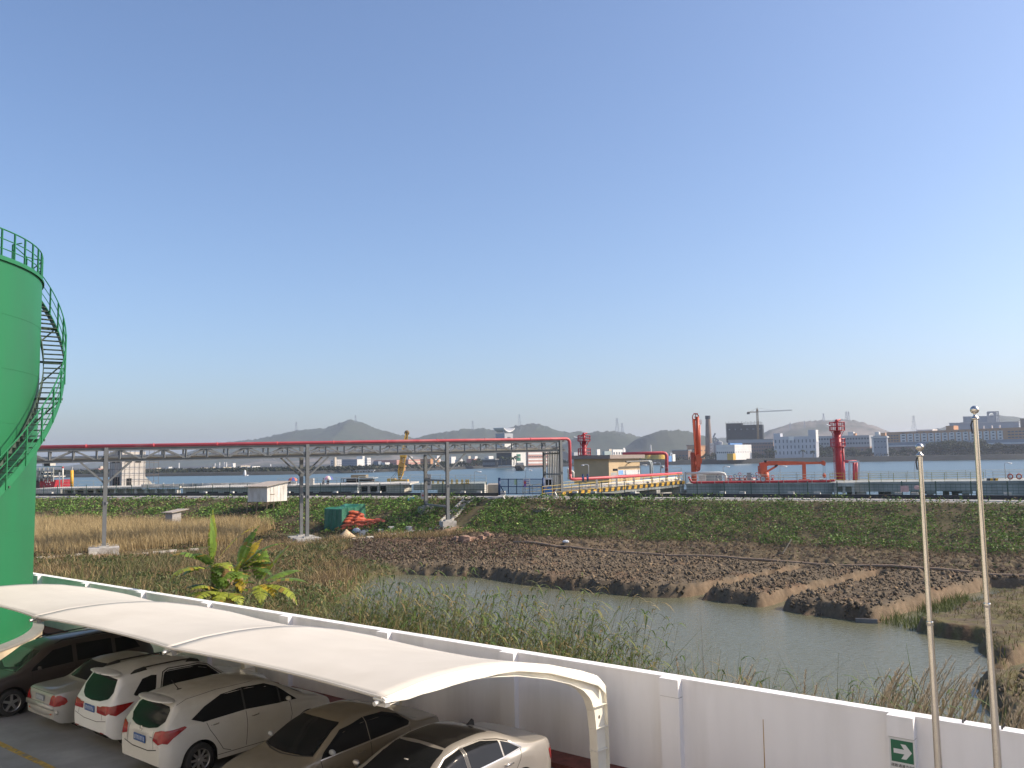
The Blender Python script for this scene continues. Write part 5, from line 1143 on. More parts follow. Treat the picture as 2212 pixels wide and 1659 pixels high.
for j in range(nv+1):
    v = j/nv
    for (px_, py_) in ring:
        lean = 1-.06*v; w = .10*math.sin(px_*23+py_*17+2*v)+.05*math.sin(px_*51+py_*44)
        x = (px_-.5)*LX*lean; y = (py_-.5)*LY*lean; nx, ny = (px_-.5), (py_-.5); l = math.hypot(nx, ny)+.01
        hz_ = HT*(.86+.14*px_+.04*math.sin(px_*9))*v
        V.append(tuple(c0+t1*(x+LX/2+w*nx/l*(1-.6*v))+t2*(y+LY/2+w*ny/l*(1-.6*v))+Vector((0, 0, hz_-.05))))
F = [(j*nu+i, j*nu+(i+1) % nu, (j+1)*nu+(i+1) % nu, (j+1)*nu+i) for j in range(nv) for i in range(nu)]
mb = MB(); mb.add(V, F); k = nv*nu
cen = sum((Vector(V[k+i]) for i in range(nu)), Vector())/nu; V2 = [Vector(V[k+i]) for i in range(nu)]; mb.add(V2+[tuple(v*.5+cen*.5+Vector((0, 0, .06*math.sin(i)))) for i, v in enumerate(V2)]+[tuple(cen)], [(i, (i+1) % nu, nu+(i+1) % nu, nu+i) for i in range(nu)]+[(nu+i, nu+(i+1) % nu, 2*nu) for i in range(nu)])
single(mb, 'tarpaulin_stack', 'tall stack wrapped in a creased green tarpaulin behind the orange sacks', 'tarpaulin', m_tarp)
# orange sacks
m_sack = mat('orange_sack', (.52, .105, .04), .6, var=.35, scale=3.5, bump=.6, bscale=7, tint=(.30, .06, .035), tscale=2.2)
sk = MB(); n1, n2 = 20, 12; V = []
for i in range(n2+1):
    th = math.pi*i/n2
    for j in range(n1):
        ph = 2*math.pi*j/n1; x = math.copysign(abs(math.cos(ph))**.55, math.cos(ph))*math.sin(th)**.6; y = math.copysign(abs(math.sin(ph))**.6, math.sin(ph))*math.sin(th)**.6; z = math.cos(th)
        w = 1+.07*math.sin(5*ph+3*th)+.05*math.sin(9*ph); V.append((x*.78*w, y*.55*w, z*.24*(1+.25*math.sin(3*ph+1))*(1-.3*abs(x)**3)))
sk.add(V, [(i*n1+j, i*n1+(j+1) % n1, (i+1)*n1+(j+1) % n1, (i+1)*n1+j) for i in range(n2) for j in range(n1)])
sacks = []
s0 = onground(748, 1146)
lay = []
for lvl, items in enumerate(([(0, 0), (1.35, -.2), (2.7, -.1), (.5, 1.0), (1.9, .9), (3.3, .9), (4.1, .1), (-.5, .9), (0.9, 2.0), (2.4, 2.0)], [(.2, .2), (1.5, .0), (2.8, .2), (.9, 1.1), (2.2, 1.0), (3.9, .6), (-.1, 1.2)], [(.4, .3), (1.6, .3), (3.0, .5), (1.1, 1.2), (4.0, .5)], [(.5, .6), (1.6, .7), (.0, 1.0)], [(.8, .8), (1.5, 1.0)], [(1.0, .9)])):
    for x_, y_ in items: lay.append((x_, y_, lvl))
for i, (x_, y_, lvl) in enumerate(lay):
    if i == 0: o = sk.build('sack', m_sack, None, True); sacks.append(o)
    else: o = sacks[0].copy(); COL.objects.link(o)
    p = s0+ex*x_*.98+ey*y_+Vector((0, 0, .2+.36*lvl)); o.location = p; o.rotation_euler = (random.uniform(-.12, .12), random.uniform(-.15, .15), a+random.uniform(-.35, .35)); k = random.uniform(.92, 1.15); o.scale = (k, k, random.uniform(.95, 1.2))
    tag(o, 'orange woven sack lying in the heap in front of the green tarpaulin', 'sack', 'orange sacks heaped by the tarpaulin')
# sand heap, concrete blocks, rocks
p = onground(748, 1160); mb = MB(); V = []
for i in range(13):
    for j in range(28):
        r = 1.15*i/12; ph = 2*math.pi*j/28; V.append((p.x+r*math.cos(ph)*(1+.12*math.sin(3*ph)), p.y+r*math.sin(ph), p.z-.05+.95*max(0, 1-r/1.15)**1.15))
mb.add(V, [(i*28+j, (i+1)*28+j, (i+1)*28+(j+1) % 28, i*28+(j+1) % 28) for i in range(12) for j in range(28)]); single(mb, 'sand_heap', 'small conical heap of pale sand beside the rack footing', 'sand', mat('sand', (.50, .38, .24), .95, var=.15, scale=4), smooth=True)
m_blk_c = mat('block_concrete', (.46, .45, .42), .9, var=.15)
for (px, py, lab) in ((783, 1150, 'grey concrete block in front of the orange sacks, nearest the sand heap'), (789, 1148, 'pale concrete block just right of the wrapped bundle by the sand heap'), (823, 1146, 'pale concrete cube standing alone below the sack heap'), (845, 1140, 'white concrete cube touching the right foot of the sack heap'), (884, 1140, 'concrete block lying right of the sack heap, nearest the dike stairs')):
    p = onground(px, py+6); mb = MB(); mb.box(tuple(p+Vector((0, 0, .22))), (.62, .5, .52), .4); single(mb, 'concrete_block', lab, 'concrete block', m_blk_c)
p = onground(770, 1152); mb = MB(); V = []
mb.sphere(tuple(p+Vector((0, 0, .25))), .5, 14, 8, (1.0, .7, .75)); single(mb, 'wrapped_bundle', 'bluish white plastic wrapped bundle lying beside the sand heap', 'bundle', mat('white_plastic', (.50, .53, .56), .5, bump=.8, bscale=4), smooth=True)
# row of edging bricks along the path
eb = []
for i, (px, py) in enumerate(((700, 1174.5), (716, 1173), (732, 1171), (750, 1169), (766, 1167), (783, 1165), (799, 1163), (818, 1160), (833, 1158), (849, 1156), (866, 1153.5), (880, 1151), (895, 1149), (910, 1146.5), (928, 1144), (948, 1141), (295, 1199), (312, 1197.5), (339, 1195), (355, 1194), (373, 1192), (88, 1207), (110, 1205.5), (127, 1204.5), (146, 1203), (170, 1200), (200, 1198.5), (218, 1196.5), (248, 1194.5), (420, 1189))):
    p = onground(px, py)
    if not eb: mb = MB(); mb.box((0, 0, .06), (.72, .26, .20)); o = mb.build('edging_brick', mat('edging_white', (.60, .56, .48), .85, var=.2)); eb.append(o)
    else: o = eb[0].copy(); COL.objects.link(o)
    o.location = p+Vector((0, 0, .03)); o.rotation_euler = (0, 0, .45+random.uniform(-.15, .15)); tag(o, 'pale edging brick set along the dirt path below the pipe rack', 'brick', 'edging bricks along the dirt path')
m_rock = mat('reddish_rock', (.29, .18, .125), .9, var=.3, scale=3, bump=.5)
def rock(p, s, lab, m=m_rock):
    mb = MB(); mb.sphere((0, 0, 0), 1, 9, 7, (1, 1, 1)); r = random.Random(lab); ks = {}
    mb.v = [tuple(Vector(v)*(1+.28*math.sin(v[0]*3.1+v[1]*2.2+len(lab))+.16*math.sin(v[2]*5+v[1]*4))) for v in mb.v]
    mb.v = [(p.x+v[0]*s[0], p.y+v[1]*s[1], p.z+v[2]*s[2]) for v in mb.v]; single(mb, 'rock', lab, 'rock', m)
rock(onground(1012, 1168), (.85, .55, .55), 'largest pale red boulder on top of the dirt heap'); rock(onground(985, 1166), (.55, .4, .32), 'flat red rock left of the largest boulder on the dirt heap'); rock(onground(1042, 1163), (.4, .35, .3), 'small red rock right of the largest boulder on the dirt heap'); rock(onground(1056, 1159), (.42, .3, .34), 'rounded tan rock farthest right on the dirt heap')
rock(onground(1178, 1102), (1.3, .8, .25), 'flat pinkish slab lying high on the grassy dike slope', mat('pink_slab', (.40, .30, .27), .9))
# field water pipe
mb = MB(); pts = []
for k in range(40):
    t = k/39*1.5-.0; P = PIPE_A+(PIPE_B-PIPE_A)*t; pts.append((P[0], P[1], max(gz(P[0], P[1]), gz(P[0]+.4, P[1]-.5))+.16+.03*math.sin(k*1.7)))
mb.tube(pts, .12, 8); single(mb, 'field_water_pipe', 'long muddy brown water pipe laid along the back of the ploughed beds', 'pipe', mat('mud_pipe', (.25, .175, .115), .8, var=.2), smooth=True)
# little weir board between pond and ditch
p = atz(1872, 1346, ZW); mb = MB(); mb.prism([p+Vector((-.5, .2, -.4)), p+Vector((.5, -.2, -.4)), p+Vector((.5, -.2, .22)), p+Vector((-.5, .2, .22))], (.03, .08, 0)); single(mb, 'weir_board', 'grey board damming the ditch mouth at the pond edge', 'board', mat('grey_board', (.16, .16, .16), .8))
# concrete stairs up the dike
ste = thing('dike_stairs', 'narrow concrete stairs climbing the dike beside the rack frame', 'stairs', tuple(onground(965, 1128)))
A, B = onground(962, 1130), onground(1018, 1077); D_ = B-A; L_ = math.hypot(D_.x, D_.y); dh = Vector((D_.x/L_, D_.y/L_, 0)); sd_ = Vector((-dh.y, dh.x, 0)); N_ = 19
for i in range(N_):
    p = A+dh*L_*i/N_; z = max(A.z+(B.z-A.z)*i/N_, gz(p.x, p.y))+.12; mb = MB(); mb.obox(p+dh*L_/N_*.5+Vector((0, 0, z-p.z-.1)), dh*L_/N_*.36, sd_*.52, Vector((0, 0, .10))); mb.build('step', m_cfoot, ste)
for e in (-.62, .62):
    mb = MB(); mb.bar(A+sd_*e+Vector((0, 0, .18)), B+sd_*e+Vector((0, 0, .22)), .18, .26); mb.build('side_kerb', m_cfoot, ste)
# shed on stilts and small hut
m_shw = mat('shed_white_panel', (.66, .63, .58), .7, var=.10, scale=2, tint=(.5, .46, .4), tscale=1.5, stretch=(1, 1, .3)); m_shr = mat('shed_roof_sheet', (.36, .31, .26), .85, var=.3, scale=3, stretch=(1, 6, 1)); m_wood = mat('weathered_wood', (.24, .18, .12), .85, var=.3)
D0 = 115.0; C0 = at(577, 1084, D0); th = R(-25); e1 = Vector((math.cos(R(52)), math.sin(R(52)), 0)); e2 = Vector((-math.cos(R(20)), math.sin(R(20)), 0))
l1, l2 = along(C0, e1, 620), along(C0, e2, 535); HS = at(577, 1050, D0).z-C0.z
sh = thing('stilt_shed', 'white panelled shed with a sheet roof standing on stilts on the dike slope', 'shed', tuple(C0))
up = Vector((0, 0, 1))
q0, q1, q2, q3 = C0, C0+e1*l1, C0+e1*l1+e2*l2, C0+e2*l2
mb = MB(); mb.add([q0, q1, q2, q3]+[q0+up*(HS-.1), q1+up*(HS+.45), q2+up*(HS+.45), q3+up*(HS-.1)], [(0, 1, 5, 4), (1, 2, 6, 5), (2, 3, 7, 6), (3, 0, 4, 7), (3, 2, 1, 0), (4, 5, 6, 7)]); wl_b = mb.build('walls', m_shw, sh)
mb = MB(); r = [q0-e1*.35-e2*.3+up*(HS-.10), q1+e1*.3-e2*.3+up*(HS+.52), q2+e1*.3+e2*.3+up*(HS+.52), q3-e1*.35+e2*.3+up*(HS-.10)]; mb.prism(r, (0, 0, .07)); mb.build('roof', m_shr, sh)
for k in range(1, 6):
    for (a_, e_, l_) in ((q0, e1, l1), (q0, e2, l2)):
        p = a_+e_*l_*k/6; nn_ = Vector((e_.y, -e_.x, 0))*(1 if e_ is e1 else -1); mb = MB(); mb.bar(p+nn_*.01, p+nn_*.01+up*(HS-.1), .05, .02); mb.build('batten', m_shw, wl_b)
mb = MB(); p = q0+e1*l1*.25; n1_ = Vector((e1.y, -e1.x, 0)); mb.obox(p+n1_*.02+up*.95, e1*.35, n1_*.01, up*.05); mb.build('latch_bar', m_wood, sh)
for (u, v) in ((0, 0), (.33, 0), (.66, 0), (1, 0), (0, .5), (0, 1), (.5, .5), (1, 1), (.5, 1)):
    p = q0+e1*l1*u+e2*l2*v; g_ = gz(p.x, p.y); mb = MB(); mb.bar(p, Vector((p.x+.3*(u-.5), p.y, min(g_, p.z)-.2)), .11); mb.build('stilt', m_wood, sh)
hp = at(372, 1124, 112); hg = thing('field_hut', 'low plank hut with a flat sheet roof half hidden in the dry reeds', 'hut', tuple(hp))
h1, h2 = along(hp, e1, 391), along(hp, e2, 357)
mb = MB(); hh = at(372, 1108, 112).z-hp.z; mb.prism([hp-up*2, hp+e1*h1-up*2, hp+e1*h1+e2*h2-up*2, hp+e2*h2-up*2], up*(hh+2)); mb.build('walls', mat('hut_planks', (.34, .32, .30), .85, var=.25, scale=3, stretch=(6, 6, 1)), hg)
mb = MB(); mb.prism([hp-e1*.3-e2*.3+up*hh, hp+e1*(h1+.9)-e2*.3+up*(hh+.35), hp+e1*(h1+.9)+e2*(h2+.3)+up*(hh+.35), hp-e1*.3+e2*(h2+.3)+up*hh], up*.08); mb.build('roof', m_shr, hg)
# litter and notice boards on the dike
m_sgn = mat('notice_white', (.62, .60, .58), .6)
def notice(px, py0, py1, depth, w, lab, post=True, col=None):
    p = at(px, py1, depth); zt = at(px, py0, depth).z; t = thing('notice_board', lab, 'sign', tuple(p)); h = (zt-p.z)
    mb = MB(); mb.obox(Vector((p.x, p.y, zt-(h*.28 if post else h*.5))), (w/2, 0, 0), (0, .02, 0), (0, 0, h*.27 if post else h*.5)); mb.build('panel', m_sgn, t)
    for k in range(3):
        mb = MB(); mb.obox(Vector((p.x, p.y-.024, zt-(h*.28 if post else h*.5)+(.22-.2*k)*h*.5)), (w*.32, 0, 0), (0, .003, 0), (0, 0, h*.035)); mb.build('lettering_line', mat('notice_red', (.5, .08, .06), .6) if col is None else col, t)
    if post: mb = MB(); mb.bar((p.x, p.y, p.z-.3), (p.x, p.y+.03, zt), .07); mb.build('post', m_rack, t)
notice(914.5, 1569*.6777, 1590*.6777, 107.5, .62, 'small white notice board with red lettering leaning on the dike edge', False)
notice(924.5, 1024, 1084, 108, .85, 'grey traffic notice on a post at the dike edge left of the rack frame', True, m_rack)
p = onground(887, 1081); mb = MB(); mb.obox(p+Vector((0, 0, .18)), (.42, .1, .12), (-.1, .3, 0), (0, -.02, .14)); single(mb, 'blue_carton', 'small bright blue carton dropped at the top of the dike slope', 'litter', mat('blue_carton', (.05, .28, .55), .5))
for (px, py, lab) in ((1212, 1075, 'dead white stump end sticking out of the dike edge'), (1100, 1083, 'white twisted plastic scrap caught on the dike edge')):
    p = onground(px-15, py+4); mb = MB(); mb.tube([p, p+Vector((.3, 0, .5)), p+Vector((.1, .1, .9)), p+Vector((.45, .1, 1.2))], .10, 6); single(mb, 'pale_scrap', lab, 'litter', m_wpipe)
for (px, py, lab) in ((1222, 1172, 'crumpled white and blue plastic sheet at the foot of the dike'),):
    p = onground(px, py); mb = MB(); mb.sphere(tuple(p+Vector((0, 0, .08))), .35, 8, 6, (.9, .5, .45)); single(mb, 'plastic_scrap', lab, 'litter', mat('white_plastic', (.5, .53, .56)))
p = onground(1690, 1198); mb = MB(); mb.tube([p, p+Vector((.9, .1, 1.25))], .05, 6, r1=.03); single(mb, 'driftwood_stick', 'pale bare stick leaning at the back edge of the ploughed beds', 'stick', mat('pale_wood', (.46, .38, .27), .8))
# ------------------------------------------------------------------ dike crest: road, parapet, fences
def crest_pt(x, q, z):       # point on a line parallel to the crest
    y = np.interp(x, CREST[:, 0], CREST[:, 1]); e = .5
    t = Vector((1, (np.interp(x+e, CREST[:, 0], CREST[:, 1])-np.interp(x-e, CREST[:, 0], CREST[:, 1]))/(2*e), 0)).normalized(); n = Vector((t.y, -t.x, 0))
    return Vector((x, float(y), z))+n*q
m_road = mat('crest_concrete', (.46, .43, .38), .85, var=.15, scale=.8)
xs = np.linspace(-140, 75, 90); V = []
for x in xs:
    for q, z in ((-.25, ZC-.3), (-.25, ZC+.05), (-4.9, ZC+.05), (-4.9, ZC-.3)): V.append(tuple(crest_pt(x, q, z)))
tag(np_mesh('dike_road', np.array(V), grid_faces(len(xs), 4), m_road), kind='structure')
m_par = mat('parapet_dark', (.040, .038, .034), .9, var=.3)
GX0, GX1 = crest_pt(-3.6, 0, 0).x, crest_pt(5.2, 0, 0).x
def parapet(xa, xb, lab):
    V = []; xs = np.linspace(xa, xb, 50)
    for x in xs:
        for q, z in ((-3.3, ZC), (-3.3, ZC+.46), (-3.65, ZC+.46), (-3.65, ZC)): V.append(tuple(crest_pt(x, q, z)))
    o = np_mesh('parapet', np.array(V), grid_faces(len(xs), 4), m_par); tag(o, lab, 'parapet')
parapet(-140, GX0, 'low dark parapet along the dike crest left of the blue gate'); parapet(GX1, 75, 'low dark parapet along the dike crest right of the blue gate')
m_fen = mat('fence_green', (.02, .06, .045), .6)
def fence(xa, xb, lab, step):
    f = thing('mesh_fence', lab, 'fence', tuple(crest_pt(xa, -3.47, ZC+.46))); xs = np.arange(xa, xb, step)
    for x in xs: mb = MB(); mb.bar(crest_pt(x, -3.47, ZC+.4), crest_pt(x, -3.47, ZC+1.75), .085); mb.sphere(tuple(crest_pt(x, -3.47, ZC+1.78)), .07, 8, 6); mb.build('fence_post', m_fen, f)
    mb = MB()
    for a, b in zip(xs[:-1], xs[1:]):
        for z in (.62, .92, 1.22, 1.52): mb.bar(crest_pt(a, -3.47, ZC+z), crest_pt(b, -3.47, ZC+z), .028)
        k = 7
        for i in range(1, k): x = a+(b-a)*i/k; mb.bar(crest_pt(x, -3.47, ZC+.6), crest_pt(x, -3.47, ZC+1.53), .018)
    mb.build('wire_mesh', m_fen, f)
fence(-110, GX0-.5, 'dark green mesh fence along the dike crest left of the blue gate', 3.0); fence(GX1+1.2, 66, 'dark green mesh fence along the dike crest right of the ramp', 2.6)
m_curb = mat('white_bollard', (.62, .60, .56), .8)
for i, px in enumerate((90, 420, 478, 598, 700, 742, 790, 970, 1005, 1054, 1206, 1245, 1330, 1518, 1560, 1664, 1720, 1890, 1925, 2123, 2168, 2204)):
    x = at(px, 1070, 100); xx = float(x.x); 
    for _ in range(12): xx = (px-1106)/FPX*crest_pt(xx, -3.2, 0).y*1.0
    p = crest_pt(xx, -3.85, ZC); mb = MB(); mb.box(tuple(p+Vector((0, 0, .40))), (.65, .30, .56), -.5); single(mb, 'marker_block', 'white painted concrete marker block standing along the dark dike parapet', 'block', m_curb, 'marker blocks along the dike parapet')

def X(px, py, d): return at(px, py, d)
def Bx(mb, x0, x1, y0, y1, d, th=.5):
    a, b = at(x0, y1, d), at(x1, y0, d); xm = (x0+x1)/2; zl, zh = at(xm, y1, d).z, at(xm, y0, d).z
    return mb.box(((a.x+b.x)/2, d+th/2, (zl+zh)/2), (abs(b.x-a.x), th, zh-zl))
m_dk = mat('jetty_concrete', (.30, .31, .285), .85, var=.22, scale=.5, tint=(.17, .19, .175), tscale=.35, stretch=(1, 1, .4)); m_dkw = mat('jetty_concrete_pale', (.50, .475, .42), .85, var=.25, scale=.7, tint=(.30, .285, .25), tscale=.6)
m_yr = mat('yellow_rail', (.52, .36, .05), .5, var=.1); m_wr = mat('pale_rail', (.46, .45, .38), .5); m_or = mat('orange_steel', (.52, .085, .025), .45, var=.14, scale=1.2, tint=(.42, .06, .025), tscale=.9); m_rd = mat('monitor_red', (.42, .025, .035), .45, var=.12); m_bl = mat('gate_blue', (.018, .05, .14), .5)
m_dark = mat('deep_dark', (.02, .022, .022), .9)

# ------------------------------------------------------------------ right jetty
JA, JB = Vector((*at(1481, 1045, 118).xy, 0)), Vector((*at(2330, 1040, 106.5).xy, 0)); JD = (JB-JA).normalized(); JN = Vector((-JD.y, JD.x, 0)); JL = (JB-JA).length; ZD = 2.6
jt = thing('loading_jetty', 'long grey concrete loading jetty on piles beyond the dike fence', 'jetty', tuple(JA))
def J(s, n, z): return JA+JD*s+JN*n+Vector((0, 0, z))
def jpx(px): return along(JA, JD, px)
def jbox(mb, s0, s1, n0, n1, z0, z1): return mb.prism([J(s0, n0, z0), J(s1, n0, z0), J(s1, n1, z0), J(s0, n1, z0)], (0, 0, z1-z0))
mb = MB(); jbox(mb, 0, JL, 0, 13, ZD-.28, ZD); mb.build('deck', m_dk, jt)
sa, sb, sc = jpx(1795), jpx(1960), jpx(2120)
mb = MB(); jbox(mb, .1, sa, .12, .7, 1.0, ZD-.28); jbox(mb, sa, JL, .12, .7, 1.35, ZD-.28); jbox(mb, sc, JL, .1, .9, .5, 1.35); mb.build('edge_beam', m_dk, jt)
for s in np.arange(1.5, JL, 4.2):
    mb = MB(); jbox(mb, s-.6, s+.6, .3, 12.5, 1.0, ZD-.28)
    mb.build('pile_cap', m_dk, jt)
    for n in (1.2, 6.5, 11.5): mb = MB(); mb.tube([J(s, n, 1.05), J(s, n, -2.2)], .42, 10, False); mb.build('pile', m_dk, jt, True)
s1_ = jpx(1803); s2_ = jpx(1843)
mb = MB(); jbox(mb, s1_, s2_+.2, -.9, .1, ZD-.5, ZD-.02)
for s in (s1_+.1, (s1_+s2_)/2, s2_): jbox(mb, s-.16, s+.16, -.85, -.4, .6, ZD-.5)
jbox(mb, s1_-1.5, s2_+3.5, -1.0, .05, .2, .85); mb.build('corner_bracket', m_dkw, jt)
def railing(name, lab, pts, h, m, n_r=3, step=1.7, group=None, r=.028):
    f = thing(name, lab, 'railing', tuple(pts[0])); mb = MB()
    for a, b in zip(pts[:-1], pts[1:]):
        for k in range(n_r): z = Vector((0, 0, h*(k+1)/n_r)); mb.tube([a+z, b+z], r, 5)
    mb.build('rails', m, f); k = 0
    for a, b in zip(pts[:-1], pts[1:]):
        L = (b-a).length; n = max(1, int(L/step))
        for i in range(n+1):
            if k < 90: mb = MB(); p = a+(b-a)*i/n; mb.tube([p, p+Vector((0, 0, h))], r*1.2, 5); mb.build('rail_post', m, f); k += 1
    return f
railing('jetty_railing', 'pale three bar railing along the front edge of the loading jetty', [J(.3, .25, ZD), J(jpx(1788), .25, ZD)], 1.1, m_wr)
railing('jetty_railing', 'yellowish railing along the jetty right of the tall red tower', [J(jpx(1880), .3, ZD), J(jpx(2130), .3, ZD)], 1.15, mat('rail_straw', (.44, .38, .16), .5), 4, 1.5)
railing('jetty_railing', 'yellow guard railing round the foot of the tall red tower', [J(jpx(1796), .2, ZD), J(jpx(1826), .1, ZD)], 1.2, m_yr)
railing('jetty_railing', 'bright yellow guard railing just right of the grey pipe portal', [J(jpx(1852), .2, ZD), J(jpx(1879), .1, ZD)], 1.2, m_yr)
railing('jetty_railing', 'pale railing with life rings at the far right end of the jetty', [J(jpx(2150), .25, ZD), J(JL-2, .25, ZD)], 1.2, m_wr)
railing('jetty_railing', 'thin pale railing on the river side of the loading jetty', [J(.3, 12.6, ZD), J(JL-2, 12.6, ZD)], 1.15, m_wr, 3, 2.4)
for i, px in enumerate((2187, 2206)):
    p = J(jpx(px), .17, ZD+.52); mb = MB(); pr = [(.30+.075*math.cos(a), .075*math.sin(a)) for a in np.linspace(0, 2*math.pi, 11)]; mb.lathe(tuple(p), pr, 22, 'Y'); o = single(mb, 'life_ring', ('orange life ring on the jetty railing, left of the pair', 'orange life ring on the jetty railing, right of the pair at the picture edge')[i], 'life ring', m_or, 'life rings on the jetty railing', True)
    mb = MB(); mb.box(tuple(p), (.04, .04, .9)); mb.build('grab_line', m_wr, o)
hzm = mat('hazard_black', (.02, .02, .018), .6); hzy = mat('hazard_yellow', (.60, .34, .03), .6)
def hazard(name, lab, a, b, h, w, n):
    f = thing(name, lab, 'kerb', tuple(a)); d = (b-a)/n; u = d.normalized(); nn_ = Vector((-u.y, u.x, 0)).normalized(); mb = MB(); my = MB()
    for i in range(n):
        q = a+d*i; t = (mb, my)[i % 2]; e = Vector((0, 0, h)); sk_ = d*.25 if True else Vector()
        t.prism([q, q+d, q+d+e+sk_, q+e+sk_], nn_*w)
    mb.build('black_stripe', hzm, f); my.build('yellow_stripe', hzy, f); return f
hazard('hazard_kerb', 'black and yellow striped kerb under the orange crane boom', J(jpx(1688), 2.0, ZD), J(jpx(1732), 2.0, ZD), .34, .3, 8)
hazard('hazard_kerb', 'short black and yellow striped mooring kerb near the life rings', J(jpx(2141), 1.0, ZD), J(jpx(2164), 1.0, ZD), .30, .5, 4)
mb = MB(); mb.tube([J(jpx(1488), .6, ZD+.9), J(jpx(1491), .6, ZD+.75), J(jpx(1494), .6, ZD+.3), J(jpx(1499), .6, ZD+.16), J(jpx(1792), .6, ZD+.16), J(jpx(1806), .3, ZD+.28)], .17, 10); single(mb, 'deck_fire_pipe', 'red fire pipe running along the front edge of the jetty deck', 'pipe', m_rd, smooth=True)
mb = MB(); mb.tube([J(jpx(1474), 1.2, ZD+1.42), J(jpx(1558), 1.2, ZD+1.42), J(jpx(1567), 1.2, ZD+1.3), J(jpx(1570), 1.2, ZD+.9), J(jpx(1570), 1.2, ZD)], .19, 10); single(mb, 'white_process_pipe', 'white process pipe spanning like a portal left of the orange crane', 'pipe', m_wpipe, smooth=True)
mb = MB(); p = J(jpx(1478), .4, ZD-.1); mb.bar(p, p+Vector((0, 0, 1.75)), .2); mb.bar(p+Vector((0, 0, 1.55)), p+JD*-4+Vector((0, 0, 1.5)), .07); single(mb, 'portal_post', 'grey steel post at the head of the yellow railed ramp', 'post', mat('drop_grey', (.40, .40, .375)))
m_gr = mat('equipment_grey', (.33, .33, .31), .6)
for (px, w, h, lab, m, n) in ((1518, .95, 1.1, 'white slatted equipment cabinet leaning behind the deck pipe', m_wpipe, 2.2), (1621, .55, 1.35, 'grey control box on a pedestal left of the orange crane', m_gr, 1.8), (1540, 2.6, 1.2, 'low grey wall screen behind the white process pipe', m_gr, 4.0), (1778, .5, .42, 'white bollard box at the left of the tall red tower', m_wpipe, .9)):
    p = J(jpx(px), n, ZD); mb = MB(); mb.obox(p+Vector((0, 0, h/2)), JD*w/2, JN*.3, (0, 0, h/2)); o = single(mb, 'equipment_box', lab, 'equipment', m); mb = MB(); mb.obox(p+Vector((0, 0, h+.03)), JD*(w/2+.05), JN*.35, (0, 0, .03)); mb.build('lid', m, o)
for i, (px, n) in enumerate(((1580, 1.3), (1590, 1.6), (1600, 1.4), (1612, 1.8), (1628, 1.3), (1638, 1.6), (1672, 1.5), (1552, 1.5))):
    p = J(jpx(px), n, ZD); v = thing('valve', ('valve manifold piece on the jetty deck between the white pipe portal and the crane' if px < 1650 and px > 1560 else ('single valve standing right of the crane pedestal' if px > 1650 else 'red hydrant valve inside the white pipe portal')), 'valve', tuple(p), 0, 'valves on the jetty deck' if 1560 < px < 1650 else None)
    mb = MB(); mb.tube([p, p+Vector((0, 0, .75+.2*(i % 3)))], .07, 8); mb.lathe(tuple(p+Vector((0, 0, .45))), [(.07, -.08), (.2, -.08), (.2, .08), (.07, .08)], 12); mb.build('valve_body', (m_rd, m_gr, m_bl)[i % 3], v, True)
    mb = MB(); mb.lathe(tuple(p+Vector((0, -.1, .8+.2*(i % 3)))), [(.20, -.02), (.24, 0), (.20, .02), (.17, 0), (.20, -.02)], 16, 'Y'); mb.build('hand_wheel', (m_rd, m_bl, m_rd)[i % 3], v)
for k, (z, m, n) in enumerate(((.45, m_wpipe, 2.6), (.62, m_rd, 3.0), (.35, m_gr, 2.2))): mb = MB(); mb.tube([J(jpx(1572), n, ZD+z), J(jpx(1640), n, ZD+z)], .1, 8); single(mb, 'manifold_pipe', ('white manifold pipe at deck level left of the crane', 'red manifold pipe behind the valves left of the crane', 'grey manifold pipe in front of the valves left of the crane')[k], 'pipe', m, smooth=True)
p = J(jpx(1650), -.15, ZD+.02); rs = thing('round_sign', 'round white sign with a red rim on the jetty edge below the crane', 'sign', tuple(p)); mb = MB(); mb.lathe(tuple(p+Vector((0, -.05, .55))), [(.001, 0), (.36, 0), (.36, .03)], 24, 'Y'); mb.build('disc', m_sgn, rs); mb = MB(); mb.lathe(tuple(p+Vector((0, -.07, .55))), [(.30, 0), (.40, 0), (.40, .04), (.30, .04)], 24, 'Y'); mb.build('rim', mat('sign_red_rim', (.40, .09, .06), .6), rs)
text_mesh('40', .38, 'numerals', m_gr, rs, p+Vector((0, -.09, .55)), (1, 0, 0), (0, 0, 1))
for (px, lab, w) in ((1904, 'faded pink rectangular notice on the green fence', 'q'), (1930, 'faded pink round notice on the green fence', 'c')):
    xx = 30.0
    for _ in range(20): xx = (px-1106)/FPX*crest_pt(xx, -3.4, 0).y
    p = crest_pt(xx, -3.40, ZC+1.05); mb = MB()
    if w == 'q': mb.box(tuple(p), (.75, .03, .62), -.55)
    else: mb.sphere(tuple(p+Vector((0, 0, .15))), .28, 16, 8, (1, .08, .8))
    single(mb, 'fence_notice', lab, 'sign', mat('faded_pink', (.50, .33, .32), .7, var=.15))

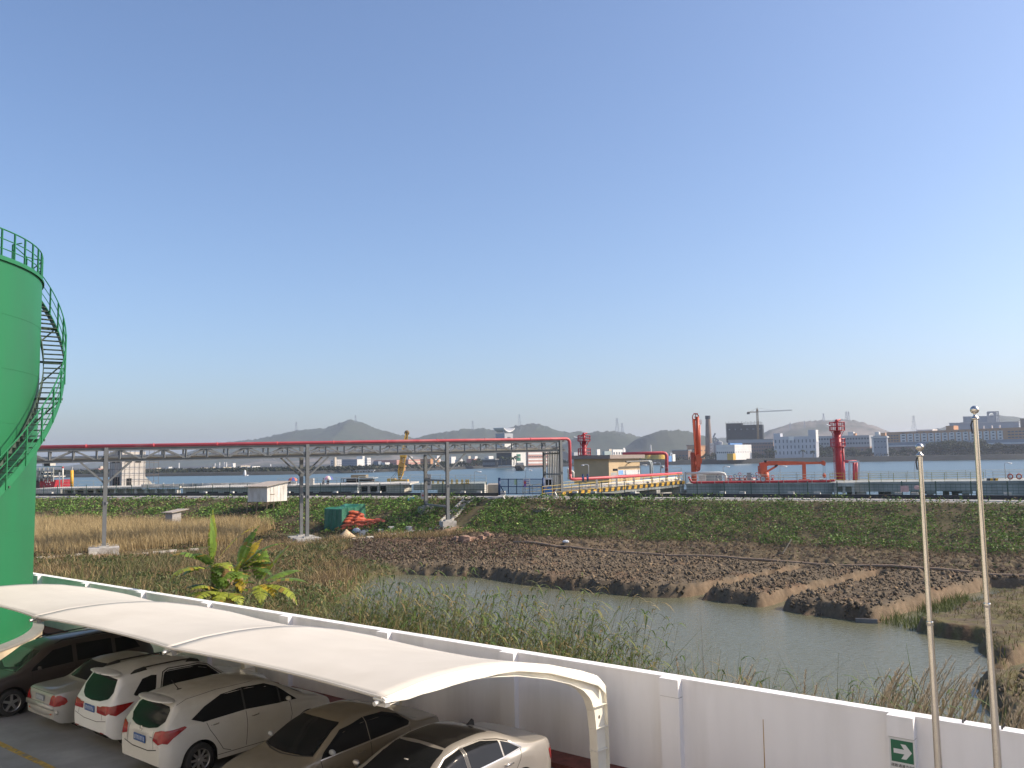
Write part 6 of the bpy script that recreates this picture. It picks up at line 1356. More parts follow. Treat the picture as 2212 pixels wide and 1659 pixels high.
# orange crane on the jetty
DC = 123.0
cr = thing('jetty_crane', 'orange pedestal crane with a long level boom on the loading jetty', 'crane', tuple(Vector((*X(1656, 1037, DC).xy, ZD))))
def T_(mb, a, b, r, n=10): return mb.tube([a, b], r, n)
mb = MB(); T_(mb, Vector((*X(1656, 1037, DC).xy, ZD)), X(1654, 1020, DC), .42, 14); mb.build('pedestal', m_or, cr, True)
mb = MB(); Bx(mb, 1643, 1657, 1006, 1022, DC-.3, 1.3); mb.prism([X(1644, 1022, DC-.3), X(1657, 1022, DC-.3), X(1655, 1029, DC-.3), X(1650, 1029, DC-.3)], (0, 1.2, 0)); mb.build('slewing_house', m_or, cr)
mb = MB()
for q in ((1638, 1641),): 
    for y in (1007, 1014, 1022, 1030): mb.bar(X(1638, y, DC), X(1643, y, DC), .06)
    for x in (1638, 1641.5): mb.bar(X(x, 1006, DC), X(x, 1033, DC), .06)
mb.build('access_ladder', m_or, cr)
def taper(mb, a, b, ha, hb, w):
    a, b = Vector(a), Vector(b); u = Vector((0, 0, 1)); return mb.prism([a-u*ha/2, b-u*hb/2, b+u*hb/2, a+u*ha/2], (0, w, 0))
mb = MB(); taper(mb, X(1642, 1007, DC), X(1660, 1001, DC), .9, .62, .55); taper(mb, X(1660, 1001, DC), X(1680, 1000.5, DC), .62, .62, .55); taper(mb, X(1680, 1000.5, DC), X(1738, 1000.5, DC), .62, .44, .5); taper(mb, X(1738, 1000.5, DC+.06), X(1779, 999.8, DC+.06), .34, .32, .38); mb.build('boom', m_or, cr)
mb = MB(); mb.prism([X(1776, 995.5, DC), X(1780, 994.8, DC), X(1784, 1000, DC), X(1782.5, 1006, DC), X(1777, 1004, DC)], (0, .5, 0)); mb.build('boom_head', m_or, cr)
mb = MB(); mb.bar(X(1656, 1019, DC+.2), X(1678, 1006.5, DC+.2), .26); mb.bar(X(1668, 1012.2, DC+.2), X(1680, 1005, DC+.2), .16); mb.build('luffing_cylinder', m_or, cr)
mb = MB(); mb.bar(X(1679.5, 1004.5, DC-.1), X(1674, 1007.5, DC-.1), .22); Bx(mb, 1652, 1656, 994, 999.5, DC, .4); mb.build('dark_fitting', m_dark, cr)
mb = MB()
for x in (1778, 1782): mb.tube([X(x, 1004, DC+.2), X(x+.2, 1025, DC+.2)], .02, 4)
mb.build('hoist_rope', m_dark, cr); mb = MB(); mb.sphere(tuple(X(1780.5, 1027.5, DC+.2)), .28, 12, 8, (.9, .6, 1.3)); mb.build('hook_block', m_or, cr, True)
mb = MB(); mb.bar(X(1736.5, 1003, DC+.2), Vector((*X(1737.5, 1036, DC+.2).xy, ZD)), .42, .42); p = Vector((*X(1737.5, 1036, DC+.2).xy, ZD+.12)); mb.box(tuple(p), (1.3, .8, .24)); single(mb, 'boom_rest', 'orange post holding up the middle of the crane boom', 'post', m_or)
# loading arm
DL = 127.0
la = thing('marine_loader', 'tall folded orange marine loading arm standing on the jetty', 'loading arm', tuple(Vector((*X(1500, 1040, DL).xy, ZD))))
mb = MB(); T_(mb, Vector((*X(1499.5, 1040, DL+.5).xy, ZD)), X(1497.5, 980, DL+.5), .40, 12); Bx(mb, 1493.5, 1502, 977, 988, DL+.3, .8); mb.build('riser', m_or, la, True)
for i, (a, b, r) in enumerate((((1500, 905), (1505, 985), .15), ((1506.5, 900), (1509, 985), .24), ((1510.5, 918), (1511.5, 985), .17))): mb = MB(); T_(mb, X(*a, DL), X(*b, DL), r); mb.build('arm_tube', m_or, la, True)
mb = MB(); T_(mb, X(1496.5, 903, DL-.3), X(1502, 984, DL-.3), .09); mb.build('balance_cable', m_or, la)
mb = MB(); mb.lathe(tuple(X(1502.5, 901, DL)), [(.42, -.12), (.52, -.12), (.52, .12), (.42, .12), (.42, -.12)], 22, 'Y'); mb.bar(X(1498, 893, DL), X(1507.5, 893.5, DL), .1); mb.bar(X(1499, 901, DL), X(1506, 901, DL), .1); mb.bar(X(1502.5, 894, DL), X(1502.5, 908, DL), .1); mb.build('sheave_wheel', m_or, la)
mb = MB(); mb.prism([X(1503, 984, DL-.5), X(1512, 980, DL-.5), X(1514, 989, DL-.5), X(1517, 991, DL-.5), X(1516, 1000, DL-.5), X(1514, 1002, DL-.5), X(1513, 1014, DL-.5), X(1508, 1019, DL-.5), X(1503.5, 1014, DL-.5), X(1506, 1001, DL-.5)], (0, .7, 0)); mb.build('counterweight', m_or, la)
mb = MB(); mb.lathe(tuple(X(1508, 1013, DL-.56)), [(.22, -.04), (.34, -.04), (.34, .04), (.22, .04)], 18, 'Y'); mb.build('counterweight_ring', mat('orange_dark', (.34, .05, .02), .5), la)
mb = MB()
for y in (907, 911, 915): mb.bar(X(1511, y, DL), X(1515, y, DL), .035)
for x in (1511.3, 1513.5, 1515): mb.bar(X(x, 907, DL), X(x, 916, DL), .035)
mb.bar(X(1511, 919, DL), X(1515, 914, DL), .05); mb.build('service_cage', m_or, la)
# fire monitor towers
def tower(cx, dep, yb, yt, cages, cw, lab, zb):
    base = Vector((*X(cx, yb, dep).xy, zb)); t = thing('fire_monitor_tower', lab, 'tower', tuple(base)); s = dep/FPX
    ztop = X(cx, cages[0][1], dep).z
    mb = MB(); mb.tube([base, Vector((base.x, base.y, ztop))], cw, 14); mb.build('column', m_rd, t, True)
    mb = MB(); mb.tube([base+Vector((cw+.22, -.1, 0)), Vector((base.x+cw+.22, base.y-.1, X(cx, cages[-1][1], dep).z))], .14, 8); mb.build('water_riser', m_rd, t, True)
    for (y0, y1, w) in cages:
        z0, z1 = X(cx, y1, dep).z, X(cx, y0, dep).z; r = w*s/2; mb = MB(); n = 14
        for i in range(n):
            a = 2*math.pi*i/n; p = Vector((base.x+r*math.cos(a), base.y+r*math.sin(a), 0)); mb.bar(p+Vector((0, 0, z0)), p+Vector((0, 0, z1)), .06)
        for k in (0, .5, 1.0): mb.tube([(base.x+r*math.cos(a), base.y+r*math.sin(a), z0+(z1-z0)*k) for a in np.linspace(0, 2*math.pi, 21)], .045, 5)
        mb.lathe((base.x, base.y, z0-.05), [(cw*.9, 0), (r, 0), (r, .08), (cw*.9, .08)], 20); mb.build('cage_platform', m_rd, t)
        mb = MB()
        for a in (.6, 2.2, 3.8, 5.4): mb.bar((base.x+r*math.cos(a), base.y+r*math.sin(a), z0), (base.x+cw*math.cos(a), base.y+cw*math.sin(a), z0-1.0), .06)
        mb.build('platform_brace', m_rd, t)
    z1 = X(cx, yt, dep).z; mb = MB(); mb.tube([(base.x, base.y, ztop), (base.x, base.y, z1-.2)], .2, 10); mb.tube([(base.x-.5, base.y-.3, z1-.45), (base.x, base.y, z1-.1), (base.x+.55, base.y, z1+.05)], .12, 8); mb.sphere((base.x, base.y, z1-.15), .26, 10, 8); mb.build('water_cannon', m_rd, t, True)
    mb = MB(); q = Vector((base.x-cages[0][2]*s*.55, base.y-.4, (X(cx, cages[0][0], dep).z+X(cx, cages[0][1], dep).z)/2+.1)); mb.tube([q, q+Vector((-.55, -.1, .12))], .1, 8); mb.build('floodlight', mat('lamp_white', (.65, .65, .65), .3), t)
    mb = MB(); xl = base.x-cw-.25
    for e in (-.22, .22): mb.bar((xl, base.y+e-.2, zb), (xl, base.y+e-.2, X(cx, cages[0][1], dep).z), .05)
    z = zb+.3
    while z < X(cx, cages[0][1], dep).z: mb.bar((xl, base.y-.42, z), (xl, base.y+.02, z), .04); z += .34
    mb.build('ladder', m_rd, t)
tower(1814, 124, 1040, 907, ((912, 930, 31), (948, 964, 30)), .46, 'tall red fire monitor tower with two round cages right of the orange crane', ZD)
tower(1263.5, 140, 1030, 936, ((941, 953, 27), (969, 983, 27)), .38, 'smaller red fire monitor tower rising behind the tan pump house', 2.6)
pt = thing('pipe_portal', 'grey portal frame with red pipes beside the tall red tower', 'pipe frame', tuple(Vector((*X(1845, 1040, 121).xy, ZD))))
mb = MB()
for x in (1835, 1855): mb.bar(Vector((*X(x, 1040, 121).xy, ZD)), X(x, 998, 121), .22)
mb.bar(X(1834, 997, 121), X(1856, 997, 121), .24); mb.build('frame', mat('portal_grey', (.42, .43, .45), .5), pt)
mb = MB()
for x in (1845, 1850): mb.tube([Vector((*X(x, 1040, 122).xy, ZD)), X(x, 999, 122)], .2, 10)
mb.tube([X(1822, 997, 122.4), X(1850, 997, 122.4)], .2, 10); mb.tube([Vector((*X(1821, 1040, 122.4).xy, ZD)), X(1822, 997, 122.4)], .22, 10); mb.build('red_pipe', m_rpipe, pt, True)

# lamp posts on the jetty
def lamp(px, yb, yt, d, lab, arm=1):
    b = X(px, yb, d); t = X(px, yt, d); l = thing('lamp_post', lab, 'lamp', tuple(b)); h = t.z-b.z
    mb = MB(); mb.tube([b, b+Vector((0, 0, h*.9)), b+Vector((arm*.12, 0, h*.98)), b+Vector((arm*.45, 0, h)), b+Vector((arm*.7, 0, h*.96))], .05, 6); mb.build('pole', mat('lamp_pole', (.46, .48, .48), .5), l, True)
    mb = MB(); mb.sphere(tuple(b+Vector((arm*.8, 0, h*.94))), .16, 8, 6, (1.5, .8, .6)); mb.build('lamp_head', mat('lamp_white', (.65, .65, .65)), l, True)
lamp(1025, 1046, 1018, 124, 'curved white lamp post left of the blue gate'); lamp(1136, 1040, 1015, 135, 'faint curved lamp post rising behind the blue gate'); lamp(1272, 1036, 1003, 121, 'curved lamp post in front of the tan pump house wall', -1); lamp(1427, 1026, 998, 127, 'curved lamp post between the tan pump house and the tall red pipe bend', -1); lamp(1686, 1040, 1006, 121, 'slim lamp post in front of the crane boom'); lamp(1977, 1036, 998, 121, 'slim lamp post left of the shorter flagpole top'); lamp(2172, 1035, 999, 117, 'slim lamp post left of the life rings'); lamp(1563, 1034, 1007, 130, 'slim lamp post behind the white pipe portal'); lamp(1384, 1023, 1004, 130, 'camera post by the right end of the tan pump house')

# ------------------------------------------------------------------ ramp, gate, booth
RA_, RB_ = Vector((*X(1180, 1069, 105).xy, ZC+.06)), J(-.2, 1.0, ZD); rd = (RB_-RA_); rn = Vector((-rd.y, rd.x, 0)).normalized()
rp_ = thing('access_ramp', 'concrete access ramp rising from the dike gate to the jetty head', 'ramp', tuple(RA_))
mb = MB(); mb.prism([RA_-Vector((0, 0, .0)), RB_, RB_+rn*5, RA_+rn*5], (0, 0, -.35)); mb.build('ramp_slab', m_dk, rp_)
for f in (.30, .46, .62, .78, .97):
    p = RA_+rd*f; mb = MB(); mb.prism([p+rn*.1, p+rd.normalized()*.7+rn*.1, p+rd.normalized()*.7+rn*4.6, p+rn*4.6], (0, 0, -3.6)); mb.build('ramp_pier', m_dkw, rp_)
    mb = MB(); q = p+rd.normalized()*.7; L = rd.length*.10; mb.prism([q+rn*.3+Vector((0, 0, -.95)), q+rd.normalized()*L+rn*.3+Vector((0, 0, -.95)), q+rd.normalized()*L+rn*4.4+Vector((0, 0, -.95)), q+rn*4.4+Vector((0, 0, -.95))], (0, 0, -.4)); mb.build('tie_beam', m_dkw, rp_)
hazard('hazard_kerb', 'long black and yellow striped kerb along the foot of the ramp railing', RA_+rd*.08-rn*.05, RB_-rn*.05, .42, .2, 44)
railing('ramp_railing', 'yellow railing along the near side of the access ramp', [RA_+rd*-.02+rn*.15+Vector((0, 0, .1)), RB_+rn*.15+Vector((0, 0, .1))], 1.25, m_yr, 3, 1.5)
railing('ramp_railing', 'yellow railing along the far side of the access ramp', [RA_+rn*4.8+Vector((0, 0, .1)), RB_+rn*4.8+Vector((0, 0, .1))], 1.25, m_yr, 3, 1.5)
for k, (n, z, m, r) in enumerate(((.9, .55, m_wpipe, .2), (1.5, .75, m_wpipe, .22), (2.2, .55, m_rd, .12))): mb = MB(); mb.tube([RA_+rd*.12+rn*n+Vector((0, 0, z)), RB_+rn*n+Vector((0, 0, z))], r, 8); single(mb, 'ramp_pipe', ('cream insulated pipe nearest the ramp railing', 'thick cream insulated pipe in the middle of the ramp', 'thin red pipe behind the cream pipes on the ramp')[k], 'pipe', m, smooth=True)
# red fire main on the ramp
pA = PB(52.0)+RD*.5+Vector((0, 0, -4.4)); pts = [pA]
pC = RB_+rn*.5+Vector((0, 0, 1.42)); pB_ = Vector((pA.x+.7, pA.y+.1, X(1235, 1035.5, pA.y).z)); pts += [pA+Vector((0, 0, (pB_.z-pA.z)*.85)), pA+Vector((.2, 0, (pB_.z-pA.z)*.96)), pB_, pC]
mb = MB(); mb.tube(pts, .19, 14); rf = tag(mb.build('ramp_fire_main', m_rpipe, None, True), 'pinkish red fire main rising above the ramp railing on cream supports', 'pipe')
for f in (.18, .36, .52, .70, .84, .97):
    q = pB_+(pC-pB_)*f; g = RA_+rd*max(.02, min(1, f)); mb = MB(); mb.bar(q+Vector((0, 0, -.15)), Vector((q.x, q.y, g.z+.0)), .30, .22); mb.build('support_post', m_wpipe, rf)
for f in (.06, .10): q = pB_+(pC-pB_)*f; mb = MB(); mb.lathe(tuple(q), [(.2, -.12), (.34, -.12), (.34, .12), (.2, .12)], 14, 'X'); mb.tube([q, q+Vector((0, 0, .6))], .1, 8); mb.build('blue_valve', m_bl, rf)
# gate
gt = thing('sliding_gate', 'dark blue barred steel gate across the jetty approach', 'gate', tuple(X(1126, 1069, 106)))
for x0, x1 in ((1080, 1116), (1116, 1172)):
    mb = MB()
    for y in (1035, 1051, 1066.5): mb.bar(X(x0, y, 106), X(x1, y, 106), .09)
    n = int((x1-x0)/2.1)
    for i in range(n+1): x = x0+(x1-x0)*i/n; mb.bar(X(x, 1035, 106), X(x, 1066.5, 106), .04)
    for i in (0, .5, 1): x = x0+(x1-x0)*i; mb.bar(X(x, 1034, 106), X(x, 1067.5, 106), .1)
    mb.build('gate_leaf', m_bl, gt)
for x in (1078.5, 1173.5): mb = MB(); mb.tube([X(x, 1069.5, 106), X(x, 1032, 106)], .15, 10); mb.build('gate_post', m_bl, gt, True)
mb = MB(); mb.bar(X(1081, 1050, 106.2), X(1090, 1066, 106.2), .1); mb.build('gate_brace', m_bl, gt)
mb = MB(); Bx(mb, 1130, 1145, 1033.5, 1048, 105.9, .03); pb_ = mb.build('white_board', m_sgn, gt)
mb = MB(); Bx(mb, 1111, 1115.5, 1036, 1047, 105.9, .03); mb.build('coloured_poster', mat('poster_lime', (.35, .48, .30), .6), gt)
for k in range(3): mb = MB(); Bx(mb, 1132, 1143, 1035.5+4*k, 1037+4*k, 105.86, .02); mb.build('lettering_line', mat('notice_blue', (.12, .2, .38), .6), pb_)
sp_ = thing('notice_board', 'purple and red notice on a thin post in front of the blue gate', 'sign', tuple(X(1134, 1080, 104)))
mb = MB(); mb.bar(X(1134, 1082, 104), X(1134, 1038, 104), .07); mb.build('post', m_gr, sp_); mb = MB(); Bx(mb, 1131.5, 1136.5, 1038, 1051, 103.9, .04); mb.build('panel', mat('notice_purple', (.22, .10, .34), .6), sp_); mb = MB(); Bx(mb, 1132, 1136, 1040, 1045, 103.86, .03); mb.build('red_mark', mat('notice_red', (.5, .08, .06)), sp_)
bo = thing('guard_booth', 'narrow white and blue guard booth beside the blue gate', 'booth', tuple(X(1185, 1068, 107)))
mb = MB(); Bx(mb, 1177.5, 1192.5, 1049.5, 1068, 107, .95); mb.build('lower_panel', mat('booth_blue', (.07, .22, .50), .5), bo)
mb = MB(); Bx(mb, 1178.2, 1191.8, 1036, 1049.5, 107.05, .85); mb.build('glazing', m_glass, bo)
mb = MB()
for x in (1178, 1185, 1192): Bx(mb, x-.7, x+.7, 1035, 1050, 106.98, .97)
Bx(mb, 1177, 1193, 1048, 1050.5, 106.97, 1.0); mb.build('window_frame', m_sgn, bo)
mb = MB(); Bx(mb, 1176, 1194, 1033, 1036, 106.9, 1.15); mb.build('roof', m_sgn, bo)
mb = MB(); Bx(mb, 1173, 1182, 1051.5, 1058, 106.4, .05); mb.build('grey_notice', mat('notice_mauve', (.36, .30, .30), .7), bo)

# ------------------------------------------------------------------ tan pump house
DP = 124.0; PC = X(1316, 1040, DP); PC.z = ZD
pe1 = Vector((math.cos(R(50)), math.sin(R(50)), 0)); pe2 = Vector((-math.cos(R(28)), math.sin(R(28)), 0)); PL1, PL2 = along(PC, pe1, 1383), along(PC, pe2, 1240.5); PH = X(1316, 991, DP).z-ZD
m_tan = mat('tan_render', (.50, .375, .225), .85, var=.07, scale=.7); m_fas = mat('roof_fascia', (.26, .215, .185), .8, var=.1)
ph = thing('pump_house', 'tan rendered flat roofed pump house on the jetty with a brown roof band', 'building', tuple(PC))
def P3(a, b, z): return PC+pe1*a+pe2*b+Vector((0, 0, z))
def pbox(mb, a0, a1, b0, b1, z0, z1): return mb.prism([P3(a0, b0, z0), P3(a1, b0, z0), P3(a1, b1, z0), P3(a0, b1, z0)], (0, 0, z1-z0))
mb = MB(); pbox(mb, 0, PL1, 0, PL2, 0, PH); mb.build('wall', m_tan, ph)
mb = MB(); pbox(mb, -.55, PL1+.55, -.55, PL2+.55, PH, PH+.55); mb.build('roof', m_fas, ph)
l_ = lambda px: along(PC, pe1, px)
mb = MB(); pbox(mb, l_(1324.5), l_(1335), -.02, .1, X(1330, 1017.5, DP).z-ZD, X(1330, 1012.5, DP).z-ZD); mb.build('window', m_glass, ph)
mb = MB(); pbox(mb, l_(1320), l_(1333), -.02, .1, 0, X(1327, 1021, DP).z-ZD); mb.build('door', m_gr, ph)
mb = MB(); pbox(mb, l_(1335), l_(1382), -.06, -.02, X(1355, 1026.5, DP).z-ZD, X(1355, 1016, DP).z-ZD); nb_ = mb.build('notice_panel', m_sgn, ph)
mb = MB(); pbox(mb, l_(1336), l_(1346), -.07, -.06, X(1341, 1026, DP).z-ZD, X(1341, 1016.5, DP).z-ZD); mb.build('blue_section', mat('panel_blue', (.20, .38, .68), .5), nb_)
zz = X(1360, 996.8, DP).z-ZD
mb = MB(); mb.tube([P3(l_(1341), -.9, zz-.05), P3(l_(1388), -.9, zz)], .13, 8); mb.bar(P3(l_(1352), -.9, zz-.1), P3(l_(1356), -.05, zz-.35), .12); mb.build('wall_pipe', mat('pipe_darkgrey', (.16, .155, .14), .6), ph)
mb = MB()
for k in (0, .45): mb.tube([P3(l_(1388)+k, -.9, zz), P3(l_(1392)+k, -.9, zz-.1), P3(l_(1394)+k, -.9, zz-.5), P3(l_(1394)+k, -.9, .1)], .16, 8)
mb.build('down_pipe', mat('pipe_palegrey', (.40, .43, .43), .5), ph, True)
mb = MB(); mb.tube([X(1345, 980.5, 133), X(1432, 978.5, 133), X(1437, 979.5, 133), X(1439.5, 983, 133), X(1440, 987, 133), X(1440, 1030, 133)], .26, 12); single(mb, 'red_pipe_bend', 'tall red pipe bend standing right of the tan pump house', 'pipe', m_rpipe, smooth=True)
railing('jetty_railing', 'small grey railing between the tan pump house and the ramp head', [X(1428, 1026, 126), X(1472, 1025, 126)], 1.0, m_gr, 2, 1.6)
mb = MB(); mb.tube([Vector((*X(1428, 1027, 126).xy, 2.4)), X(1427.5, 1010, 126)], .06, 6); mb.sphere(tuple(X(1431, 1008.5, 126)), .22, 10, 8); single(mb, 'camera_post', 'dark post with a white dome lamp beside the red pipe bend', 'lamp', m_gr)
mb = MB(); 
for k, x in enumerate((1228, 1234, 1238)): mb.tube([X(1225, 1014+2.5*k, 116), X(x, 1014+2.5*k, 116), X(x+.5, 1016+2.5*k, 116), X(x+.5, 1036, 116)], .14, 8)
single(mb, 'looped_pipes', 'cluster of looped white and red pipes between the rack end and the pump house', 'pipe', m_wpipe, smooth=True)

# ------------------------------------------------------------------ left quay
QD = 124.0
lq = thing('unfinished_quay', 'grey concrete quay under construction left of the blue gate', 'quay', tuple(X(700, 1068, QD)))
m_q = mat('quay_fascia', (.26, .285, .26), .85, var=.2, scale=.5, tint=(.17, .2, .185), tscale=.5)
def slab(px0, px1, py0, py1, d, th, m, nm): mb = MB(); Bx(mb, px0, px1, py0, py1, d, th); return mb.build(nm, m, lq)
QDL = 138.0
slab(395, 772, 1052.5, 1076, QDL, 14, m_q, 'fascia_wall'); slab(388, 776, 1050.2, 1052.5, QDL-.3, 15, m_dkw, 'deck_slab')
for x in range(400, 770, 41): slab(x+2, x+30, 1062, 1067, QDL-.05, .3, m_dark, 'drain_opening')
slab(772, 836, 1046, 1050, QD+1, 12, m_dkw, 'frame_beam')
for x in (774, 794, 815, 834): slab(x, x+5, 1050, 1068, QD+1.1, 1.0, m_dkw, 'frame_column')
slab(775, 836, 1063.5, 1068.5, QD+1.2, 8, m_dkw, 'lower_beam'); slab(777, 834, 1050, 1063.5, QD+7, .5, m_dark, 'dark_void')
slab(836, 873, 1048, 1068, QD-1, 9, m_q, 'pier_block'); slab(830, 885, 1044.5, 1048, QD-1.2, 12, m_dkw, 'pier_deck')
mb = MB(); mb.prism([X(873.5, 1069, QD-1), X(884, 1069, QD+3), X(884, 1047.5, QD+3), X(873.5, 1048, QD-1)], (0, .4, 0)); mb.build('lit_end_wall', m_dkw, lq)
slab(893, 1046, 1045.5, 1058, QD-2, 11, m_q, 'approach_fascia'); slab(945, 1046, 1058, 1067, QD-1.9, .8, m_q, 'approach_wall')
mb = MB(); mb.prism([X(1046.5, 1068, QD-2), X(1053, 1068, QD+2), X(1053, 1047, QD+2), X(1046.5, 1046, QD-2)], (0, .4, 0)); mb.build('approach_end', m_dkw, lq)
slab(1053, 1078, 1047, 1072, QD+2, 8, mat('pale_brown_wall', (.30, .265, .215), .85), 'return_wall')
slab(305, 640, 1043.5, 1050.5, QDL+13, .4, m_dkw, 'white_panel_screen')
for x in range(310, 640, 21): slab(x, x+.9, 1043.2, 1050.6, QDL+12.9, .3, m_gr, 'screen_post')
slab(640, 775, 1046.5, 1050.2, QDL-.1, .4, m_dkw, 'white_upstand')
# low piled deck at far left
ld = thing('piled_deck', 'low pale piled deck with openings at the left end of the river front', 'deck', tuple(X(230, 1068, 150)))
mb = MB(); Bx(mb, 60, 388, 1053, 1056.5, 150, 12); mb.build('deck_slab', m_dkw, ld)
mb = MB(); Bx(mb, 130, 305, 1057, 1060, 151.5, .4); Bx(mb, 130, 388, 1062.5, 1070, 154, .4); Bx(mb, 237, 388, 1057, 1068, 151.6, .4); mb.build('cross_walls', m_dkw, ld)
for x in range(70, 388, 22): mb = MB(); Bx(mb, x, x+4.5, 1056, 1072, 150.3, 1.0); mb.build('deck_pile', m_dkw, ld)
mb = MB(); Bx(mb, 60, 240, 1056, 1068, 156, .4); mb.build('painted_shade', m_dark, ld)  # dark panel stands in for the shade under the deck
railing('quay_railing', 'pale blue railing on the quay left of the yellow crawler crane', [X(775, 1045, 124), X(878, 1044.5, 123)], 1.0, mat('rail_paleblue', (.45, .55, .56), .5), 3, 2.2)
railing('quay_railing', 'thin grey railing along the quay edge below the parasols', [X(600, 1049.5, 138.6), X(770, 1048, 138.6)], 1.2, m_gr, 3, 2.6)
railing('quay_railing', 'thin railing along the low piled deck beside the yellow pile', [X(135, 1053, 151), X(235, 1052, 151)], 1.1, m_wr, 2, 2.6)
railing('quay_railing', 'grey and yellow railing between the crawler crane and the blue gate', [X(886, 1045, 123), X(1050, 1045.5, 122)], 1.25, m_wr, 3, 2.0)
for i, x in enumerate((924, 934, 945, 956, 975, 986, 997, 1006, 1010)): 
    mb = MB(); Bx(mb, x, x+2.2, 1035.5, 1045, 121.5, .15)
    for y in (1036.5, 1040, 1043.5): Bx(mb, x-1.5, x+4, y, y+1.4, 121.4, .1)
    single(mb, 'yellow_guard', 'yellow stub guard standing on the quay between the crane and the gate', 'guard', m_yr, 'yellow guards on the quay')
# parasols and people
def parasol(px, py0, py1, w, d, cols, lab):
    top = X(px, py0, d); r = w*d/FPX/2; h = top.z-X(px, py1, d).z; p = thing('parasol', lab, 'parasol', tuple(X(px, py1+14, d))); n = 8
    for k in range(n):
        a0, a1 = 2*math.pi*k/n, 2*math.pi*(k+1)/n; V = []
        for j in range(6):
            u = j/5; rr = r*math.sin(u*1.45)/math.sin(1.45); z = top.z-h*(1-math.cos(u*1.45))/(1-math.cos(1.45))
            for a in (a0, (a0+a1)/2, a1): V.append((top.x+rr*math.cos(a), top.y+rr*math.sin(a), z))
        mb = MB(); mb.add(V, [(3*j+i, 3*j+i+1, 3*j+i+4, 3*j+i+3) for j in range(5) for i in range(2)]); mb.build('canopy_panel', cols[k % len(cols)], p, True)
    mb = MB(); mb.tube([X(px, py1+14, d), top], .03, 6); mb.build('pole', m_gr, p)
c_o, c_b, c_w, c_p = mat('cloth_orange', (.60, .14, .05), .7), mat('cloth_blue', (.05, .07, .30), .7), mat('cloth_cream', (.66, .60, .50), .7), mat('cloth_pink', (.62, .30, .42), .7)
parasol(632.5, 1031, 1039, 21, 141, [c_b, c_o, c_b, c_o], 'orange and blue parasol open on the quay left of the twin rack columns'); parasol(709.5, 1028, 1036, 21, 143, [c_w, c_p, c_w, c_b], 'cream and pink parasol open on the quay right of the twin rack columns')
def person(px, py, d, h, lab, shirt, trousers, pose='stand'):
    b = X(px, py, d); t = thing('person', lab, 'person', tuple(b)); k = h/1.7
    def skin(name, verts, edges, rad, m):
        me = bpy.data.meshes.new(name); me.from_pydata([tuple(Vector(v)*k) for v in verts], edges, []); o = link_mesh(name, me, m, t)
        sm = o.modifiers.new('skin', 'SKIN'); sv = me.skin_vertices[0].data if me.skin_vertices else None
        if sv is None:
            bpy.context.view_layer.objects.active = o; sv = me.skin_vertices[0].data
        for i, r in enumerate(rad): sv[i].radius = (r*k, r*k)
        sv[0].use_root = True; ss = o.modifiers.new('sub', 'SUBSURF'); ss.levels = 1; ss.render_levels = 1
        return o
    if pose == 'stand': V = [(0, 0, .92), (0, 0, 1.15), (0, 0, 1.38), (0, 0, 1.5), (0, 0, 1.62), (.19, 0, 1.36), (.24, .02, 1.1), (.22, -.1, .88), (-.19, 0, 1.36), (-.25, -.02, 1.1), (-.22, -.14, .9), (.1, 0, .85), (.11, -.02, .48), (.11, .02, .06), (.12, -.13, .03), (-.1, 0, .85), (-.12, .03, .48), (-.13, .06, .06), (-.13, -.1, .03)]
    else: V = [(0, 0, .35), (0, -.05, .6), (0, -.1, .85), (0, -.12, .97), (0, -.14, 1.08), (.19, -.1, .83), (.24, -.25, .62), (.15, -.42, .52), (-.19, -.1, .83), (-.25, -.25, .62), (-.15, -.42, .52), (.1, -.05, .34), (.14, -.42, .46), (.14, -.46, .06), (.14, -.58, .03), (-.1, -.05, .34), (-.14, -.42, .46), (-.14, -.46, .06), (-.14, -.58, .03)]
    E_ = [(0, 1), (1, 2), (2, 3), (3, 4), (2, 5), (5, 6), (6, 7), (2, 8), (8, 9), (9, 10), (0, 11), (11, 12), (12, 13), (13, 14), (0, 15), (15, 16), (16, 17), (17, 18)]
    skin('body', V, E_, [.14, .13, .14, .06, .11, .06, .045, .035, .06, .045, .035, .09, .07, .05, .045, .09, .07, .05, .045], shirt)
    mb = MB(); hv = Vector(V[4])*k; mb.sphere(tuple(b+hv+Vector((0, 0, .05*k))), .115*k, 12, 8); mb.build('hair', mat('black_hair', (.015, .012, .01), .6), t, True)
    mb = MB()
    for q in ((11, 12, 13), (15, 16, 17)): mb.tube([b+Vector(V[i])*k for i in q], .105*k, 8, r1=.07*k)
    mb.build('trousers', trousers, t, True)
cb, cd, cg = mat('shirt_blue', (.04, .08, .22), .8), mat('cloth_dark', (.03, .03, .04), .8), mat('shirt_grey', (.2, .2, .19), .8)
person(651, 1050.5, 139, 1.0*1.3, 'person in dark blue standing at the quay edge left of the twin rack columns', cb, cd)
person(626, 1048, 141, 1.5, 'person in dark clothes sitting under the orange and blue parasol', cd, cd, 'sit'); person(699, 1047.5, 142, 1.5, 'person in grey crouching on the quay left of the cream and pink parasol', cg, cd, 'sit'); person(709, 1048, 142, 1.5, 'person in dark clothes crouching below the cream and pink parasol', cd, cd, 'sit')
mb = MB(); Bx(mb, 669, 677, 1033.5, 1050, 140, .7); o = single(mb, 'cream_cabinet', 'tall cream cabinet standing right of the twin rack columns on the quay', 'cabinet', m_dkw); mb = MB(); Bx(mb, 660.5, 662.5, 1033, 1049, 140, .3); single(mb, 'brown_post', 'narrow brown post standing left of the cream cabinet on the quay', 'post', m_tan)
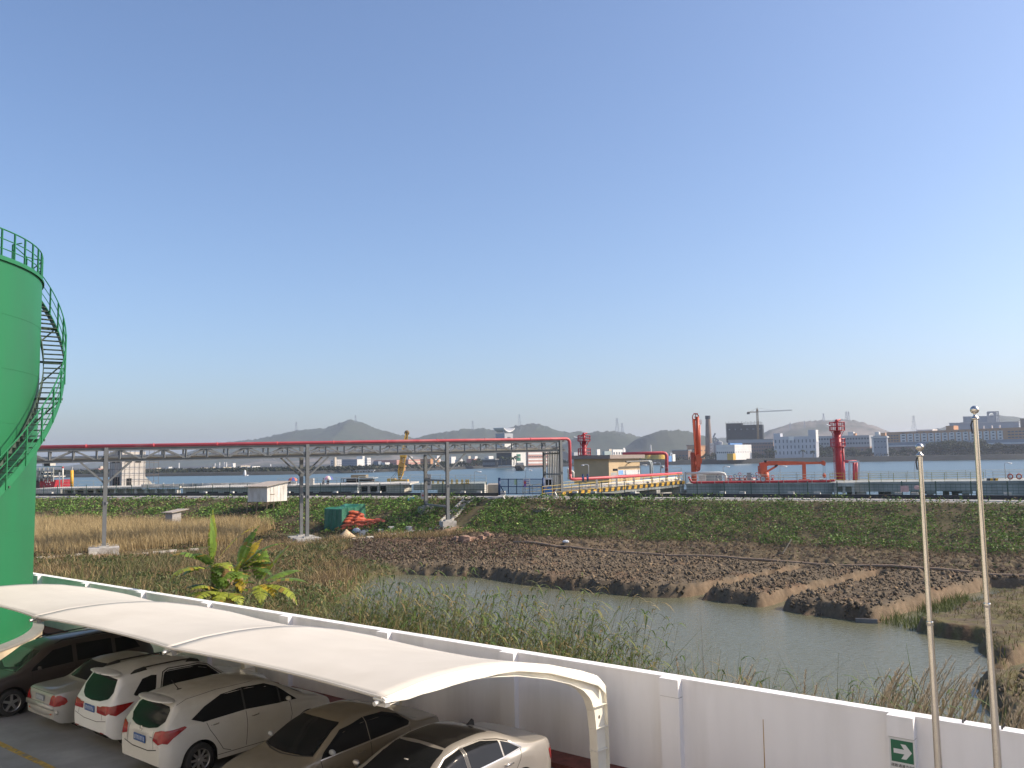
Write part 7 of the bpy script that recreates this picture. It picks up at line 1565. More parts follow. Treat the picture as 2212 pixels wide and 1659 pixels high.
# barge beyond the quay
bg_ = thing('work_barge', 'dark work barge with a covered cabin moored behind the quay', 'barge', tuple(X(770, 1045, 165)))
mb = MB(); Bx(mb, 748, 803, 1034.5, 1044, 165, 4); mb.build('cabin', mat('barge_brown', (.055, .045, .038), .9), bg_)
mb = MB(); Bx(mb, 736, 806, 1032.5, 1034.5, 164, 6); mb.build('roof', m_gr, bg_); mb = MB(); Bx(mb, 758, 790, 1026, 1032.5, 165, 3); mb.build('upper_cargo', mat('barge_tan', (.24, .19, .12), .9, var=.4, scale=1.5), bg_)
mb = MB()
for x in (737, 742): mb.bar(X(x, 1033, 164.5), X(x, 1043, 164.5), .15)
Bx(mb, 736, 750, 1041.5, 1043, 164, 5); mb.build('awning_posts', m_gr, bg_); mb = MB(); Bx(mb, 738, 806, 1042, 1052, 163.5, 7); mb.build('hull', m_dark, bg_)
# yellow crawler crane
m_cy = mat('crane_yellow', (.52, .30, .035), .5, var=.2, scale=1.2, tint=(.30, .17, .05), tscale=.8)
DY = 148.0; ck = thing('crawler_crane', 'yellow crawler crane with a tall leaning lattice boom on the quay', 'crane', tuple(X(858, 1046, DY)))
mb = MB(); Bx(mb, 836, 852, 1033.5, 1043, DY, 2.6); Bx(mb, 852, 880, 1036, 1043, DY, 2.4); mb.build('machine_house', m_cy, ck)
mb = MB()
for d_ in (0, 2.2): Bx(mb, 838, 880, 1042.5, 1046.5, DY+d_, .6)
mb.build('crawler_track', m_dark, ck)
ba, bb = X(863, 1037, DY), X(879, 935, DY+1); bd = (bb-ba); bl_ = bd.length; bu = bd/bl_; bx_ = Vector((bu.z, 0, -bu.x)).normalized(); by_ = bu.cross(bx_)
mb = MB(); wf = lambda u: .2+.62*min(1, u*7, (1-u)*1.2+.22)
N_ = 26
for i in range(N_):
    u0, u1 = i/N_, (i+1)/N_; c0_ = [ba+bd*u0+bx_*sx*wf(u0)*.5+by_*sy*wf(u0)*.5 for sx, sy in ((-1, -1), (1, -1), (1, 1), (-1, 1))]; c1_ = [ba+bd*u1+bx_*sx*wf(u1)*.5+by_*sy*wf(u1)*.5 for sx, sy in ((-1, -1), (1, -1), (1, 1), (-1, 1))]
    for k in range(4): mb.bar(c0_[k], c1_[k], .13); j = (k+1) % 4; mb.bar(c0_[k], c1_[j] if i % 2 else c1_[j], .08); mb.bar(c0_[k], c0_[j], .07)
mb.build('lattice_boom', m_cy, ck)
mb = MB(); mb.sphere(tuple(bb), .45, 12, 8, (1, .6, 1)); mb.build('boom_head', mat('crane_dark', (.16, .10, .04), .6), ck, True)
mb = MB(); mb.bar(ba+bd*.27, ba+bd*.33, 1.0); mb.bar(ba+bd*.48, ba+bd*.55, 1.05); mb.build('boom_joint', m_cy, ck)
mb = MB()
for (x, y) in ((842, 1036), (848, 1036)): mb.tube([X(x, y, DY+1), ba+bd*.30], .03, 4)
mb.tube([bb, X(878, 1010, DY)], .02, 4); mb.build('pendant_rope', m_dark, ck)
# scaffolded building
DS = 172.0; SCn = X(262.6, 1054, DS); se1 = Vector((math.cos(R(42)), math.sin(R(42)), 0)); se2 = Vector((-math.cos(R(35)), math.sin(R(35)), 0)); SL1, SL2 = along(SCn, se1, 313), along(SCn, se2, 236); SH = X(262.6, 976, DS).z-SCn.z
sb_ = thing('scaffolded_building', 'small white building under construction wrapped in scaffolding behind the leftmost rack column', 'building', tuple(SCn))
def S3(a, b, z): return SCn+se1*a+se2*b+Vector((0, 0, z))
mb = MB(); mb.prism([S3(0, 0, 0), S3(SL1, 0, 0), S3(SL1, SL2, 0), S3(0, SL2, 0)], (0, 0, SH)); mb.build('wall', mat('raw_white_render', (.58, .53, .47), .85, var=.12, scale=.6), sb_)
mb = MB(); mb.prism([S3(SL1, 0, 0), S3(SL1+2.2, 0, 0), S3(SL1, 0, 2.2)], se2*3); mb.build('rubble_ramp', m_dkw, sb_)
for (a0, a1, z0, z1) in ((.6, 1.9, .71, .86), (2.6, 3.7, .70, .86), (.9, 1.9, .02, .26)):
    k = SL1/4.6; mb = MB(); mb.prism([S3(a0*k, -.03, z0*SH), S3(a1*k, -.03, z0*SH), S3(a1*k, -.03, z1*SH), S3(a0*k, -.03, z1*SH)], se2*.05); mb.build('window', m_dark, sb_)
for (b0, b1, z0, z1) in ((.2, .45, .7, .86), (.55, .8, .7, .86), (.2, .7, .04, .3)):
    mb = MB(); mb.prism([S3(-.03, b0*SL2, z0*SH), S3(-.03, b1*SL2, z0*SH), S3(-.03, b1*SL2, z1*SH), S3(-.03, b0*SL2, z1*SH)], se1*.05); mb.build('window', m_dark, sb_)
mb = MB()
for z in np.arange(1.2, SH+1.4, 1.25): mb.bar(S3(-.8, -.8, z), S3(SL1+2.2, -.8, z), .07); mb.bar(S3(-.8, -.8, z), S3(-.8, SL2+.8, z), .07)
for a_ in np.linspace(-.8, SL1+2.2, 9): mb.bar(S3(a_, -.8, 0), S3(a_, -.8, SH+1.3), .06)
for b_ in np.linspace(-.8, SL2+.8, 8): mb.bar(S3(-.8, b_, 0), S3(-.8, b_, SH+1.3), .06)
mb.build('scaffolding', mat('scaffold_tube', (.17, .14, .12), .6), sb_)
# yellow pile, ship, white masts
mb = MB(); mb.tube([X(155.3, 1056, 165), X(155.3, 1016, 165)], .30, 14); o = single(mb, 'mooring_pile', 'yellow mooring pile standing in the river left of the scaffolded building', 'pile', mat('pile_yellow', (.62, .33, .02), .5), smooth=True); mb = MB(); mb.tube([X(155.3, 1016, 165), X(155.5, 1014.5, 165), X(156, 1009, 165)], .16, 8); mb.build('cap', m_gr, o)
shp = thing('red_ship', 'red hulled ship with white deck gear berthed beside the green tank', 'ship', tuple(X(90, 1058, 170)))
mb = MB(); d_ = 170; mb.prism([X(40, 1062, d_), X(108, 1062, d_), X(116, 1056, d_), X(121, 1036.5, d_), X(96, 1037.5, d_), X(90, 1039.5, d_), X(40, 1039.5, d_)], (0, 6, 0)); hl = mb.build('hull', mat('ship_red', (.42, .03, .04), .5, var=.15), shp)
for x in (97.5, 101.5, 105.5): mb = MB(); Bx(mb, x, x+1.8, 1040, 1043, d_-.1, .08); mb.build('name_character', m_sgn, hl)
for x in (100, 107.5): mb = MB(); Bx(mb, x, x+1.6, 1045.5, 1047.5, d_-.1, .08); mb.build('port_character', m_sgn, hl)
mb = MB(); Bx(mb, 40, 86, 1039, 1062, d_-.2, 6.4); mb.build('hull_stern', mat('ship_dark', (.08, .03, .035), .6), shp)
mb = MB(); Bx(mb, 60, 92, 1020, 1038, d_+1, 4); Bx(mb, 60, 113, 1029, 1031, d_, 5); Bx(mb, 91, 103, 1000, 1006, d_+1, 3); mb.build('deckhouse', m_dkw, shp)
mb = MB(); Bx(mb, 95, 107, 1001, 1007, d_+.8, .3); Bx(mb, 88, 113, 1021, 1025.5, d_+.6, .3); mb.build('bridge_windows', m_dark, shp)
mb = MB()
for x in (64, 70, 76, 85, 94, 103, 111, 115): mb.bar(X(x, 1040, d_-.5), X(x, 1010, d_-.5), .16)
for a_, b_ in (((60, 1018), (104, 1018)), ((60, 1026), (113, 1026)), ((70, 1034), (113, 1030)), ((76, 1012), (98, 1034)), ((94, 1012), (76, 1034)), ((94, 1020), (112, 1034))): mb.bar(X(*a_, d_-.5), X(*b_, d_-.5), .16)
mb.build('deck_gantry', m_wr, shp); mb = MB(); Bx(mb, 60, 134, 1007.5, 1009, d_-1, .4); mb.build('gantry_beam', mat('beam_teal', (.10, .25, .22), .5), shp)
for i, (x, y0, y1) in enumerate(((135.7, 1010, 1044), (128.8, 1018, 1057))): mb = MB(); mb.tube([X(x, y1, 163.5), X(x, y0, 163.5)], .13, 8); o = single(mb, 'white_mast', ('white hanging pipe mast nearest the yellow pile', 'white mast standing at the bow of the red ship')[i], 'mast', m_wpipe, smooth=True); mb = MB(); mb.sphere(tuple(X(x, y0, 163.5)), .2, 8, 6); mb.build('mast_head', m_rd if i == 0 else m_dark, o)
for x in (124, 123): pass
mb = MB(); Bx(mb, 72, 131, 1057.5, 1068, 149, .6); single(mb, 'machinery_screen', 'grey machinery screen on the quay in front of the red ship', 'machinery', m_gr)
# boats and beacon on the river
bt = thing('cargo_boat', 'small tan cargo boat seen bow on in mid river', 'boat', tuple(X(1122, 1016, 620)))
def hullX(x, y, d=620): return X(x, y, d)
mb = MB(); mb.add([hullX(1110.5, 1008), hullX(1134.5, 1008), hullX(1131.5, 1016.5), hullX(1114.5, 1016.5), hullX(1112, 1008, 650), hullX(1133, 1008, 650), hullX(1131, 1015.5, 650), hullX(1115, 1015.5, 650), hullX(1123, 1006.5, 612)], [(0, 3, 8), (3, 2, 8), (2, 1, 8), (0, 4, 7, 3), (1, 2, 6, 5), (4, 5, 6, 7), (0, 8, 1), (0, 1, 5, 4)]); mb.build('hull', mat('boat_dark', (.055, .05, .045), .8), bt)
mb = MB(); Bx(mb, 1112.5, 1132.5, 1005, 1009.5, 622, 22); mb.build('cargo', mat('boat_cargo', (.26, .21, .14), .9, var=.4, scale=.4), bt); mb = MB(); Bx(mb, 1114, 1131, 999.5, 1006, 630, 12); mb.build('wheelhouse', mat('boat_house', (.30, .30, .28), .7), bt); mb = MB(); Bx(mb, 1118.5, 1124.5, 1001, 1003, 629.5, .4); mb.build('window', m_sgn, bt)
be = thing('river_beacon', 'slim white beacon on a raft near the far shore', 'beacon', tuple(X(529, 1027, 600))); mb = MB(); mb.lathe(tuple(X(529, 1027, 600)), [(1.0, 0), (.9, 2.0), (.55, 3.6), (.1, 3.8)], 10); mb.build('tower', m_sgn, be, True); mb = MB(); Bx(mb, 520, 534, 1026, 1028, 600, 3); mb.build('raft', m_sgn, be)
# ------------------------------------------------------------------ far shore
HAZB = {}
def fm(name, c, rough=.85, var=.08): return mat('far_'+name, c, rough, var=var, scale=.12)
F_W, F_C, F_G, F_B, F_O, F_P, F_BR = fm('white', (.66, .64, .60)), fm('cream', (.55, .48, .37)), fm('grey', (.34, .35, .36)), fm('bluegrey', (.24, .27, .31)), fm('orange', (.48, .26, .13)), fm('pink', (.46, .25, .20)), fm('brick', (.27, .175, .13))
F_WIN = fm('window', (.075, .085, .10), .3); F_ROOF = fm('roofgrey', (.27, .27, .26)); F_BLUE = fm('roofblue', (.10, .24, .50)); F_YEL = fm('yellow', (.60, .36, .04)); F_DK = fm('dark', (.035, .04, .045))
def bld(name, lab, L, Cx, Rr, yt, yb, D, m, aL=30, aR=55, wins=None, roof=None, cat='building', group=None, rwins=None, par=0.0):
    """block whose near corner stands at image column Cx; left and right faces run to columns L and Rr"""
    aR = max(aR, 48 if Rr-Cx < 45 else 38)
    C = at(Cx, yb, D); C.z = lzf(C.x, C.y) if par == 0 else C.z
    e1 = Vector((math.cos(R(aR)), math.sin(R(aR)), 0)); e2 = Vector((-math.cos(R(aL)), math.sin(R(aL)), 0))
    l1 = along(C, e1, Rr) if Rr > Cx else 12; l2 = along(C, e2, L) if L < Cx else 12; H = at(Cx, yt, D).z-C.z
    t = thing(name, lab, cat, tuple(C), 0, group)
    def P(a, b, z): return C+e1*a+e2*b+Vector((0, 0, z))
    mb = MB(); mb.prism([P(0, 0, -1), P(l1, 0, -1), P(l1, l2, -1), P(0, l2, -1)], (0, 0, H+1)); mb.build('wall', m, t)
    if roof: mb = MB(); mb.prism([P(-.5, -.5, H), P(l1+.5, -.5, H), P(l1+.5, l2+.5, H), P(-.5, l2+.5, H)], (0, 0, 1.0)); mb.build('roof', roof, t)
    def wset(w, side):
        fl, nc, fw, fh, z0, z1 = w[:6]; wm = w[6] if len(w) > 6 else F_WIN; first = None; Ln = l2 if side == 'L' else l1
        for j in range(fl):
            for i in range(nc):
                u = (i+.5)/nc*Ln; z = H*(z0+(z1-z0)*(j+.5)/fl); ww = Ln/nc*fw; hh = H*(z1-z0)/fl*fh
                if first is None:
                    mb = MB(); e = e2 if side == 'L' else e1; n = -e1 if side == 'L' else -e2
                    n = Vector((e.y, -e.x, 0)) if side == 'R' else Vector((-e.y, e.x, 0))
                    mb.obox((0, 0, 0), e*ww/2, n*.12, (0, 0, hh/2)); first = mb.build('window', wm, None); o = first
                else: o = first.copy(); COL.objects.link(o)
                o.parent = t; o.location = (P(0, u, z) if side == 'L' else P(u, 0, z))-C
    for k, w in enumerate(wins or []): wset(w, 'L')
    for w in rwins or []: wset(w, 'R')
    return t, P, l1, l2, H
def addbox(t, P, a0, a1, b0, b1, z0, z1, m, nm): mb = MB(); mb.prism([P(a0, b0, z0), P(a1, b0, z0), P(a1, b1, z0), P(a0, b1, z0)], (0, 0, z1-z0)); return mb.build(nm, m, t)

# right bank, left to right
bld('factory_shed', 'low orange brown factory with a grey front behind the loading arm', 1452, 1487, 1494, 973.5, 989, 960, F_BR, 12, 30, [(1, 5, .6, .3, .2, .7)], F_ROOF)
bld('factory_shed', 'taller grey and orange brown factory block beside the brick chimney', 1485, 1503, 1528, 963, 988, 980, F_O, 12, 12, [(2, 2, .4, .3, .2, .9)], F_BR, rwins=[(1, 3, .4, .2, .5, .8)])
ch = thing('brick_chimney', 'tall tapering brick factory chimney left of the netted tower block', 'chimney', tuple(at(1532, 985, 1000)))
b_ = at(1532, 985, 1000); hz_ = at(1529, 898, 1000).z-b_.z; mb = MB(); mb.lathe(tuple(b_), [(4.6, 0), (2.6, hz_-4)], 20); mb.build('shaft', fm('chimney', (.20, .145, .115), .9, .2), ch, True); mb = MB(); mb.lathe(tuple(b_), [(2.6, hz_-4), (3.0, hz_-3.5), (3.0, hz_), (1.9, hz_), (1.9, hz_-2)], 20); mb.build('cap', F_DK, ch)
mb = MB()
for i in range(7): mb.bar(at(1534+(i % 2)*7, 978-3*i, 985), at(1534+((i+1) % 2)*7, 975-3*i, 985), 1.0)
for x in (1534, 1541): mb.bar(at(x, 986, 985), at(x, 957, 985), .7)
single(mb, 'zigzag_stair_tower', 'pale zigzag stair tower at the foot of the brick chimney', 'stair tower', F_W)
sl = thing('silo_plant', 'grey silo plant with a conveyor tower right of the brick chimney', 'silos', tuple(at(1549, 985, 1010)))
for x, yt, r in ((1546.5, 952, 3.2), (1553.5, 951, 4.6)): b_ = at(x, 985, 1010); h = at(x, yt, 1010).z-b_.z; mb = MB(); mb.lathe(tuple(b_), [(r, 0), (r, h-2), (.3, h)], 16); mb.build('silo', F_G, sl, True)
mb = MB()
for x in (1541, 1545): mb.bar(at(x, 985, 1008), at(x, 944, 1008), 1.0)
mb.bar(at(1541, 944, 1008), at(1545, 936, 1008), 1.6); mb.bar(at(1543, 946, 1008), at(1553, 952, 1008), 1.2); mb.build('conveyor_tower', F_B, sl)
bld('warehouse', 'white warehouse with a bright sunlit gable and one row of windows across the river', 1548, 1588, 1624, 960.5, 994, 880, F_W, 18, 20, [(1, 9, .6, .5, .36, .56), (1, 1, .98, .10, .72, .84, F_G)], None, rwins=[(1, 7, .55, .3, .42, .54), (1, 1, .98, .05, .62, .72, F_G), (1, 1, .98, .05, .78, .9, F_G)])
bld('tank_house', 'yellow box building in front of the white warehouse', 1571, 1584, 1589.5, 979.5, 993, 868, F_YEL, 14, 20)
bld('shed_roof_block', 'bright blue curved roof building behind the white warehouse', 1574, 1578, 1605, 957, 975, 930, F_BLUE, 30, 10)
t, P, l1, l2, H = bld('long_factory', 'long brown brick factory with a grey upper floor right of the white warehouse', 1575, 1672, 1678, 950, 992, 950, F_BR, 8, 30, [(3, 18, .5, .45, .12, .72), (1, 16, .7, .5, .74, .86)], F_ROOF)
addbox(t, P, -.3, l1, 0, l2, H*.86, H, F_G, 'grey_storey')
t, P, l1, l2, H = bld('netted_tower', 'unfinished tower block wrapped in dark netting below a tower crane', 1570, 1648, 1651, 917, 953, 1010, fm('net', (.035, .045, .052), .95, .3), 8, 30, [(1, 6, .28, .3, .62, .86, F_B)], None, par=1)
addbox(t, P, 0, l1, l2*.56, l2, H, H+2.2, F_DK, 'upper_part')
mb = MB()
for i in range(26): b = l2*i/25; mb.bar(P(-.8, b, 0), P(-.8, b, H+3.2+1.2*(i % 3)*.5), .3)
for z in np.linspace(0, H+2, 9): mb.bar(P(-.8, 0, z), P(-.8, l2, z), .25)
mb.build('scaffolding', F_DK, t)
addbox(t, P, 1, l1-1, 1, l2-1, -30, 0, F_G, 'lower_floors')
tc = thing('tower_crane', 'thin tower crane with a long jib above the netted tower block', 'crane', tuple(at(1637, 955, 1005)))
def lattice(mb, a, b, w, n, r): 
    a, b = Vector(a), Vector(b); d = (b-a)/n; u = d.normalized(); x = u.cross(Vector((0, 1, 0))); x = x.normalized() if x.length > .1 else Vector((1, 0, 0)); y = u.cross(x)
    for i in range(n):
        for k in range(4):
            s = [(-1, -1), (1, -1), (1, 1), (-1, 1)]; p = x*s[k][0]*w/2+y*s[k][1]*w/2; q = x*s[(k+1) % 4][0]*w/2+y*s[(k+1) % 4][1]*w/2
            mb.bar(a+d*i+p, a+d*(i+1)+p, r); mb.bar(a+d*i+p, a+d*(i+1)+q, r*.7)
m_tc = fm('cranetan', (.36, .24, .12)); mb = MB(); lattice(mb, at(1638, 955, 1005), at(1635.5, 884, 1005), 1.6, 18, .4); mb.bar(at(1635.5, 889, 1005), at(1635.3, 881, 1005), .8); mb.build('mast', m_tc, tc)
mb = MB(); lattice(mb, at(1636, 889.5, 1005), at(1711, 886, 1005), 1.0, 24, .26); mb.bar(at(1635.3, 881.5, 1005), at(1680, 887.2, 1005), .15); mb.build('jib', F_G, tc); mb = MB(); lattice(mb, at(1635, 889.8, 1005), at(1615, 891, 1005), 1.2, 7, .35); mb.bar(at(1635.3, 881.5, 1005), at(1618, 890.5, 1005), .2); mb.build('counter_jib', m_tc, tc); mb = MB(); mb.box(tuple(at(1616.5, 892.5, 1005)), (3, 1.5, 2.4)); mb.build('counterweight', F_DK, tc)
t, P, l1, l2, H = bld('grey_office', 'pale grey four storey factory office with two roof towers behind the riverside trees', 1673, 1764, 1770, 942, 990, 900, fm('palegrey', (.42, .43, .46)), 6, 22, [(3, 11, .28, .55, .1, .92)], None)
addbox(t, P, 0, 6, 0, l2*.17, H, H+6.5, fm('palegrey', (.42, .43, .46)), 'roof_tower'); addbox(t, P, 0, 6, l2*.84, l2, H, H+3.6, fm('palegrey', (.42, .43, .46)), 'roof_tower')
addbox(t, P, -.3, -.1, l2*.52, l2*.64, H*.82, H+.2, F_W, 'white_panel'); addbox(t, P, 0.1, 6.1, -.4, -.05, H-6, H+6.6, F_W, 'painted_sunlit_side')  # sunlight on the tower side is put in as a white slab
t, P, l1, l2, H = bld('long_factory', 'long grey over brick factory crossing behind the tall red tower', 1762, 1880, 1888, 940, 985, 940, F_G, 7, 30, [(2, 19, .62, .4, .52, .96)], None)
addbox(t, P, -.4, l1+.2, -.2, l2+.2, 0, H*.46, F_BR, 'brick_storeys'); addbox(t, P, 2, 6, l2*.30, l2*.40, H, H+4, F_W, 'white_roof_box'); addbox(t, P, 2, 6, l2*.26, l2*.30, H, H+2.5, F_O, 'orange_roof_box')
for i in range(22): 
    if i == 0: mb = MB(); e = (P(0, 1, 0)-P(0, 0, 0)); n = Vector((-e.y, e.x, 0)); mb.obox((0, 0, 0), e*1.0, n*.12, (0, 0, .9)); w0 = mb.build('brick_window', F_WIN, None); o = w0
    else: o = w0.copy(); COL.objects.link(o)
    o.parent = t; o.location = P(-.5, l2*(i % 11+.5)/11, H*(.14+.18*(i//11)))-P(0, 0, 0)
t, P, l1, l2, H = bld('blue_grey_house', 'blue grey house with white and orange roof boxes left of the long orange building', 1888, 1917, 1920, 941, 983, 890, F_B, 8, 30, [(2, 4, .4, .2, .3, .85)], None)
addbox(t, P, -1.2, l1+1, -1, l2+2, H-2, H-.8, F_W, 'roof_slab'); addbox(t, P, 0, 4, l2*.55, l2*.85, H-.8, H+4.2, F_W, 'white_roof_box'); addbox(t, P, 0, 4, l2*.08, l2*.4, H-.8, H+3, F_O, 'orange_roof_box'); addbox(t, P, -.3, .1, l2*.98, l2+1.5, 4, H-2, F_W, 'painted_sunlit_edge')  # the white edge strip has sunlight put into its colour
# long orange factory, nearer at its right end
A, B = at(1918, 985, 985), at(2330, 985, 835); A.z = B.z = 4.1; D_ = (B-A); LL = D_.length; u = D_.normalized(); nb = Vector((-u.y, u.x, 0)); HF = at(1918, 934, 985).z-LZ
of = thing('orange_factory', 'very long orange factory with white window bays and a dark glass podium at the right', 'building', tuple(A))
def O(s, n, z): return A+u*s+nb*n+Vector((0, 0, z))
def obx(s0, s1, n0, n1, z0, z1, m, nm): mb = MB(); mb.prism([O(s0, n0, z0), O(s1, n0, z0), O(s1, n1, z0), O(s0, n1, z0)], (0, 0, z1-z0)); return mb.build(nm, m, of)
obx(0, LL, 0, 40, 0, HF, F_O, 'wall'); obx(-.5, LL, -.6, 40, HF*.44, HF*.56, F_B, 'podium_glass'); obx(-.5, LL, -.9, 40, HF*.38, HF*.44, F_W, 'podium_band'); obx(-.5, LL, -.5, .1, 0, HF*.38, F_BR, 'podium_wall')
s_ = [along(A, u, x) for x in np.linspace(1947, 2172, 16)]
for i in range(15):
    if i == 8: pass
    s0, s1 = s_[i], s_[i+1]; bay = obx(s0+.2, s1-1.2, -.35, .1, HF*.56, HF*.90, F_W, 'window_bay')
    for k in range(3): z = HF*(.565+.115*k); mb = MB(); mb.prism([O(s0+2.2, -.55, z+.6), O(s1-2.6, -.55, z+.6), O(s1-2.6, -.35, z+.6), O(s0+2.2, -.35, z+.6)], (0, 0, HF*.048)); mb.build('window', F_WIN, bay)
    if i % 1 == 0: obx(s0+2.5, s1-3, -.2, .1, HF*.915, HF*.945, F_WIN, 'top_window')
for i in range(4):
    for k in range(3): s0 = along(A, u, 1921+6*i); obx(s0, s0+2.2, -.2, .1, HF*(.6+.11*k), HF*(.65+.11*k), F_WIN, 'side_window')
for i in range(5):
    for k in range(3): s0 = along(A, u, 2180+8*i); obx(s0, s0+2.6, -.2, .1, HF*(.6+.11*k), HF*(.65+.11*k), F_WIN, 'side_window')
sA, sB = along(A, u, 2044), along(A, u, 2061); obx(sA, sB, 3, 14, HF, HF+4.6, F_O, 'roof_house'); sA = along(A, u, 2206); obx(sA, sA+30, 3, 20, HF, HF+9, F_BR, 'roof_house')
for x in (2122, 2140, 2157): s0 = along(A, u, x); obx(s0, s0+.8, 6, 7, HF, HF+3.2, F_W, 'roof_vent')
sA = along(A, u, 1975); obx(sA, sA+18, 8, 20, HF, HF+1.6, F_W, 'roof_canopy')
# grey hall behind it
t, P, l1, l2, H = bld('grey_hall', 'distant grey hall with an open roof frame pierced by round holes at far right', 2055, 2205, 2216, 912, 975, 1120, F_B, 6, 30, None, F_G)
lx = lambda x: along(P(0, 0, H), (P(0, 1, 0)-P(0, 0, 0)), x)
addbox(t, P, 0, 20, lx(2150), lx(2081), H, H+9, F_B, 'upper_hall')
bA, bB = lx(2158), lx(2133); mb = MB(); ww = bB-bA; hT = 15.0
for c in range(28):
    a0, a1 = 2*math.pi*c/28, 2*math.pi*(c+1)/28; rr = 3.0; cc = (bA+ww*.62, H+hT-5)
    def sq(a): m = max(abs(math.cos(a)), abs(math.sin(a))); return (cc[0]+ww*.38*math.cos(a)/m, cc[1]+5*math.sin(a)/m)
    p0, p1, q1, q0 = (cc[0]+rr*math.cos(a0), cc[1]+rr*math.sin(a0)), (cc[0]+rr*math.cos(a1), cc[1]+rr*math.sin(a1)), sq(a1), sq(a0); mb.prism([P(-.4, *p0), P(-.4, *p1), P(-.4, *q1), P(-.4, *q0)], (P(1.2, 0, 0)-P(0, 0, 0)))
mb.prism([P(-.4, bA+ww*.24, H), P(-.4, bB, H), P(-.4, bB, H+hT-10), P(-.4, bA+ww*.24, H+hT-10)], (P(1.2, 0, 0)-P(0, 0, 0)))
for b in (bA, bA+ww*.12, bA+ww*.24): mb.bar(P(0, b, H), P(0, b, H+hT), .9)
mb.bar(P(0, bA, H+hT-.4), P(0, bA+ww*.24, H+hT-.4), .9); mb.build('roof_frame', F_G, t)

# centre bank
t, P, l1, l2, H = bld('dormitory_block', 'blue fronted dormitory block with a sunlit white right wing across the river', 738, 771, 787, 992, 1013, 860, F_B, 12, 14, [(4, 14, .55, .4, .15, .95, F_G)], None)
addbox(t, P, l1*.72, l1, -.3, 6, H, H+3.4, F_W, 'stair_tower'); addbox(t, P, -.05, l1+.05, -.25, -.05, 0, H, F_W, 'white_wing')
bld('dormitory_block', 'cream dormitory with balconies left of the blue fronted block', 714, 727, 738.5, 993, 1012, 880, F_W, 14, 10, [(3, 2, .5, .4, .2, .9)], None, rwins=[(4, 3, .8, .4, .1, .95)])
bld('stair_tower_block', 'slim cream stair tower left of the dormitory balconies', 720, 723, 727, 988, 1012, 874, F_C, 20, 16)
bld('white_block', 'white twin block right of the blue fronted dormitory', 787, 793, 801, 989, 1010, 890, F_W, 20, 14, [(3, 2, .5, .4, .2, .9)], rwins=[(3, 2, .3, .4, .2, .9)])
bld('pink_workshop', 'long workshop with a pinkish roof left of the yellow crane boom', 808, 857, 870, 993.5, 1004, 900, F_P, 8, 20, [(1, 14, .5, .4, .3, .7)], None)
bld('white_villa', 'white cubic villa on the far bank left of the yellow crane boom', 822, 832, 842, 999, 1012, 780, F_W, 16, 16, [(2, 2, .4, .4, .2, .9)], rwins=[(1, 2, .35, .3, .3, .8)])
bld('grey_villa', 'grey fronted house left of the white cubic villa', 806, 817, 824, 996.5, 1011, 790, F_B, 14, 20, [(2, 3, .4, .4, .2, .9)], None)
bld('pink_factory', 'pink and orange striped factory right of the yellow crane boom', 872, 882, 908, 992.5, 1007, 860, F_P, 20, 8, None, None, rwins=[(2, 1, .98, .3, .1, .9, F_C)])
bld('pink_factory', 'wide orange roofed factory behind the pink striped one', 905, 930, 952, 991, 1004, 920, F_O, 10, 10, [(1, 8, .6, .3, .3, .8)], None)
bld('white_block', 'narrow white tower house behind the pink striped factory', 881, 884, 891, 986.5, 1000, 930, F_W, 20, 20)
bld('white_orange_house', 'small white and orange house between the two legs of the wide rack frame', 936, 940, 952, 992, 1006, 850, F_W, 20, 14, None, None, rwins=[(1, 1, .6, .9, .05, .95, F_O)])
bld('white_block', 'white stair block rising left of the white and orange house', 941, 944, 950, 984.5, 1000, 960, F_W, 20, 20)
bld('white_villa', 'off white block with small windows right of the wide rack frame', 966, 975, 985, 986.5, 1002, 940, F_W, 14, 14, [(3, 3, .4, .4, .2, .9)])
bld('white_villa', 'low white gabled house right of the wide rack frame', 983, 990, 1000, 993, 1004, 860, F_W, 14, 10, [(1, 3, .5, .4, .2, .8)], None, rwins=[(1, 3, .4, .4, .2, .8)])
bld('white_block', 'small cream block far behind the low gabled house', 1006, 1012, 1017, 985, 998, 1000, F_C, 12, 20); bld('white_block', 'small white block with a lit wall left of the dark riverside hall', 1021, 1026, 1032, 985.5, 998, 1000, F_W, 12, 20); bld('white_block', 'tiny white block between the small cream block and the gabled house', 993, 995.5, 998, 987, 998, 1010, F_W, 12, 20)
bld('pink_workshop', 'low workshop with a pink roof left of the dark riverside hall', 1008, 1024, 1031, 991, 1003, 880, F_P, 10, 16, [(1, 6, .5, .3, .2, .6)])
bld('white_villa', 'stepped white house above the dark riverside hall', 1047, 1056, 1066, 985, 1000, 930, F_W, 12, 14, [(2, 3, .4, .4, .2, .9)]); 
bld('riverside_hall', 'dark flat roofed hall on the far bank left of the white river tower', 1043, 1070, 1076, 993.5, 1010, 800, F_DK, 6, 20, [(1, 12, .3, .7, .05, .7, F_G)], F_ROOF)
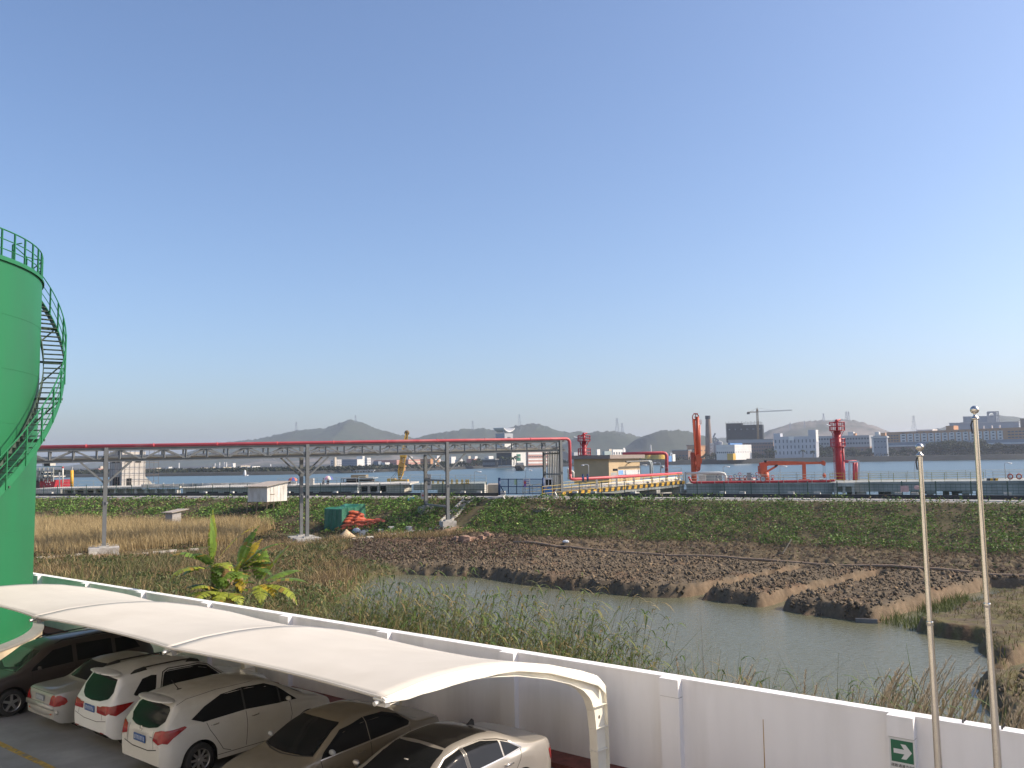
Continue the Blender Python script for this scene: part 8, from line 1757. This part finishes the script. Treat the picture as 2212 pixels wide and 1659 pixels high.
# white river tower with an upturned roof
t, P, l1, l2, H = bld('river_tower', 'white riverside tower with an upturned roof and a green window', 1073, 1106, 1136, 972, 1008, 830, fm('towerwhite', (.58, .56, .51)), 30, 38, None, None)
mb = MB(); mb.prism([P(-.15, 0, 0), P(-.15, l2, 0), P(-.15, l2, H-2), P(-.15, 0, H-2)], (P(.1, 0, 0)-P(0, 0, 0))); mb.build('dark_wing', F_DK, t)
k = l1/30; addbox(t, P, 10*k, 18.5*k, -.2, .1, H*.28, H*.72, fm('green_glass', (.03, .14, .09), .3), 'green_window'); addbox(t, P, 10*k, 18.5*k, -.26, -.2, H*.51, H*.55, F_W, 'window_bar')
a0, a1 = -11*k, 6.5*k; ht = at(1106, 936, 830).z-P(0, 0, 0).z; addbox(t, P, a0, a1, 2, 12, H, ht-4.4, fm('towerwhite', (.58, .56, .51)), 'shaft'); addbox(t, P, a0, a1, 1.8, 12, ht-9.0, ht, F_G, 'clock_storey')
addbox(t, P, a0+6*k, a0+12*k, 1.6, 1.8, ht-6.4, ht-3.4, F_WIN, 'emblem')
mb = MB(); V = []
for i in range(13):
    f = i/12; x = a0-3*k+(a1-a0+6*k)*f; z = ht+1.2+3.4*(2*f-1)**2; V.append((x, z))
for (p, q) in zip(V[:-1], V[1:]): mb.prism([P(p[0], 1, p[1]), P(q[0], 1, q[1]), P(q[0], 13, q[1]), P(p[0], 13, p[1])], (0, 0, .8))
mb.build('upturned_roof', F_W, t); mb = MB()
for x in (a0, a0+4*k, a1): mb.bar(P(x, 3, ht), P(x, 3, ht+3.0), .8)
mb.build('roof_post', F_G, t)
bld('striped_works', 'pink and white striped works building right of the river tower', 1138, 1141, 1186, 976, 1002, 900, F_P, 20, 4, None, None, rwins=[(1, 1, .98, .6, .02, .25, F_W), (1, 1, .98, .6, .3, .5, F_W), (1, 12, .7, .5, .52, .7), (1, 1, .98, .7, .74, .98, F_W)])
bld('white_factory', 'white factory with two rows of windows above the tan pump house roof', 1322, 1324, 1352, 971, 985, 900, F_W, 20, 5, None, None, rwins=[(2, 5, .45, .5, .1, .9)])
bld('white_block', 'narrow white stair tower at the right end of the white factory', 1346, 1347, 1351, 967.5, 985, 899, F_W, 20, 6)
bld('white_block', 'small white block above the left part of the pump house roof', 1288, 1290, 1297, 970.5, 985, 950, F_W, 20, 12); bld('white_block', 'cream water tower house above the pump house roof', 1313, 1316, 1322, 970, 985, 960, F_C, 20, 12); bld('glass_block', 'pale green glazed block above the pump house roof', 1302, 1306, 1321, 974.5, 985, 940, fm('paleglass', (.30, .36, .34), .4), 16, 8)
bld('low_block', 'pale flat block just left of the pump house roof', 1228, 1240, 1256, 977, 990, 930, F_G, 10, 10)
for i, (x, r, lab) in enumerate(((1397, 5.5, 'left yellow storage drum behind the red pipe bend'), (1420, 8.0, 'right yellow storage drum behind the red pipe bend'))): b_ = at(x, 992, 860); h = at(x, 982.5, 860).z-b_.z; mb = MB(); mb.lathe(tuple(b_), [(r, 0), (r, h), (.1, h+.8)], 24); single(mb, 'storage_drum', lab, 'tank', F_YEL, smooth=False)
bld('low_block', 'small white block between the pipe bend and the loading arm', 1450, 1453, 1459, 981, 990, 860, F_W, 20, 16); bld('low_block', 'small bright blue roofed shed right of the red pipe bend', 1442, 1445, 1451, 985, 990, 850, F_BLUE, 20, 16); bld('low_block', 'pale blue grey house behind the small blue roofed shed', 1446, 1448, 1453, 978, 988, 880, F_B, 20, 16)
bld('pier_hut', 'small orange river gauge hut on the far pier', 869.5/1, 871, 876, 1008.5, 1021, 640, F_O, 20, 14, None, F_O)
mb = MB(); Bx(mb, 762, 808, 1015.5, 1017, 660, 6)
for x in range(764, 808, 6): Bx(mb, x, x+.8, 1017, 1021, 660, 1)
single(mb, 'far_pier', 'low grey pier on the far bank below the blue fronted dormitory', 'pier', F_G)
for x, yt, D, lab in ((386, 1000, 1100, 'tallest slim white stack on the left far shore'), (474, 999, 1150, 'slim stack left of the three others on the far shore'), (484, 998.5, 1150, 'second slim stack of the far shore row'), (489, 998.5, 1150, 'third slim stack of the far shore row'), (464, 1001, 1150, 'short slim stack at the left of the far shore row'), (584, 1003, 1000, 'lone slim white stack left of the twin rack columns'), (1406, 961, 1000, 'slim grey stack behind the red pipe bend'), (1294, 974, 1000, 'thin white stack above the pump house roof')):
    b_ = at(x, yt+22, D); mb = MB(); mb.lathe(tuple(b_), [(1.0, 0), (.75, at(x, yt, D).z-b_.z)], 10); single(mb, 'slim_stack', lab, 'chimney', F_W, smooth=True)
# left far shore factories
for i, (L, C, Rr, yt, yb, D, m, lab) in enumerate(((317, 345, 355, 1013, 1021, 1000, F_C, 'cream shed on the left far shore nearest the scaffolded building'), (334, 338, 348, 1010.5, 1016, 1040, F_C, 'cream raised roof above the cream shed on the left far shore'), (358, 364, 372, 1008.5, 1021, 1000, F_W, 'white processing plant left of the tallest white stack'), (377, 382, 388, 1017, 1022, 980, F_W, 'low white shed at the foot of the tallest white stack'), (387, 395, 421, 1012.5, 1020, 1050, F_W, 'long white roofed factory right of the tallest white stack'), (426, 434, 450, 1010.5, 1020, 1040, F_C, 'long tan factory in the middle of the left far shore'), (430, 436, 449, 1015.5, 1021, 980, F_W, 'low bright shed before the long tan factory'), (455, 460, 465, 1008.5, 1016, 1040, F_C, 'small tan block left of the slim stacks'), (464, 466, 469, 1012, 1020, 1000, F_W, 'tiny white block under the slim stacks'), (500, 503, 509, 1000.5, 1013, 980, F_W, 'tall white block behind the long pale factory'), (478, 482, 500, 1009, 1019, 990, F_C, 'cream block at the left of the long pale factory'), (509, 520, 541, 1006, 1018, 960, F_C, 'long pale factory right of the tall white block'), (522, 530, 539, 1008, 1019, 940, F_B, 'grey fronted block before the long pale factory'), (540, 545, 562, 1007, 1018, 960, F_W, 'white lit block at the right end of the long pale factory'), (566, 600, 612, 1009, 1018, 900, F_DK, 'dark shed left of the twin rack columns'), (700, 712, 720, 1008, 1014, 860, F_B, 'blue roofed shed below the cream stair tower'), (741, 756, 768, 1010.5, 1016, 800, F_BLUE, 'row of sky blue roofs below the blue fronted dormitory'), (838, 846, 862, 1005, 1011, 820, F_BLUE, 'pale blue canopy right of the white cubic villa'), (866, 876, 889, 1006, 1013, 780, F_W, 'curved white roof below the pink striped factory'), (899, 903, 908, 1009, 1014, 760, F_W, 'small white kiosk left of the wide rack frame'), (204, 212, 227, 1012, 1031, 900, F_P, 'reddish plant left of the scaffolded building'), (213, 217, 225, 1007, 1015, 920, F_C, 'cream drums above the reddish plant'), (166, 178, 205, 1028, 1033, 860, F_G, 'long low conveyor shed between the yellow pile and the rack column'))):
    bld('shore_works', lab, L, C, Rr, yt, yb, D, m, 12, 10)
# pylons on the ridges
for x, yt, yb, D, lab in ((640, 911, 928, 2950, 'faint pylon on the left shoulder of the highest hill'), (768, 897, 909, 2950, 'faint pylon just right of the highest hill top'), (1021, 909, 927, 2650, 'faint pylon on the ridge right of the wide rack frame'), (1122, 895, 919, 2650, 'thin pylon on the ridge behind the river tower'), (1333, 903, 934, 2350, 'pair leading pylon on the hill behind the pump house'), (1344, 914, 938, 2350, 'smaller pylon right of the pump house hill pylon'), (1779, 893, 907, 2550, 'faint pylon at the left of the quarry hill top'), (1828, 889, 907, 2550, 'left pylon of the pair above the tall red tower'), (1833, 889, 907, 2550, 'right pylon of the pair above the tall red tower'), (1974, 898, 940, 2550, 'tall pylon between the quarry hill and the right hill'), (1707, 913, 930, 2550, 'small pylon on the left shoulder of the quarry hill'), (1738, 909, 921, 2550, 'small pylon on the middle left of the quarry hill')):
    mb = MB(); b_, t_ = at(x, yb+3, D), at(x, yt, D); h = t_.z-b_.z; w = h*.13
    for sx in (-1, 1):
        for sy in (-1, 1): mb.bar(b_+Vector((sx*w, sy*w, 0)), t_+Vector((sx*.4, sy*.4, 0)), .55)
    for k in range(6):
        f0, f1 = k/6, (k+1)/6; z0, z1 = h*f0, h*f1; w0, w1 = w*(1-f0)+.4*f0, w*(1-f1)+.4*f1; mb.bar(b_+Vector((-w0, -w0, z0)), b_+Vector((w1, -w1, z1)), .4); mb.bar(b_+Vector((w0, -w0, z0)), b_+Vector((-w1, -w1, z1)), .4)
    for f in (.72, .84, .95): mb.bar(b_+Vector((-w*.9, 0, h*f)), b_+Vector((w*.9, 0, h*f)), .5)
    single(mb, 'power_pylon', lab, 'pylon', F_G)

# trees on the far bank, every one its own crown and trunk
m_tl = leafmat('tree_leaf', .7, .15); m_tk = fm('bark', (.10, .075, .05))
def crown(seed, n, rx, rz, tint):
    r = np.random.default_rng(seed); k = 9; cen = r.normal(size=(k, 3))*np.array([.42, .42, .30])+np.array([0, 0, .1]); cen[0] = 0
    i = r.integers(0, k, n); d = r.normal(size=(n, 3)); d /= np.linalg.norm(d, axis=1)[:, None]; p = cen[i]+d*(r.random(n)**.4)[:, None]*np.array([.50, .50, .38])
    p *= np.array([rx, rx, rz]); p[:, 2] += rz*1.25
    e = r.normal(size=(n, 3)); e /= np.linalg.norm(e, axis=1)[:, None]; f = np.cross(e, r.normal(size=(n, 3))); f /= np.linalg.norm(f, axis=1)[:, None]; s = r.uniform(.28, .6, n)[:, None]
    V = np.stack([p-e*s, p+f*s*.7, p+e*s, p-f*s*.7], 1).reshape(-1, 3); c = np.array(tint)*.6*r.uniform(.5, 1.5, (n, 1))*(.8+.5*r.random((k, 1)))[i]
    return V, np.arange(n*4).reshape(n, 4), np.repeat(c, 4, 0)
protos = []
for s in range(6):
    V, Q, c = crown(100+s, 620, 4.2, (3.6, 4.4, 3.0, 5.0, 3.4, 4.2)[s], ((.055, .075, .028), (.045, .065, .025), (.065, .08, .03), (.04, .06, .026), (.075, .08, .032), (.05, .07, .03))[s])
    o = np_mesh('crown', V, Q, m_tl, c); mb = MB(); mb.tube([(0, 0, -1), (.1, 0, 2.2), (-.2, .1, 5.0)], .35, 7, r1=.14); mb.tube([(0, 0, 2.0), (1.3, .4, 4.6)], .16, 5, r1=.07); mb.tube([(0, 0, 2.4), (-1.2, -.5, 4.9)], .15, 5, r1=.06); tk_ = mb.build('trunk', m_tk, None); protos.append((o, tk_, True))
used = [False]*6
def tree(px, dep, top, lab, k, grp):
    """tree standing on the far bank with its crown top at image row top"""
    x0 = (px-1106)/FPX*dep; lz = lzf(x0, dep)-.3; p = Vector((x0, dep, lz)); H = max(4.0, at(px, top, dep).z-lz); s = H/(2.35*(3.6, 4.4, 3.0, 5.0, 3.4, 4.2)[k])
    t = thing('riverside_tree', lab, 'tree', tuple(p), random.uniform(0, 6.28), grp); cw = random.uniform(.85, 1.25)
    for o in protos[k][:2]:
        c = o if not used[k] else o.copy()
        if used[k]: COL.objects.link(c)
        c.parent = t; c.scale = (s*cw, s*cw, s)
    used[k] = True
row = [(x, t) for x, t in zip(range(1496, 1568, 9), (982, 979, 983, 977, 980, 975, 981, 978))]+[(1600, 984), (1608, 980), (1617, 975), (1626, 976), (1634, 979), (1643, 980)]
row += [(x, 966+5*math.sin(x*.13)+3*math.sin(x*.31)) for x in range(1658, 1800, 6)]+[(x, 969+5*math.sin(x*.17)+2*math.sin(x*.4)) for x in range(1826, 2005, 7)]+[(x, 947+7*abs(math.sin(x*.052+.6))-4*math.sin(x*.23)) for x in range(2006, 2108, 5)]+[(x, 958+5*math.sin(x*.11)) for x in range(2110, 2230, 5)]
for i, (x, t) in enumerate(row):
    sy = shore_y((x-1106)/FPX*900)
    lab = 'dark green broad tree in the riverside row across the river behind the jetty' if x < 2006 else ('tall dark tree in the dense riverside clump behind the flagpoles' if x < 2108 else 'brownish green tree in the low riverside row at the far right')
    tree(x, sy+26+random.uniform(0, 26), t, lab, (i*5+i//3) % 6, 'riverside trees across the river' if x < 2006 else ('dense riverside clump behind the flagpoles' if x < 2108 else 'low riverside row at the far right'))
row = [(x, 1001+3*math.sin(x*.2)) for x in range(846, 872, 6)]+[(x, 1002+3*math.sin(x*.3)) for x in range(905, 935, 7)]+[(x, 998+4*math.sin(x*.15)) for x in range(950, 1045, 6)]+[(x, 988+5*math.sin(x*.25)) for x in range(1030, 1044, 5)]+[(x, 994+4*math.sin(x*.4)) for x in range(1142, 1185, 5)]+[(x, 987+3*math.sin(x*.3)) for x in range(1360, 1450, 7)]+[(x, 992+3*math.sin(x*.3)) for x in range(1190, 1235, 7)]
for i, (x, t) in enumerate(row):
    sy = shore_y((x-1106)/FPX*880); tree(x, sy+24+random.uniform(0, 16), t, 'dark round tree among the houses in the middle of the far bank', (i*7) % 6, 'trees among the houses on the middle far bank')
# palms before the river tower
def palm(px, dep, top, lab):
    x0 = (px-1106)/FPX*dep; b = Vector((x0, dep, lzf(x0, dep))); h = at(px, top, dep).z-b.z; t = thing('palm_tree', lab, 'tree', tuple(b), 0, 'palms by the river tower')
    mb = MB(); mb.tube([b, b+Vector((.3, 0, h*.5)), b+Vector((.1, 0, h*.86))], .4, 7, r1=.25); mb.build('trunk', m_tk, t); PP, WW, CC = [], [], []
    for k in range(16):
        a = 6.28*k/16+random.uniform(-.2, .2); L = random.uniform(2.6, 3.8); up = random.uniform(.2, 1.0); o = np.array(b+Vector((.1, 0, h*.84)))
        u_ = np.linspace(0, 1, 5); PP.append(np.stack([o[0]+np.cos(a)*L*u_, o[1]+np.sin(a)*L*u_, o[2]+L*(up*u_-1.1*u_**2)], 1)); w = np.array([.15, .5, .55, .4, .05]); WW.append(np.stack([-np.sin(a)*w, np.cos(a)*w, w*.3], 1)); CC.append(np.array((.045, .06, .024))*random.uniform(.7, 1.3))
    o = strips(np.array(PP)-np.array(b), np.array(WW), np.array(CC), 'fronds', m_tl); o.parent = t
for x, yt in ((1080, 984), (1090, 988), (1099, 985), (1107, 986), (1112, 983)): palm(x, 800, yt, 'small dark palm standing before the white river tower')
for x, yt in ((1654, 968), (1668, 971), (1729, 970), (1751, 972)): palm(x, 890, yt, 'feathery palm rising from the riverside trees behind the orange crane')
# low far-off shore growth that reads as one mass
n = 9000; px = rng.uniform(120, 900, n); sx = (px-1106)/FPX; dep = np.array([shore_y(a*760) for a in sx])+rng.uniform(14, 130, n); x = sx*dep; y = dep
h = rng.random(n)**1.2*(1.2+2.6*fbm(x*.02, y*.02, 3, 90)); c = np.stack([x, y, np.array([lzf(a, b) for a, b in zip(x, y)])+h], 1); col = colmix(n, [(.03, .038, .02), (.024, .032, .018), (.05, .048, .026)], [3, 3, 1])
tag(leaf_quads(c, rng.uniform(.8, 2.2, n), col, 'shore_growth', m_tl, .9), kind='stuff')
n = 6000; px = rng.uniform(900, 2300, n); sx = (px-1106)/FPX; dep = np.array([shore_y(a*900) for a in sx])+rng.uniform(13, 60, n); x = sx*dep; y = dep; c = np.stack([x, y, np.array([lzf(a, b) for a, b in zip(x, y)])+rng.random(n)**1.3*2.8], 1)
tag(leaf_quads(c, rng.uniform(.6, 1.5, n), colmix(n, [(.028, .036, .018), (.022, .03, .016), (.055, .05, .03)], [3, 3, 1]), 'shore_hedge', m_tl, .9), kind='stuff')
# ------------------------------------------------------------------ haze over the far bank
mb = MB(); mb.box((0, 3400, 86), (9600, 6900, 182))
hz = mb.build('haze', None); tag(hz, kind='stuff')
m = bpy.data.materials.new('haze'); m.use_nodes = True; n = m.node_tree.nodes; n.clear()
pv = n.new('ShaderNodeVolumePrincipled'); pv.inputs['Density'].default_value = 1.3e-4; pv.inputs['Color'].default_value = (.80, .87, 1.0, 1); pv.inputs['Anisotropy'].default_value = .3
ou = n.new('ShaderNodeOutputMaterial'); m.node_tree.links.new(pv.outputs[0], ou.inputs['Volume']); hz.data.materials.append(m)
